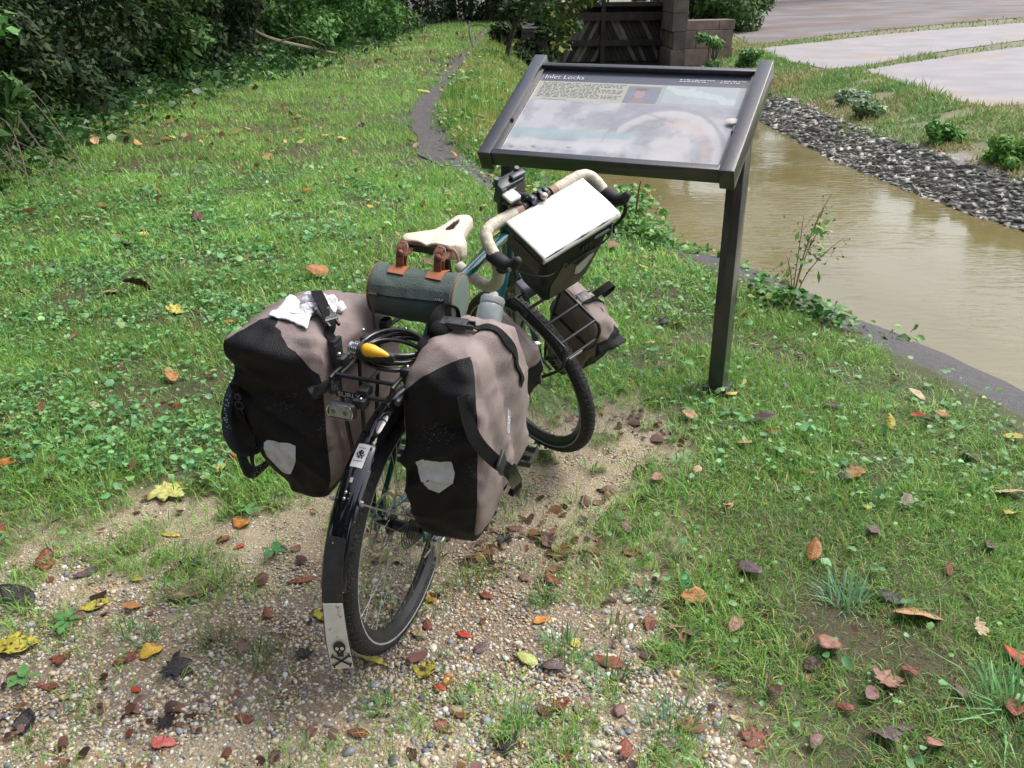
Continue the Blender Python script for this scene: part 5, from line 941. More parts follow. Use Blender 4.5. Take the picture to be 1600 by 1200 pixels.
def strap(name, pts, T, bv, m, parent, w_=.025, lift=.002, n=10, th=.002, T_is_world=False):
    P = np.array(catmull(pts, n)); W0 = T(P) if not T_is_world else P; out, nn_ = [], []
    for p in W0:
        loc, no, _, dist = bv.find_nearest(Vector(p)); no = np.array(no); loc = np.array(loc)
        if np.dot(p-loc, no) < 0 or dist < .02: out.append(loc+no*lift); nn_.append(no)
        else: out.append(p); nn_.append(no)
    for _ in range(3): nn_ = [nrm(nn_[max(i-1, 0)]+nn_[i]*2+nn_[min(i+1, len(nn_)-1)]) for i in range(len(nn_))]; out = [out[0]]+[(out[i-1]+out[i]*2+out[i+1])/4 for i in range(1, len(out)-1)]+[out[-1]]
    rs = []
    for i, p in enumerate(out):
        tg = nrm(out[min(i+1, len(out)-1)]-out[max(i-1, 0)]); b_ = nrm(np.cross(tg, nn_[i])); no = np.cross(b_, tg); no = no if np.dot(no, nn_[i]) > 0 else -no; rs.append([p+b_*w_/2, p-b_*w_/2, p-b_*w_/2+no*th, p+b_*w_/2+no*th])
    return MB().loft(rs).build(name, m, parent, smooth=True, angle=50)
def patch(name, outline, T, dirn, bv, m, parent, lift=.0018, step=.006):
    """flat outline (list of 3D local points) shrink-wrapped onto a bag along dirn (local)"""
    O = np.array(outline); c = O.mean(0); dl = nrm(dirn); u = nrm(np.cross(dl, [0, 0, 1])); v = np.cross(u, dl); q = [((p-c)@u, (p-c)@v) for p in O]; Q = np.array(q); es = []
    for i in range(len(Q)):
        a, b_ = Q[i], Q[(i+1) % len(Q)]; k = max(1, int(np.hypot(*(b_-a))/step)); es += [a+(b_-a)*t/k for t in range(k)]
    es = np.array(es); gx_, gy_ = np.meshgrid(np.arange(Q[:, 0].min(), Q[:, 0].max(), step), np.arange(Q[:, 1].min(), Q[:, 1].max(), step)); gx_, gy_ = gx_.ravel(), gy_.ravel(); k = poly_sd(gx_, gy_, es) > step*.45
    r_ = delaunay_2d_cdt([Vector(a) for a in es]+[Vector((a, b_)) for a, b_ in zip(gx_[k], gy_[k])], [], [list(range(len(es)))], 1, 1e-7); vv = np.array([tuple(a) for a in r_[0]]); W0 = T(c+vv[:, :1]*u+vv[:, 1:]*v-dl*.08); dw = nrm(T([dl])[0]-T([[0, 0, 0]])[0]); out = []
    for p in W0: 
        loc, no, _, _ = bv.ray_cast(Vector(p), Vector(dw), .3); out.append(np.array(loc)-dw*lift if loc is not None else p+dw*.08)
    return np_mesh(name, np.array(out), [tuple(f) for f in r_[2]], m, parent, smooth=True)
def mk(name, T, c, lab, cat, grp=None): c = T([c])[0]; return empty(name, tuple(map(float, c)), lab, cat, grp)
def buckle(T, c, ax, sz, par, name='buckle'):
    c = np.array(c, float); a = [nrm(q) for q in ax]; mb = MB().box(c, (sz[0], sz[1], sz[2]), ax=a, bev=.003)
    for s in (-1, 1): mb.box(c+a[0]*sz[0]*.62+a[1]*s*sz[1]*.33, (sz[0]*.4, sz[1]*.16, sz[2]*.7), ax=a, bev=.001); mb.box(c+a[2]*sz[2]*.5+a[0]*s*sz[0]*.3, (sz[0]*.12, sz[1]*.7, .0015), ax=a)
    mb.box(c-a[0]*sz[0]*.55, (sz[0]*.3, sz[1]*1.12, sz[2]*.8), ax=a, bev=.002); return mb.build(name, buck, par, T)
def gs(v, c, s): return math.exp(-((v-c)/s)**2)

# right rear pannier
pr_ = mk('pannier', TB, (.04, -.17, .42), 'taupe and black rear pannier on the right side of the rear rack', 'pannier', 'panniers on the bicycle')
def exR(p, s):
    w_ = 0
    if s == 0: w_ += .024*gs(p[2], .800, .030)*gs(p[1], -.22, .05)-.014*gs(p[2]+.25*(p[1]+.2), .735, .020)*gs(p[1], -.215, .06)+.010*gs(p[2]+.5*(p[1]+.2), .69, .022)-.008*gs(p[2]+.5*(p[1]+.2), .655, .018)+.006*gs(p[2], .60, .06)
    if s == 1: w_ += .012*gs(p[0]+.35*(p[2]-.6), .14, .035)-.014*gs(p[0]+.5*(p[2]-.6), -.02, .03)-.012*gs(p[0]+.35*(p[2]-.6), .075, .022)+.012*gs(p[2], .50, .09)
    return w_
bR = pannier('bag_body', pr_, TB, [(.425, -.115, .12, -.090, -.243), (.50, -.142, .185, -.082, -.260), (.60, -.150, .215, -.078, -.266), (.70, -.148, .218, -.077, -.266), (.75, -.146, .208, -.077, -.265), (.795, -.140, .18, -.080, -.260)], [cloth_b, cloth_k], .892, (-.05, .11, -.135, -.20), 3.1, extra=exR, wr=.010, border=lambda yy: np.interp(yy, [-.25, -.20, -.13, -.085], [.888, .880, .842, .80]), sink=lambda p: .035*sstep(.06, .24, p[0])*sstep(.70, .82, p[2]))
vR = tree_of(bR)
patch('reflector', [(-.15, -.119, .645), (-.15, -.137, .654), (-.15, -.171, .645), (-.15, -.196, .651), (-.15, -.206, .626), (-.15, -.203, .60), (-.15, -.167, .563), (-.15, -.142, .567), (-.15, -.119, .609)], TB, (1, 0, 0), vR, refl, pr_)
lg = MB().box((0, 0, 0), (.060, .013, .0015), bev=.0007)
def TL_(c, ax, T): A_ = np.array([nrm(a) for a in ax]); c = np.array(c, float); return lambda V: T(c+np.asarray(V)@A_)
def badge(c, dirn, up_, bv, T, par, word, L=.060, H=.014, col=(.60, .63, .68), tcol=None, lift=0):
    """small oblong badge with a word, laid on the bag where the ray from c along dirn meets it"""
    w0 = T([c])[0]; dw = nrm(T([dirn])[0]-T([[0, 0, 0]])[0]); loc, no, _, _ = bv.ray_cast(Vector(w0-dw*.08), Vector(dw), .4); loc = np.array(loc); no = np.array(no); no = no if np.dot(no, dw) < 0 else -no; loc = loc+no*lift; uu = nrm(T([up_])[0]-T([[0, 0, 0]])[0]); xx = nrm(np.cross(uu, no)); uu = np.cross(no, xx)
    pts = [(L/2*math.cos(a)*.25+(L*.375 if math.cos(a) > 0 else -L*.375), H/2*math.sin(a)) for a in np.linspace(0, 2*math.pi, 24, endpoint=False)]
    MB().prism(pts, loc+no*.001, xx, uu, no, .002).build('badge', mat('badge_grey', col, .4), par, None, smooth=False)
    V, F = text_polys(word, H*.95); V = np.array(V); V -= (V.min(0)+V.max(0))/2; k = L*.86/(V[:, 0].max()-V[:, 0].min()); V[:, 0] *= k; np_mesh('lettering', loc+no*.0037+V[:, :1]*xx+V[:, 1:]*uu, F, mat('badge_ink', tcol or (.05, .07, .12), .5), par)
badge((.045, -.26, .665), (0, 1, 0), (-.9, 0, .45), vR, TB, pr_, 'ORTLIEB', .062, .015, (.62, .64, .70))
s1 = MB().tube([(-.158, -.228, .825), (-.160, -.240, .77), (-.155, -.258, .72), (-.120, -.283, .66), (-.062, -.298, .60), (-.01, -.299, .545), (.045, -.291, .485), (.09, -.276, .435), (.12, -.252, .42)], 0, smooth=6, flat=(.030, .0028), upv=(-.55, -.8, .1)).build('strap', web, pr_, TB)
MB().box((-.022, -.301, .557), (.034, .006, .105), ax=[(.66, -.5, .5), (.5, .84, 0), (-.6, 0, .8)], bev=.002).build('ladder_lock', mat('wet_black_panel', (.012, .012, .014), .25, coat=.3), pr_, TB)
buckle(TB, (-.098, -.296, .638), [(.5, 0, -.85), (.85, 0, .5), (0, -1, 0)], (.035, .040, .010), pr_); buckle(TB, (.108, -.274, .435), [(.5, 0, -.85), (.85, 0, .5), (0, -1, 0)], (.030, .032, .012), pr_)
strap('strap', [(-.005, -.11, .91), (.01, -.15, .91), (.03, -.20, .90), (.055, -.245, .85), (.085, -.262, .79), (.10, -.264, .735)], TB, vR, web, pr_, .025, .004)
MB().tube([(.02, -.085, .825), (.03, -.092, .895), (.075, -.10, .912), (.110, -.105, .892), (.112, -.105, .84), (.07, -.10, .835)], 0, smooth=6, flat=(.030, .0024), upv=(1, 0, .1)).build('strap_loop', web, pr_, TB)
buckle(TB, (.01, -.150, .907), [(.15, -1, -.05), (1, .15, 0), (0, -.05, 1)], (.05, .038, .016), pr_); MB().ball((-.005, -.118, .895), (.030, .024, .020), 8).ball((-.035, -.10, .868), (.038, .022, .016), 8).build('strap_bundle', web, pr_, TB)
mb = MB().ring((.098, -.264, .752), (0, 1, .1), .008, [(0, -.004), (.008, -.004), (.008, .004), (0, .004)], 20).box((.103, -.266, .735), (.026, .005, .04), bev=.002); mb.build('strap_end', buck, pr_, TB)
mb = MB().ring((.09, -.205, .868), (0, -.5, .9), .010, [(0, -.003), (.010, -.003), (.010, .003), (0, .003)], 20).box((.11, -.203, .867), (.022, .020, .006), ax=[(1, 0, 0), (0, .9, .5), (0, -.5, .9)], bev=.002); mb.build('valve', mat('blue_grey_plastic', (.07, .08, .10), .35), pr_, TB)
MB().tube([(-.152, -.075, .775), (-.10, -.083, .785), (.16, -.083, .79)], .008, 8).build('mounting_rail', buck, pr_, TB)

# left rear pannier, splayed out and draped
pl_ = mk('pannier', TB, (.04, .2, .44), 'taupe and black rear pannier on the left side under the white cloth', 'pannier', 'panniers on the bicycle')
def exL(p, s):
    w_ = 0
    if s == 0: w_ += .026*gs(p[2], .835, .030)*sstep(.14, .20, p[1])+.010*gs(p[2], .77, .02)*gs(p[1], .26, .06)-.014*gs(p[2], .735, .025)*sstep(.14, .22, p[1])+.010*gs(p[2]-.5*(p[1]-.2), .69, .02)-.009*gs(p[2]-.5*(p[1]-.2), .655, .016)+.009*gs(p[1], .20, .05)*gs(p[2], .60, .08)
    if s == 1: w_ += .018*gs(p[2], .84, .025)
    return w_
bL = pannier('bag_body', pl_, TB, [(.468, -.125, .13, .135, .245), (.53, -.145, .20, .108, .288), (.62, -.152, .25, .105, .318), (.70, -.152, .268, .104, .335), (.76, -.151, .262, .104, .342), (.800, -.148, .235, .108, .342)], [cloth_b, cloth_k], .892, (-.07, .15, .165, .265), 9.4, extra=exL, wr=.010, border=lambda yy: np.interp(yy, [.11, .16, .22, .30, .35], [.795, .850, .884, .915, .91]), sink=lambda p: .035*sstep(.05, .26, p[0])*sstep(.70, .82, p[2]))
vL = tree_of(bL)
patch('reflector', [(-.155, .271, .605), (-.155, .262, .613), (-.155, .199, .624), (-.155, .184, .617), (-.155, .185, .582), (-.155, .209, .531), (-.155, .238, .525), (-.155, .27, .567)], TB, (1, 0, 0), vL, refl, pl_)
strap('strap', [(.02, .20, .93), (-.02, .165, .925), (-.06, .125, .90), (-.075, .105, .86), (-.07, .095, .80)], TB, vL, web, pl_, .026, .003)
buckle(TB, (-.045, .140, .905), [(-.5, -.8, -.4), (.85, -.5, 0), (-.2, -.35, .9)], (.045, .036, .014), pl_); buckle(TB, (-.085, .098, .835), [(-.1, -.1, -1), (1, 0, 0), (0, -1, .1)], (.05, .034, .014), pl_)
MB().tube([(-.160, .118, .774), (-.166, .096, .786), (-.158, .082, .800)], [.013, .012, .009], 12, smooth=5).ring((-.165, .119, .772), (-.6, .6, -.35), .007, [(0, -.006), (.009, -.006), (.009, .006), (0, .006)], 20).build('hook', buck, pl_, TB)
strap('strap', [(-.16, .335, .74), (-.165, .33, .68), (-.165, .31, .60), (-.16, .30, .53)], TB, vL, web, pl_, .022, .002)
MB().ring((-.168, .312, .728), (1, 0, .1), .006, [(0, -.002), (.0025, -.002), (.0025, .002), (0, .002)], 16).ring((-.168, .312, .706), (1, 0, .1), .009, [(0, -.002), (.0025, -.002), (.0025, .002), (0, .002)], 16).build('strap_ring', buck, pl_, TB)
MB().tube([(-.152, .080, .775), (-.10, .092, .785), (.16, .095, .79)], .008, 8).build('mounting_rail', buck, pl_, TB)
# knotted white cloth drying on top of it
cl = mk('cloth', TB, (-.03, .22, .90), 'knotted white cloth lying on top of the left rear pannier', 'cloth'); white = mat('white_cloth', (.78, .76, .80), .8, vary=.04, vscale=30, bump=.8, bscale=60, transl=.12); mb = MB()
def lobe(c, r, seed, n=26, amp=.38, sc=1.6):
    V = []; c = np.array(c, float); r = np.array(r, float)
    for i in range(n+1):
        th = math.pi*i/n
        for j in range(2*n):
            ph = math.pi*j/n; d = np.array([math.sin(th)*math.cos(ph), math.sin(th)*math.sin(ph), math.cos(th)]); v = Vector(tuple(d*sc+seed)); k = 1+amp*(mn.noise(v)-.9*abs(mn.noise(v*2.1))+.35*(.5-abs(mn.noise(v*4.4)))); V.append(c+d*r*k)
    m_ = 2*n; mb.add(V, [(i*m_+j, (i+1)*m_+j, (i+1)*m_+(j+1) % m_, i*m_+(j+1) % m_) for i in range(n) for j in range(m_)])
lobe((.020, .180, .905), (.024, .026, .022), 3.3, amp=.42, sc=1.2); lobe((-.008, .162, .898), (.020, .024, .018), 8.1, amp=.42, sc=1.2); lobe((.015, .212, .905), (.022, .026, .020), 5.5, amp=.42, sc=1.2); lobe((-.025, .195, .902), (.018, .024, .014), 1.7, amp=.4, sc=1.2); lobe((-.035, .225, .895), (.026, .030, .013), 12.2, amp=.4, sc=1.2); lobe((.032, .155, .892), (.020, .022, .016), 14.2, amp=.4, sc=1.2)
o = mb.build('knot', white, cl, TB, angle=80); mb = MB(); G = []
for i in range(22):
    for j in range(16):
        u_, v_ = i/21, j/15; x_, y_ = .005-.100*u_+.02*v_, .190+.088*v_-.015*u_+.02*u_*(v_-.5); w0 = TB([[x_, y_, 1.0]])[0]; h_ = vL.ray_cast(Vector(w0), Vector((0, 0, -1)), .4)[0]; z_ = (h_.z if h_ else .86); G.append((w0[0], w0[1], z_+.006+.008*abs(mn.noise(Vector((u_*3+2, v_*5, .3))))+.012*(1-u_)*(.5+.5*math.sin(v_*9+u_*2))+.008*max(0, u_-.75)*math.sin(v_*14)))
mb.add(G, [(i*16+j, i*16+j+1, (i+1)*16+j+1, (i+1)*16+j) for i in range(21) for j in range(15)]); o = mb.build('cloth_flap', white, cl); o.modifiers.new('thick', 'SOLIDIFY').thickness = .002
# navy sandal strapped to the outside of the left pannier
sn = mk('sandal', TB, (-.04, .37, .45), 'dark navy rubber sandal tucked behind the left rear pannier', 'sandal'); navy = mat('navy_rubber', (.006, .009, .028), .45, vary=.3, vscale=20); grit = mat('gritty_navy_edge', (.015, .022, .045), .7, speck=((.45, .45, .45), 170, .42)); mb = MB()
so = [(-.105, .715), (-.145, .67), (-.152, .61), (-.130, .555), (-.090, .522), (-.03, .505), (.02, .51), (.06, .55), (.07, .62), (.04, .70), (-.02, .735)]
mb.tube([(x_, .366, z_) for x_, z_ in so], .012, 8, closed=True, smooth=4, mi=0); mb.build('sole_edge', grit, sn, TB); MB().prism([(a[0], a[2]) for a in catmull([(x_, 0, z_) for x_, z_ in so], 4, True)], (0, .362, 0), (1, 0, 0), (0, 0, 1), (0, 1, 0), .012).build('sole', navy, sn, TB)
MB().tube([(-.118, .368, .55), (-.100, .372, .49), (-.080, .374, .455), (-.050, .368, .445), (-.01, .35, .465), (.02, .34, .51)], 0, smooth=6, flat=(.030, .006), upv=(-.2, 1, .2)).build('strap', grit, sn, TB)

# front panniers (on the steered fork)
fl_ = mk('pannier', TF, (1.09, .16, .38), 'small taupe and black front pannier beyond the front wheel', 'pannier', 'panniers on the bicycle')
bF = pannier('bag_body', fl_, TF, [(.33, 1.04, 1.13, .095, .20), (.41, 1.01, 1.18, .092, .225), (.50, .995, 1.20, .092, .238), (.58, .99, 1.215, .092, .235), (.635, .995, 1.205, .095, .228)], [cloth_b, cloth_k], .700, (1.0, 1.16, .12, .17), 5.2, wr=.010, cr=.022, extra=lambda p, s: (.022*gs(p[2], .60, .028) if s == 2 else 0), border=None, blacktop=-.02, sink=lambda p: .055*sstep(.13, .24, p[1])*sstep(.50, .66, p[2])+.03*sstep(1.08, 1.2, p[0])*sstep(.52, .68, p[2])); vF = tree_of(bF)
strap('strap', [(1.085, .09, .715), (1.09, .13, .715), (1.095, .18, .68), (1.10, .225, .62), (1.10, .25, .56)], TF, vF, web, fl_, .025, .003); MB().tube([(1.095, .17, .70), (1.10, .20, .715), (1.10, .240, .715), (1.10, .245, .69), (1.10, .205, .68)], 0, smooth=6, flat=(.026, .0024), upv=(0, .1, 1)).build('strap_loop', web, fl_, TF)
buckle(TF, (1.085, .125, .712), [(.1, 1, 0), (1, -.1, 0), (0, 0, 1)], (.045, .036, .014), fl_)
patch('reflector', [(1.20, .16, .44), (1.20, .21, .45), (1.20, .225, .42), (1.20, .20, .365), (1.20, .165, .375)], TF, (-1, 0, 0), vF, refl, fl_)
fr_ = mk('pannier', TF, (1.06, -.16, .40), 'small taupe and black front pannier half hidden behind the right rear pannier', 'pannier', 'panniers on the bicycle')
bG = pannier('bag_body', fr_, TF, [(.40, .985, 1.12, -.105, -.21), (.47, .955, 1.165, -.10, -.235), (.55, .945, 1.185, -.10, -.242), (.62, .95, 1.18, -.10, -.235), (.665, .96, 1.16, -.105, -.225)], [cloth_b, cloth_k], .72, (.98, 1.13, -.14, -.19), 2.2, wr=.009, cr=.022)

# handlebar bag with its white map case lid
hb_ = mk('handlebar_bag', TF, (1.0, .02, .82), 'dark handlebar bag with a white lid hanging in front of the bar', 'bag'); x0_, x1_, y0_, y1_, zt = .938, 1.082, -.122, .158, 1.078; mb = MB(); rings = []
for z, ix0, ix1, iy0, iy1 in [(.792, .028, .026, .086, .062), (.800, .018, .014, .076, .050), (.84, .012, .006, .058, .036), (.90, .006, .002, .036, .022), (.97, .0, .0, .018, .010), (1.03, 0, 0, .006, .002), (1.062, 0, 0, 0, 0)]: P, S = rrect(x0_+ix0, x1_-ix1, y0_+iy0, y1_-iy1, .018, 14, 8); rings.append([np.array([a, b_, z]) for a, b_ in P])
ra = np.array(rings); rings2 = [[sum(0 for _ in ())+np.array([np.interp(z, ra[:, 0, 2], ra[:, j, c]) for c in range(3)]) for j in range(ra.shape[1])] for z in np.linspace(.792, 1.062, 28)]
rings2 = [[p+nrm(np.array([p[0]-1.01, p[1]-.018, 0]))*.004*(mn.noise(Vector(tuple(p*14)))-.5*abs(mn.noise(Vector(tuple(p*30))))) for p in r] for r in rings2]; hbody = mb.loft(rings2).build('bag_body', [mat('black_coated_fabric', (.007, .007, .009), .55, spec=.3, bump=.5, bscale=300, vary=.2, vscale=20)], hb_, TF, angle=70); vH = tree_of(hbody)
lid = MB(); lid.box(((x0_+x1_)/2, (y0_+y1_)/2, zt-.012), (x1_-x0_+.014, y1_-y0_+.014, .030), bev=.008); lid.build('lid', mat('black_lid', (.016, .016, .018), .4), hb_, TF)
mb = MB(); G = []; nx_, ny_ = 24, 36
for i in range(nx_+1):
    for j in range(ny_+1): a, b_ = i/nx_, j/ny_; e_ = max(0, a-.88)/.12; G.append((x0_-.010+(x1_-x0_+.019)*min(1, a/.95), y0_-.009+(y1_-y0_+.018)*b_, zt+.0055-.022*e_**1.5+.0020*mn.noise(Vector((a*3, b_*5, 1)))-.0014*gs(a, .78, .02)))
mb.add(G, [(i*(ny_+1)+j, i*(ny_+1)+j+1, (i+1)*(ny_+1)+j+1, (i+1)*(ny_+1)+j) for i in range(nx_) for j in range(ny_)]); mc = mb.build('map_case', mat('white_map_case', (.74, .74, .70), .22, coat=.5, bump=.3, bscale=14), hb_, TF); mc.modifiers.new('thick', 'SOLIDIFY').thickness = .004
fp = [(1.075, -.03, .985), (1.075, -.065, .90), (1.075, -.055, .84), (1.075, -.025, .803), (1.075, .085, .803), (1.075, .112, .84), (1.075, .135, .94), (1.075, .145, .985), (1.075, .09, .97), (1.075, .04, .935)]
patch('front_panel', [(x_, y_*.92+.004, z_) for x_, y_, z_ in fp], TF, (-1, 0, 0), vH, brownlt, hb_, .0015, .008)
patch('reflector', [(1.08, .035, .930), (1.08, .082, .950), (1.08, .104, .948), (1.08, .107, .930), (1.08, .087, .893), (1.08, .065, .877), (1.08, .042, .887)], TF, (-1, 0, 0), vH, mat('grey_reflector', (.42, .43, .46), .35), hb_, .0035)
badge((1.10, .115, 1.022), (-1, 0, 0), (0, 0, 1), vH, TF, hb_, 'ORTLIEB', .058, .012, (.42, .47, .50), (.04, .05, .06))
mb = MB()
for yy in (.038, .052, .066): mb.box((1.086, yy, 1.012), (.003, .008, .022))
mb.box((1.086, .03, .972), (.002, .10, .006), ax=[(1, 0, 0), (0, 1, .1), (0, -.1, 1)]); mb.build('lid_tab', buck, hb_, TF)
for s, yy in ((-1, y0_-.006), (1, y1_+.006)): MB().ball((.96, yy, 1.03), (.010, .005, .010), 6).box((1.01, yy, 1.025), (.13, .004, .05), bev=.0015).build('side_flap', brownlt if s < 0 else buck, hb_, TF)
MB().box((.925, .0, 1.02), (.02, .07, .05), bev=.006).tube([(.915, 0, 1.05), (.905, 0, 1.0), (.93, 0, .99)], .008, 8).build('mounting_bracket', buck, hb_, TF)
MB().tube([(1.065, y1_-.02, 1.02), (1.078, y1_+.004, .985), (1.073, y1_+.006, .955), (1.067, y1_+.003, .935)], 0, smooth=5, flat=(.014, .003), upv=(1, .3, 0)).build('pull_tab', web, hb_, TF)

# saddle bag
sb = mk('saddle_bag', TB, (.14, 0, .85), 'green grey barrel saddle bag with brown leather straps and orange piping', 'bag'); cs_ = mat('green_grey_canvas', (.085, .118, .105), .62, vary=.10, vscale=14, bump=.7, bscale=380, spec=.4); lea = mat('brown_leather', (.17, .055, .028), .5, vary=.25, vscale=50, bump=.5, bscale=120); leo = mat('orange_tan_leather', (.33, .115, .045), .55, vary=.12, vscale=50)
CX, CZ, CR = .150, .905, .0615; L0, L1 = -.108, .108; mb = MB(); ns = 64; lv = [(-.1075, .90), (-.1065, .985), (-.102, 1.01)]+[(a, 1.0) for a in np.linspace(-.09, .09, 34)]+[(.102, 1.01), (.1065, .985), (.1075, .90)]; rings = []
for yy, k in lv:
    r_ = []
    for j in range(ns):
        a = 2*math.pi*j/ns; v = Vector((math.cos(a)*1.3, yy*13, math.sin(a)*1.3)); w_ = 1+.045*mn.noise(v)-.05*abs(mn.noise(v*2.3))*(abs(yy) < .10); sag = -.006*(1-(yy/.11)**2)
        r_.append(np.array([CX+CR*.98*k*w_*math.cos(a), yy, CZ+sag+CR*1.03*k*w_*math.sin(a)]))
    rings.append(r_)
bb = mb.loft(rings).build('bag_body', cs_, sb, TB, angle=70); vS = tree_of(bb)
for s in (-1, 1):
    e_ = MB().ring((CX, s*.1065, CZ), (0, 1, 0), CR*.985, [(-.0014, -.0014), (.0014, -.0014), (.0014, .0014), (-.0014, .0014)], 64).build('piping', mat('rust_piping', (.26, .085, .045), .5), sb, TB)
    MB().ball((CX, s*.1072, CZ), (CR*.95, .0055, CR*.97), 12).build('end_panel', mat('end_canvas', (.12, .165, .14), .65, vary=.08, vscale=20), sb, TB)
    q = s*.048-.002; strap('leather_patch', [(CX+.025, q, CZ+.07), (CX+.0, q, CZ+.07), (CX-.032, q, CZ+.060)], TB, vS, leo, sb, .040, .002, 8, .003)
    mb = MB().tube([(CX+.012, q, CZ+.058), (CX+.020, q, CZ+.085), (CX+.040, q, SZ-.015), (CX+.058, q, SZ-.008)], 0, smooth=5, flat=(.022, .0035), upv=(1, 0, -.3)); mb.tube([(CX-.004, q-.001, CZ+.063), (CX+.0, q, CZ+.082), (CX+.010, q, CZ+.105), (CX+.030, q, CZ+.116)], 0, smooth=5, flat=(.0185, .003), upv=(-1, 0, .4)); st_ = mb.build('leather_strap', lea, sb, TB)
    MB().tube([(CX+.008, q-.012, CZ+.088), (CX+.008, q+.012, CZ+.088), (CX+.020, q+.011, CZ+.112), (CX+.020, q-.011, CZ+.112)], .0016, 6, closed=True, smooth=3).tube([(CX+.011, q, CZ+.087), (CX+.019, q, CZ+.113)], .0014, 5).build('buckle', mat('brass', (.62, .52, .38), .3, .8), st_, TB); MB().ball((CX+.004, q, CZ+.094), (.008, .0095, .009), 8).build('strap_tip', lea, st_, TB)
mb = MB(); P = [(CX-CR-.004, yy, CZ+.012-.002*math.sin(yy*20)) for yy in np.linspace(-.102, .102, 14)]; flp = strap('zip_line_shadow', P, TB, vS, mat('zip_shadow', (.02, .025, .024), .6), sb, .006, .0012, 3, .0012)  # dark strip draws the zip line, its shadow put into the colour
strap('flap_edge', [(p[0]+.002, p[1], p[2]+.012) for p in P], TB, vS, cs_, sb, .022, .0015, 3, .0022); strap('stitching', [(p[0]+.004, p[1], p[2]+.026) for p in P], TB, vS, mat('dark_stitch', (.055, .08, .07), .8), sb, .0012, .0006, 3, .0005)
lw = TB([[CX-CR-.01, -.092, CZ+.016]])[0]
badge((CX-CR-.02, -.080, CZ+.018), (1, 0, 0), (0, 0, 1), vS, TB, sb, 'KARUP', .024, .0095, (.010, .010, .012), (.70, .70, .70), .0055)
MB().tube([(CX-CR-.006, .086, CZ+.008), (CX-CR-.010, .087, CZ-.03), (CX-CR-.006, .087, CZ-.075), (CX-CR-.02, .084, .825), (-.005, .070, .820), (-.04, .045, .822)], 0, smooth=6, flat=(.006, .002), upv=(-1, 0, .2)).box((CX-CR-.005, .090, CZ+.010), (.006, .022, .006), bev=.001).build('zip_cord', mat('brown_cord', (.085, .05, .035), .7), sb, TB)
# coiled cable lock on the rack
lk = mk('cable_lock', TB, (-.08, 0, .826), 'coiled black cable lock with combination barrel and yellow cap on the rear rack', 'lock'); mb = MB()
for k in range(4):
    rx_, ry_ = .060+.007*k, .070+.003*(k % 2); cz_ = .836+.0105*((k*2) % 3)
    mb.tube([(-.040+rx_*math.cos(a)*1.0, -.02+ry_*math.sin(a), cz_+.005*math.sin(2*a+k)) for a in np.linspace(0, 2*math.pi, 12, endpoint=False)], .0052, 10, closed=True, smooth=5)
mb.tube([(-.11, -.005, .862), (-.10, -.04, .862), (-.08, -.075, .855), (-.03, -.085, .845)], .0055, 10, smooth=6); mb.build('cable', mat('black_vinyl', (.014, .014, .016), .22, coat=.5), lk, TB)
ba_ = nrm(np.array([-.0, -1., -.05])); bc = np.array([-.122, .040, .872]); mb = MB().tube([bc, bc+ba_*.018, bc+ba_*.020, bc+ba_*.040, bc+ba_*.065, bc+ba_*.085, bc+ba_*.10], [.0165, .0165, .0185, .0185, .0165, .0110, .0075], 20); mb.build('lock_barrel', blkp, lk, TB)
MB().tube([bc-ba_*.003, bc+ba_*.004], .0178, 20).build('barrel_ring', chrome, lk, TB); mb = MB()
for k in range(3): mb.ring(bc+ba_*(.007+.0045*k), ba_, .0168, [(0, -.0015), (.0012, -.0015), (.0012, .0015), (0, .0015)], 20)
mb.build('dial', mat('dial_grey', (.10, .10, .11), .4), lk, TB); mb = MB()
for k in range(3):
    for a in range(5): t = R(70+a*34); d = np.array([math.cos(t), 0, math.sin(t)])*.0183; mb.box(bc+ba_*(.007+.0045*k)+d, (.0026, .0018, .0006), ax=[(-math.sin(t), 0, math.cos(t)), ba_, (math.cos(t), 0, math.sin(t))])
mb.build('dial_marks', mat('dial_white', (.7, .7, .7), .4), lk, TB)
ys = mat('yellow_plastic', (.80, .42, .015), .35); MB().tube([bc+ba_*.034+[-.005, 0, .006], bc+ba_*.040+[-.0085, 0, .0105], bc+ba_*.055+[-.0085, 0, .0105], bc+ba_*.078+[-.005, 0, .006], bc+ba_*.100+[-.003, 0, .001]], [.007, .0150, .0140, .0080, .001], 14, smooth=5).build('yellow_cap', ys, lk, TB)
# small hardware on the rack rails
for p in ((-.098, -.078, .838), (.005, -.085, .84), (-.105, .082, .845), (.02, .085, .85), (.07, .0, .845)): MB().ball(p, .0052, 6).build('rack_bolt', chrome, bike, TB)
for s in (-1, 1):
    for x_ in (-.10, .02, .12): MB().box((x_, s*(RY+.004), RZ+.008), (.034, .022, .026), bev=.005).build('rail_clamp', buck, bike, TB)
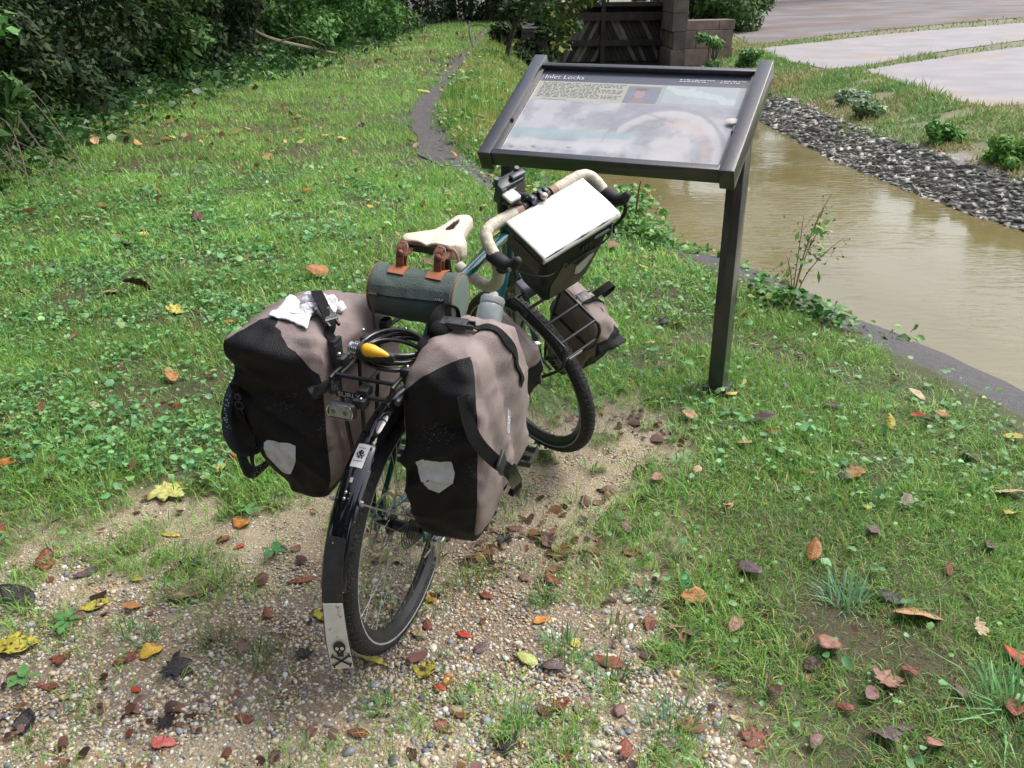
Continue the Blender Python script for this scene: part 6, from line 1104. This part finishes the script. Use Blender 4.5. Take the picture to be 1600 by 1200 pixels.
# ---------------------------------------------------------------- fallen leaves, each one a thing
LEAVES = [
(-1.21, 2.58, 0.2027, 'paleyellow', 'maple', 'large pale yellow lobed leaf below the left pannier'),
(-0.96, 1.78, 0.0656, 'golden', 'round', 'golden yellow round leaf left of the mud flap'),
(-0.82, 1.48, 0.0629, 'pinkred', 'torn', 'pinkish red crumpled leaf left of the mud flap'),
(-0.95, 1.65, 0.0356, 'red', 'torn', 'small bright red crumpled leaf left of the mud flap'),
(-0.24, 1.69, 0.0966, 'mottled', 'maple', 'large yellow and brown mottled lobed leaf beside the rear tyre'),
(-0.37, 1.74, 0.0912, 'yellow', 'narrow', 'large yellow narrow leaf beside the rear tyre'),
(-0.54, 1.92, 0.0772, 'mottled', 'ovate', 'yellow and brown mottled oval leaf left of the mud flap'),
(0.03, 1.74, 0.0714, 'palegreen', 'ovate', 'pale green oval leaf in the lower middle'),
(0.49, 2.02, 0.075, 'green', 'ovate', 'fresh green oval leaf at the right gravel margin'),
(1.09, 1.86, 0.1366, 'peach', 'ovate', 'large peach coloured oval leaf near the bottom right corner'),
(0.81, 1.74, 0.1231, 'pinkbrown', 'ovate', 'large pinkish brown oval leaf in the lower right lawn'),
(0.9, 2.15, 0.0944, 'orangebrown', 'ovate', 'large orange brown oval leaf below the sign post'),
(0.69, 2.07, 0.1247, 'purple', 'ovate', 'large purplish brown oval leaf at the right gravel margin'),
(0.57, 1.46, 0.1103, 'rust', 'maple', 'large rusty red brown lobed leaf at the right gravel margin'),
(0.9, 1.62, 0.1206, 'pinkbrown', 'maple', 'large pinkish brown lobed leaf in the lower right lawn'),
(0.84, 1.47, 0.1036, 'purple', 'maple', 'large purplish brown lobed leaf in the lower right lawn'),
(1.28, 1.69, 0.0971, 'red', 'ovate', 'large bright red oval leaf near the bottom right corner'),
(1.19, 2.6, 0.099, 'orangebrown', 'torn', 'large orange brown crumpled leaf below the sign post'),
(0.97, 3.0, 0.1125, 'purple', 'ovate', 'large purplish brown oval leaf right of the sign post foot'),
(0.99, 2.92, 0.0553, 'red', 'round', 'bright red round leaf right of the sign post foot'),
(0.86, 2.83, 0.0695, 'peach', 'round', 'peach coloured round leaf below the sign post'),
(0.7, 3.05, 0.0727, 'peach', 'ovate', 'peach coloured oval leaf between front wheel and sign post, the left one of two'),
(0.71, 2.41, 0.0379, 'peach', 'ovate', 'small peach coloured oval leaf below the sign post'),
(1.6, 2.34, 0.0673, 'yellow', 'round', 'yellow round leaf at the right picture edge'),
(1.88, 2.85, 0.084, 'yellow', 'ovate', 'yellow oval leaf near the canal coping'),
(1.65, 2.47, 0.1127, 'tan', 'ovate', 'large tan oval leaf at the right picture edge'),
(1.64, 2.71, 0.1016, 'darkbrown', 'ovate', 'large dark brown oval leaf at the right picture edge'),
(1.3, 2.43, 0.076, 'greybrown', 'torn', 'grey brown crumpled leaf at the right picture edge'),
(1.13, 2.27, 0.0715, 'purple', 'ovate', 'purplish brown oval leaf below the sign post'),
(0.61, 5.03, 0.1015, 'pinkbrown', 'torn', 'large pinkish brown crumpled leaf between the sign posts'),
(0.8, 5.02, 0.0721, 'yellow', 'ovate', 'yellow oval leaf between the sign posts'),
(0.77, 4.11, 0.0855, 'dark', 'torn', 'large nearly black crumpled leaf between front wheel and sign post'),
(0.84, 4.07, 0.078, 'paleyellow', 'torn', 'pale yellow crumpled leaf between front wheel and sign post'),
(0.66, 3.83, 0.0502, 'tan', 'ovate', 'tan oval leaf between front wheel and sign post'),
(0.85, 3.63, 0.0646, 'peach', 'ovate', 'peach coloured oval leaf between front wheel and sign post, the right one of two'),
(0.68, 3.54, 0.0753, 'purple', 'torn', 'purplish brown crumpled leaf between front wheel and sign post'),
(0.62, 3.25, 0.038, 'red', 'round', 'small bright red round leaf between front wheel and sign post'),
(0.91, 3.25, 0.0565, 'yellow', 'round', 'yellow round leaf right of the sign post foot'),
(1.19, 4.17, 0.0552, 'orange', 'round', 'orange round leaf right of the sign post foot'),
(1.14, 3.78, 0.0576, 'tan', 'ovate', 'tan oval leaf right of the sign post foot'),
(1.65, 3.4, 0.0425, 'red', 'round', 'small bright red round leaf near the canal coping'),
(1.66, 3.2, 0.0816, 'tan', 'ovate', 'tan oval leaf near the canal coping'),
(1.59, 3.03, 0.0601, 'red', 'round', 'bright red round leaf near the canal coping'),
(1.69, 3.04, 0.0731, 'orangebrown', 'torn', 'orange brown crumpled leaf near the canal coping'),
(1.6, 2.96, 0.0771, 'darkbrown', 'ovate', 'dark brown oval leaf near the canal coping'),
(1.28, 3.11, 0.0948, 'purple', 'maple', 'large purplish brown lobed leaf near the canal coping'),
(0.55, 4.65, 0.0788, 'darkbrown', 'torn', 'dark brown crumpled leaf between the sign posts'),
(0.99, 3.36, 0.0429, 'paleyellow', 'ovate', 'small pale yellow oval leaf right of the sign post foot'),
(1.45, 2.95, 0.0756, 'mottled', 'ovate', 'yellow and brown mottled oval leaf near the canal coping'),
(-2.25, 4.66, 0.1207, 'tan', 'ovate', 'large tan oval leaf left of the saddle'),
(-2.08, 4.64, 0.1697, 'darkbrown', 'torn', 'large dark brown crumpled leaf left of the saddle, the right one of two'),
(-1.77, 4.31, 0.149, 'yellow', 'maple', 'large yellow lobed leaf left of the left pannier'),
(-1.44, 4.16, 0.0969, 'orange', 'ovate', 'large orange oval leaf left of the left pannier'),
(-1.63, 4.11, 0.0487, 'orange', 'round', 'orange round leaf left of the left pannier'),
(-2.29, 4.17, 0.0879, 'dark', 'torn', 'large nearly black crumpled leaf at the far left'),
(-2.15, 3.98, 0.0917, 'pinkbrown', 'torn', 'large pinkish brown crumpled leaf at the far left'),
(-2.13, 3.64, 0.0862, 'peach', 'narrow', 'large peach coloured narrow leaf at the far left'),
(-1.81, 3.6, 0.1035, 'yellow', 'ovate', 'large yellow oval leaf left of the left pannier'),
(-1.75, 3.57, 0.0614, 'darkbrown', 'ovate', 'dark brown oval leaf left of the left pannier'),
(-1.5, 3.48, 0.0982, 'orangebrown', 'torn', 'large orange brown crumpled leaf left of the left pannier'),
(-1.32, 3.5, 0.0842, 'rust', 'narrow', 'rusty red brown narrow leaf left of the left pannier'),
(-1.38, 3.2, 0.0854, 'rust', 'narrow', 'large rusty red brown narrow leaf left of the left pannier'),
(-1.84, 2.74, 0.0875, 'orange', 'ovate', 'large orange oval leaf at the left lawn margin'),
(-1.92, 3.17, 0.0899, 'rust', 'narrow', 'large rusty red brown narrow leaf at the far left'),
(-1.05, 2.69, 0.063, 'yellow', 'ovate', 'yellow oval leaf below the left pannier'),
(-1.37, 2.71, 0.0491, 'rust', 'ovate', 'rusty red brown oval leaf below the left pannier'),
(-2.83, 5.19, 0.0975, 'tan', 'narrow', 'large tan narrow leaf left of the saddle'),
(-2.54, 5.89, 0.0842, 'yellow', 'ovate', 'yellow oval leaf left of the saddle, leftmost'),
(-2.52, 5.57, 0.0906, 'dark', 'torn', 'large nearly black crumpled leaf left of the saddle, the right one of two'),
(-1.76, 4.63, 0.0663, 'rust', 'torn', 'rusty red brown crumpled leaf left of the saddle'),
(-1.64, 4.45, 0.0518, 'rust', 'round', 'rusty red brown round leaf left of the saddle'),
(-1.02, 2.82, 0.1136, 'orange', 'ovate', 'large orange oval leaf below the left pannier'),
(-4.62, 11.2, 0.2141, 'yellow', 'narrow', 'large yellow narrow leaf far up the lawn'),
(-3.8, 10.01, 0.1552, 'paleyellow', 'round', 'large pale yellow round leaf far up the lawn, second from left'),
(-4.58, 12.07, 0.145, 'paleyellow', 'round', 'large pale yellow round leaf far up the lawn, leftmost'),
(-4.0, 9.59, 0.1172, 'peach', 'round', 'large peach coloured round leaf far up the lawn, second from left'),
(-4.45, 9.57, 0.119, 'peach', 'round', 'large peach coloured round leaf far up the lawn, leftmost'),
(-3.65, 8.02, 0.0998, 'paleyellow', 'round', 'large pale yellow round leaf far up the lawn, third from left'),
(-3.44, 6.69, 0.098, 'yellow', 'round', 'large yellow round leaf left of the saddle, the left one of two'),
(-3.11, 6.34, 0.0922, 'tan', 'round', 'large tan round leaf left of the saddle'),
(-2.54, 5.89, 0.0737, 'yellow', 'ovate', 'yellow oval leaf left of the saddle, second from left'),
(-2.58, 8.24, 0.1119, 'tan', 'narrow', 'large tan narrow leaf far up the lawn'),
(-1.75, 10.64, 0.1389, 'dark', 'torn', 'large nearly black crumpled leaf far up the lawn, the left one of two'),
(-1.66, 6.77, 0.1139, 'dark', 'torn', 'large nearly black crumpled leaf far up the lawn, the right one of two'),
(-1.33, 5.82, 0.0886, 'peach', 'ovate', 'large peach coloured oval leaf left of the saddle'),
(-1.67, 7.15, 0.0778, 'orange', 'round', 'orange round leaf far up the lawn'),
(-2.54, 5.58, 0.1009, 'dark', 'torn', 'large nearly black crumpled leaf left of the saddle, the left one of two'),
(-2.05, 10.01, 0.1153, 'peach', 'round', 'large peach coloured round leaf far up the lawn, third from left'),
(-1.83, 9.75, 0.112, 'paleyellow', 'round', 'large pale yellow round leaf far up the lawn, fourth from left'),
(-2.64, 11.3, 0.1306, 'tan', 'round', 'large tan round leaf far up the lawn, the right one of two'),
(-2.24, 9.56, 0.1109, 'palegreen', 'round', 'large pale green round leaf far up the lawn'),
(-1.3, 13.94, 0.2693, 'paleyellow', 'narrow', 'large pale yellow narrow leaf by the far path'),
(-0.97, 9.24, 0.0901, 'tan', 'round', 'large tan round leaf by the far path, the right one of two'),
(-1.05, 9.51, 0.0927, 'tan', 'round', 'large tan round leaf by the far path, the left one of two'),
(-0.54, 8.64, 0.0981, 'orange', 'round', 'large orange round leaf by the far path'),
(-2.37, 6.4, 0.1228, 'yellow', 'round', 'large yellow round leaf left of the saddle, the right one of two'),
(-2.27, 6.24, 0.1414, 'darkbrown', 'torn', 'large dark brown crumpled leaf left of the saddle, the left one of two'),
(-0.86, 5.43, 0.0638, 'yellow', 'ovate', 'yellow oval leaf left of the saddle, fourth from left'),
(-1.12, 4.89, 0.1677, 'orangebrown', 'torn', 'large orange brown crumpled leaf left of the saddle'),
(-1.33, 4.63, 0.0646, 'yellow', 'round', 'yellow round leaf left of the saddle, the right one of two'),
(-0.89, 2.38, 0.0812, 'orange', 'torn', 'orange crumpled leaf below the left pannier'),
(-1.65, 2.35, 0.0784, 'rust', 'ovate', 'rusty red brown oval leaf at the left lawn margin'),
(-0.86, 2.25, 0.0368, 'red', 'torn', 'small bright red crumpled leaf below the left pannier'),
(-0.92, 2.29, 0.0468, 'rust', 'torn', 'rusty red brown crumpled leaf below the left pannier'),
(-0.99, 2.16, 0.0911, 'dark', 'torn', 'large nearly black crumpled leaf below the left pannier'),
(-1.19, 2.25, 0.0717, 'darkbrown', 'ovate', 'dark brown oval leaf below the left pannier'),
(-1.1, 2.32, 0.0674, 'yellow', 'narrow', 'yellow narrow leaf below the left pannier'),
(-1.28, 2.12, 0.075, 'purple', 'ovate', 'purplish brown oval leaf at the left lawn margin'),
(-1.43, 2.18, 0.107, 'rust', 'torn', 'large rusty red brown crumpled leaf at the left lawn margin'),
(-1.08, 1.96, 0.0569, 'orangebrown', 'torn', 'orange brown crumpled leaf left of the mud flap'),
(-1.19, 1.97, 0.0847, 'mottled', 'ovate', 'yellow and brown mottled oval leaf near the bottom left corner'),
(-1.19, 1.77, 0.0848, 'rust', 'maple', 'rusty red brown lobed leaf near the bottom left corner'),
(-1.02, 1.76, 0.0699, 'rust', 'ovate', 'rusty red brown oval leaf near the bottom left corner, the right one of two'),
(-0.89, 1.72, 0.1237, 'dark', 'maple', 'large nearly black lobed leaf left of the mud flap'),
(-1.32, 1.8, 0.1135, 'mottled', 'torn', 'large yellow and brown mottled crumpled leaf near the bottom left corner'),
(-0.83, 1.53, 0.0826, 'dark', 'maple', 'nearly black lobed leaf left of the mud flap, the left one of two'),
(-1.43, 2.01, 0.1309, 'dark', 'ovate', 'large nearly black oval leaf near the bottom left corner'),
(-0.93, 2.03, 0.1528, 'mauve', 'ovate', 'large dull mauve brown oval leaf left of the mud flap'),
(-0.63, 2.08, 0.0858, 'rust', 'narrow', 'large rusty red brown narrow leaf left of the mud flap'),
(-0.55, 1.76, 0.0737, 'dark', 'maple', 'nearly black lobed leaf left of the mud flap, the right one of two'),
(-0.37, 1.5, 0.0565, 'rust', 'ovate', 'rusty red brown oval leaf beside the rear tyre, the left one of two'),
(-0.48, 1.51, 0.0501, 'mauve', 'ovate', 'dull mauve brown oval leaf left of the mud flap, the right one of two'),
(-1.17, 1.54, 0.0798, 'dark', 'torn', 'nearly black crumpled leaf near the bottom left corner'),
(-1.12, 2.09, 0.0455, 'yellow', 'ovate', 'yellow oval leaf left of the mud flap'),
(-0.26, 1.84, 0.0584, 'tan', 'ovate', 'tan oval leaf beside the rear tyre'),
(-0.24, 1.88, 0.0512, 'rust', 'ovate', 'rusty red brown oval leaf beside the rear tyre, the right one of two'),
(-0.24, 1.99, 0.0489, 'orange', 'torn', 'orange crumpled leaf beside the rear tyre'),
(-0.14, 1.84, 0.0504, 'red', 'ovate', 'bright red oval leaf beside the rear tyre'),
(-0.09, 1.79, 0.0573, 'purple', 'ovate', 'purplish brown oval leaf beside the rear tyre'),
(0.07, 1.89, 0.0472, 'orange', 'round', 'orange round leaf in the lower middle'),
(0.11, 2.07, 0.0666, 'rust', 'torn', 'rusty red brown crumpled leaf in the lower middle, the left one of two'),
(0.16, 1.8, 0.0383, 'yellow', 'round', 'small yellow round leaf in the lower middle'),
(0.24, 1.73, 0.0941, 'rust', 'ovate', 'large rusty red brown oval leaf in the lower middle'),
(0.1, 1.71, 0.0707, 'purple', 'ovate', 'purplish brown oval leaf in the lower middle'),
(0.11, 1.58, 0.0608, 'rust', 'torn', 'rusty red brown crumpled leaf in the lower middle, the right one of two'),
(0.16, 1.58, 0.0537, 'mauve', 'torn', 'dull mauve brown crumpled leaf in the lower middle, the left one of two'),
(-0.13, 1.55, 0.0425, 'rust', 'ovate', 'small rusty red brown oval leaf beside the rear tyre'),
(-0.18, 1.51, 0.0596, 'rust', 'maple', 'rusty red brown lobed leaf beside the rear tyre'),
(-0.01, 1.46, 0.0963, 'dark', 'maple', 'large nearly black lobed leaf in the lower middle'),
(0.25, 1.45, 0.0656, 'rust', 'ovate', 'rusty red brown oval leaf in the lower middle, third from left'),
(0.33, 1.44, 0.0761, 'purple', 'ovate', 'purplish brown oval leaf at the right gravel margin'),
(0.41, 1.51, 0.0711, 'rust', 'torn', 'rusty red brown crumpled leaf at the right gravel margin, the right one of two'),
(0.25, 1.56, 0.05, 'mauve', 'torn', 'dull mauve brown crumpled leaf in the lower middle, the right one of two'),
(0.37, 1.87, 0.0633, 'rust', 'torn', 'rusty red brown crumpled leaf at the right gravel margin, the left one of two'),
(0.46, 1.8, 0.0623, 'mauve', 'ovate', 'dull mauve brown oval leaf at the right gravel margin'),
(0.43, 1.83, 0.051, 'pinkbrown', 'ovate', 'pinkish brown oval leaf at the right gravel margin, the left one of two'),
(0.35, 1.75, 0.0571, 'mauve', 'torn', 'dull mauve brown crumpled leaf at the right gravel margin'),
(0.5, 1.95, 0.0858, 'orangebrown', 'torn', 'large orange brown crumpled leaf at the right gravel margin'),
(0.44, 1.9, 0.0722, 'darkbrown', 'torn', 'dark brown crumpled leaf at the right gravel margin'),
(0.44, 2.06, 0.0841, 'mauve', 'maple', 'dull mauve brown lobed leaf at the right gravel margin'),
(0.27, 2.26, 0.0398, 'pinkred', 'ovate', 'small pinkish red oval leaf right of the front wheel'),
(0.36, 2.3, 0.0584, 'mauve', 'torn', 'dull mauve brown crumpled leaf right of the front wheel, the right one of two'),
(0.32, 2.55, 0.077, 'mauve', 'torn', 'dull mauve brown crumpled leaf right of the front wheel, the left one of two'),
(0.45, 2.48, 0.0475, 'pinkbrown', 'ovate', 'pinkish brown oval leaf right of the front wheel, the left one of two'),
(-0.17, 1.67, 0.0442, 'orange', 'torn', 'small orange crumpled leaf beside the rear tyre'),
(-0.19, 1.64, 0.0365, 'red', 'torn', 'small bright red crumpled leaf beside the rear tyre'),
(0.59, 1.84, 0.0439, 'rust', 'ovate', 'small rusty red brown oval leaf at the right gravel margin'),
(0.5, 2.6, 0.064, 'pinkbrown', 'ovate', 'pinkish brown oval leaf right of the front wheel, the right one of two'),
(-0.03, 2.27, 0.0751, 'dark', 'torn', 'nearly black crumpled leaf below the right pannier'),
(0.1, 2.26, 0.0881, 'darkbrown', 'torn', 'large dark brown crumpled leaf below the right pannier'),
(0.7, 2.41, 0.0426, 'tan', 'ovate', 'small tan oval leaf below the sign post'),
(0.59, 1.83, 0.0676, 'pinkbrown', 'ovate', 'pinkish brown oval leaf at the right gravel margin, the right one of two'),
(0.45, 1.79, 0.0427, 'pinkbrown', 'round', 'small pinkish brown round leaf at the right gravel margin'),
(0.75, 1.68, 0.0581, 'darkbrown', 'torn', 'dark brown crumpled leaf in the lower right lawn'),
(1.22, 1.8, 0.0772, 'tan', 'maple', 'tan lobed leaf near the bottom right corner'),
(1.18, 1.53, 0.0917, 'rust', 'ovate', 'large rusty red brown oval leaf near the bottom right corner'),
(1.04, 2.62, 0.0567, 'peach', 'narrow', 'peach coloured narrow leaf below the sign post'),
(1.15, 2.59, 0.0621, 'purple', 'torn', 'purplish brown crumpled leaf below the sign post'),
(1.16, 2.4, 0.0346, 'yellow', 'round', 'small yellow round leaf below the sign post'),
(0.63, 1.59, 0.0632, 'darkbrown', 'ovate', 'dark brown oval leaf at the right gravel margin'),
(0.53, 1.53, 0.0542, 'tan', 'narrow', 'tan narrow leaf at the right gravel margin'),
(1.05, 1.94, 0.0823, 'dark', 'torn', 'nearly black crumpled leaf in the lower right lawn'),
(0.78, 1.54, 0.0486, 'rust', 'ovate', 'rusty red brown oval leaf in the lower right lawn'),
(0.86, 1.58, 0.0688, 'mauve', 'ovate', 'dull mauve brown oval leaf in the lower right lawn, the right one of two'),
(0.66, 2.37, 0.0467, 'rust', 'narrow', 'rusty red brown narrow leaf below the sign post'),
(0.95, 2.88, 0.0382, 'darkbrown', 'ovate', 'small dark brown oval leaf right of the sign post foot'),
(0.65, 2.65, 0.0453, 'tan', 'round', 'tan round leaf right of the front wheel'),
(1.16, 3.31, 0.0429, 'purple', 'ovate', 'small purplish brown oval leaf right of the sign post foot'),
(1.32, 3.66, 0.0435, 'tan', 'round', 'small tan round leaf right of the sign post foot'),
(1.28, 2.81, 0.0553, 'darkbrown', 'ovate', 'dark brown oval leaf below the sign post'),
(1.27, 2.06, 0.0646, 'rust', 'narrow', 'rusty red brown narrow leaf near the bottom right corner'),
(1.45, 2.18, 0.0634, 'darkbrown', 'ovate', 'dark brown oval leaf at the right picture edge'),
(0.98, 1.65, 0.0596, 'rust', 'torn', 'rusty red brown crumpled leaf in the lower right lawn'),
(1.08, 1.58, 0.0595, 'darkbrown', 'ovate', 'dark brown oval leaf near the bottom right corner'),
(0.94, 1.42, 0.0742, 'pinkbrown', 'ovate', 'pinkish brown oval leaf near the bottom right corner'),
(0.68, 1.44, 0.0538, 'mauve', 'ovate', 'dull mauve brown oval leaf in the lower right lawn, the left one of two'),
(0.11, 1.43, 0.0512, 'rust', 'ovate', 'rusty red brown oval leaf in the lower middle, second from left'),
(-0.24, 1.44, 0.0447, 'darkbrown', 'torn', 'small dark brown crumpled leaf beside the rear tyre'),
(-0.72, 1.79, 0.0597, 'mauve', 'torn', 'dull mauve brown crumpled leaf left of the mud flap'),
(-0.69, 1.93, 0.0496, 'rust', 'ovate', 'rusty red brown oval leaf left of the mud flap'),
(-0.82, 1.83, 0.0448, 'mauve', 'ovate', 'small dull mauve brown oval leaf left of the mud flap'),
(-1.22, 1.93, 0.0665, 'mauve', 'ovate', 'dull mauve brown oval leaf near the bottom left corner'),
(-1.17, 1.66, 0.0493, 'rust', 'ovate', 'rusty red brown oval leaf near the bottom left corner, the left one of two'),
(-1.01, 1.58, 0.0431, 'mauve', 'torn', 'small dull mauve brown crumpled leaf near the bottom left corner'),
(-0.65, 1.55, 0.0479, 'rust', 'torn', 'rusty red brown crumpled leaf left of the mud flap'),
(-0.55, 1.44, 0.0494, 'mauve', 'ovate', 'dull mauve brown oval leaf left of the mud flap, the left one of two'),
(0.39, 2.2, 0.0524, 'rust', 'torn', 'rusty red brown crumpled leaf right of the front wheel'),
(0.22, 2.14, 0.0426, 'mauve', 'ovate', 'small dull mauve brown oval leaf right of the front wheel'),
(-0.08, 2.0, 0.0489, 'rust', 'ovate', 'rusty red brown oval leaf in the lower middle, leftmost'),
(0.03, 2.08, 0.0417, 'mauve', 'round', 'small dull mauve brown round leaf in the lower middle'),
(-2.39, 4.1, 0.0638, 'orangebrown', 'ovate', 'orange brown oval leaf at the far left'),
(-1.72, 3.21, 0.057, 'tan', 'ovate', 'tan oval leaf left of the left pannier'),
(-1.42, 2.99, 0.0468, 'yellow', 'round', 'yellow round leaf left of the left pannier'),
(-2.75, 4.69, 0.0632, 'tan', 'round', 'tan round leaf left of the saddle, the left one of two'),
(-1.8, 5.01, 0.0708, 'orangebrown', 'ovate', 'orange brown oval leaf left of the saddle'),
(-1.72, 5.72, 0.0689, 'tan', 'round', 'tan round leaf left of the saddle, the right one of two'),
(-1.7, 6.4, 0.0705, 'yellow', 'round', 'yellow round leaf left of the saddle, the left one of two'),
(-2.33, 7.07, 0.0788, 'tan', 'round', 'tan round leaf far up the lawn'),
(-1.37, 7.25, 0.0721, 'orangebrown', 'ovate', 'orange brown oval leaf far up the lawn'),
(-1.06, 6.57, 0.0708, 'yellow', 'ovate', 'yellow oval leaf left of the saddle, third from left'),
(-2.79, 6.88, 0.0847, 'orangebrown', 'round', 'orange brown round leaf far up the lawn'),
(-3.96, 7.65, 0.0907, 'tan', 'round', 'large tan round leaf far up the lawn, the left one of two'),
(-1.49, 5.14, 0.0623, 'rust', 'ovate', 'rusty red brown oval leaf left of the saddle'),
(-1.03, 5.24, 0.0621, 'tan', 'ovate', 'tan oval leaf left of the saddle'),
(-0.81, 6.98, 0.0803, 'orangebrown', 'ovate', 'orange brown oval leaf by the far path'),
(-0.46, 6.44, 0.0688, 'tan', 'ovate', 'tan oval leaf just left of the sign')]
LC = dict(paleyellow=(.62, .60, .20), golden=(.66, .42, .05), pinkred=(.60, .16, .13), red=(.48, .07, .03), mottled=(.48, .42, .05), yellow=(.62, .50, .10), palegreen=(.46, .52, .17), green=(.10, .30, .10), peach=(.58, .34, .18), pinkbrown=(.34, .17, .125), orangebrown=(.42, .19, .06), purple=(.15, .095, .105), rust=(.24, .075, .045), tan=(.52, .40, .25), darkbrown=(.11, .06, .04), greybrown=(.27, .20, .17), dark=(.032, .026, .026), orange=(.58, .25, .06), mauve=(.23, .125, .11))
def leaf_mat_of(k):
    c = LC[k]; d = tuple(q*.35 for q in c); return mat('leaf_'+k, c, .38, vary=.22, vscale=55, bump=.9, bscale=180, vary2=((.05, .03, .012) if k == 'mottled' else d, 70 if k == 'mottled' else 38, .50 if k == 'mottled' else .58), transl=.18, spec=.5)
LM = {k: leaf_mat_of(k) for k in LC}
def leaf_outline(shape):
    if shape == 'maple':
        P = []
        for a, r_ in [(-90, .16), (-62, .42), (-38, .30), (-20, .60), (2, .74), (14, .46), (34, .60), (52, .86), (64, .58), (78, .82), (90, 1.0)]: P.append((r_*math.cos(R(a)), r_*math.sin(R(a))*1.0+.1))
        return P+[(-x, y) for x, y in reversed(P[1:-1])]
    w_ = dict(ovate=.52, round=.78, narrow=.30, torn=.60)[shape]; t = np.linspace(0, 1, 13); P = [(w_*math.sin(math.pi*q**.85)**.8*(1+(random.uniform(-.22, .22) if shape == 'torn' else random.uniform(-.03, .03))), -1+2*q) for q in t]
    return P+[(-x*(1+(random.uniform(-.2, .2) if shape == 'torn' else 0)), y) for x, y in reversed(P[1:-1])]
def make_leaf(x, y, s, ck, shape, lab):
    P = leaf_outline(shape); n = len(P); curl = random.uniform(.15, .55) if shape != 'torn' else random.uniform(.25, .65); bend = random.uniform(-.25, .35); az = random.uniform(0, 6.28); V = []; rings = 4
    for k in range(rings+1):
        t = 1-k/(rings+.0)
        for px, py in P: V.append((px*t, py*t if k < rings else py*.0, 0))
    V = np.array(V, float)*s*.5; h = s*.5
    V[:, 2] = curl*(V[:, 0]**2)/h*.9+bend*(V[:, 1]**2)/h*.6+.0*h; ph = random.uniform(0, 6); V[:, 2] += .06*h*np.sin(V[:, 1]/h*6+ph)*np.abs(V[:, 0])/h+(.10*h*np.sin(V[:, 0]/h*5+ph)*np.cos(V[:, 1]/h*4) if shape == 'torn' else 0)
    V[:, 2] += np.where(np.abs(V[:, 0]) < .03*h, -.03*h, 0)
    F = [(k*n+j, k*n+(j+1) % n, (k+1)*n+(j+1) % n, (k+1)*n+j) for k in range(rings-1) for j in range(n)]+[((rings-1)*n+j, (rings-1)*n+(j+1) % n, rings*n) for j in range(n)]
    on_g = float(gravel(x, y)) > .5; tx, ty = random.gauss(0, .12 if on_g else .28), random.gauss(0, .12 if on_g else .28); Rm = Matrix.Rotation(az, 3, 'Z') @ Matrix.Rotation(tx, 3, 'X') @ Matrix.Rotation(ty, 3, 'Y')
    if random.random() < .25: V[:, 2] *= -1
    W = V @ np.array(Rm).T; z0 = float(ground_z(x, y)); W[:, 2] -= W[:, 2].min()
    lift = (-.008 if on_g else (.014 if y < 6 else .03)); Wd = W+np.array([x, y, z0+lift])
    mb = MB().add(Wd, F); d = np.array(Rm) @ np.array([0, -h, float(V[0, 2])]); st = np.array([x, y, z0+lift])+d-np.array([0, 0, (V @ np.array(Rm).T)[:, 2].min()])
    if s > .03 and shape != 'torn': mb.tube([st, st+d*.35+[0, 0, .002]], .0011, 5)
    o = mb.build('fallen_leaf', LM[ck], None, angle=60); meta(o, lab, 'leaf', 'fallen autumn leaves')
    md = o.modifiers.new('thick', 'SOLIDIFY'); md.thickness = .0006
for q in LEAVES: make_leaf(*q)
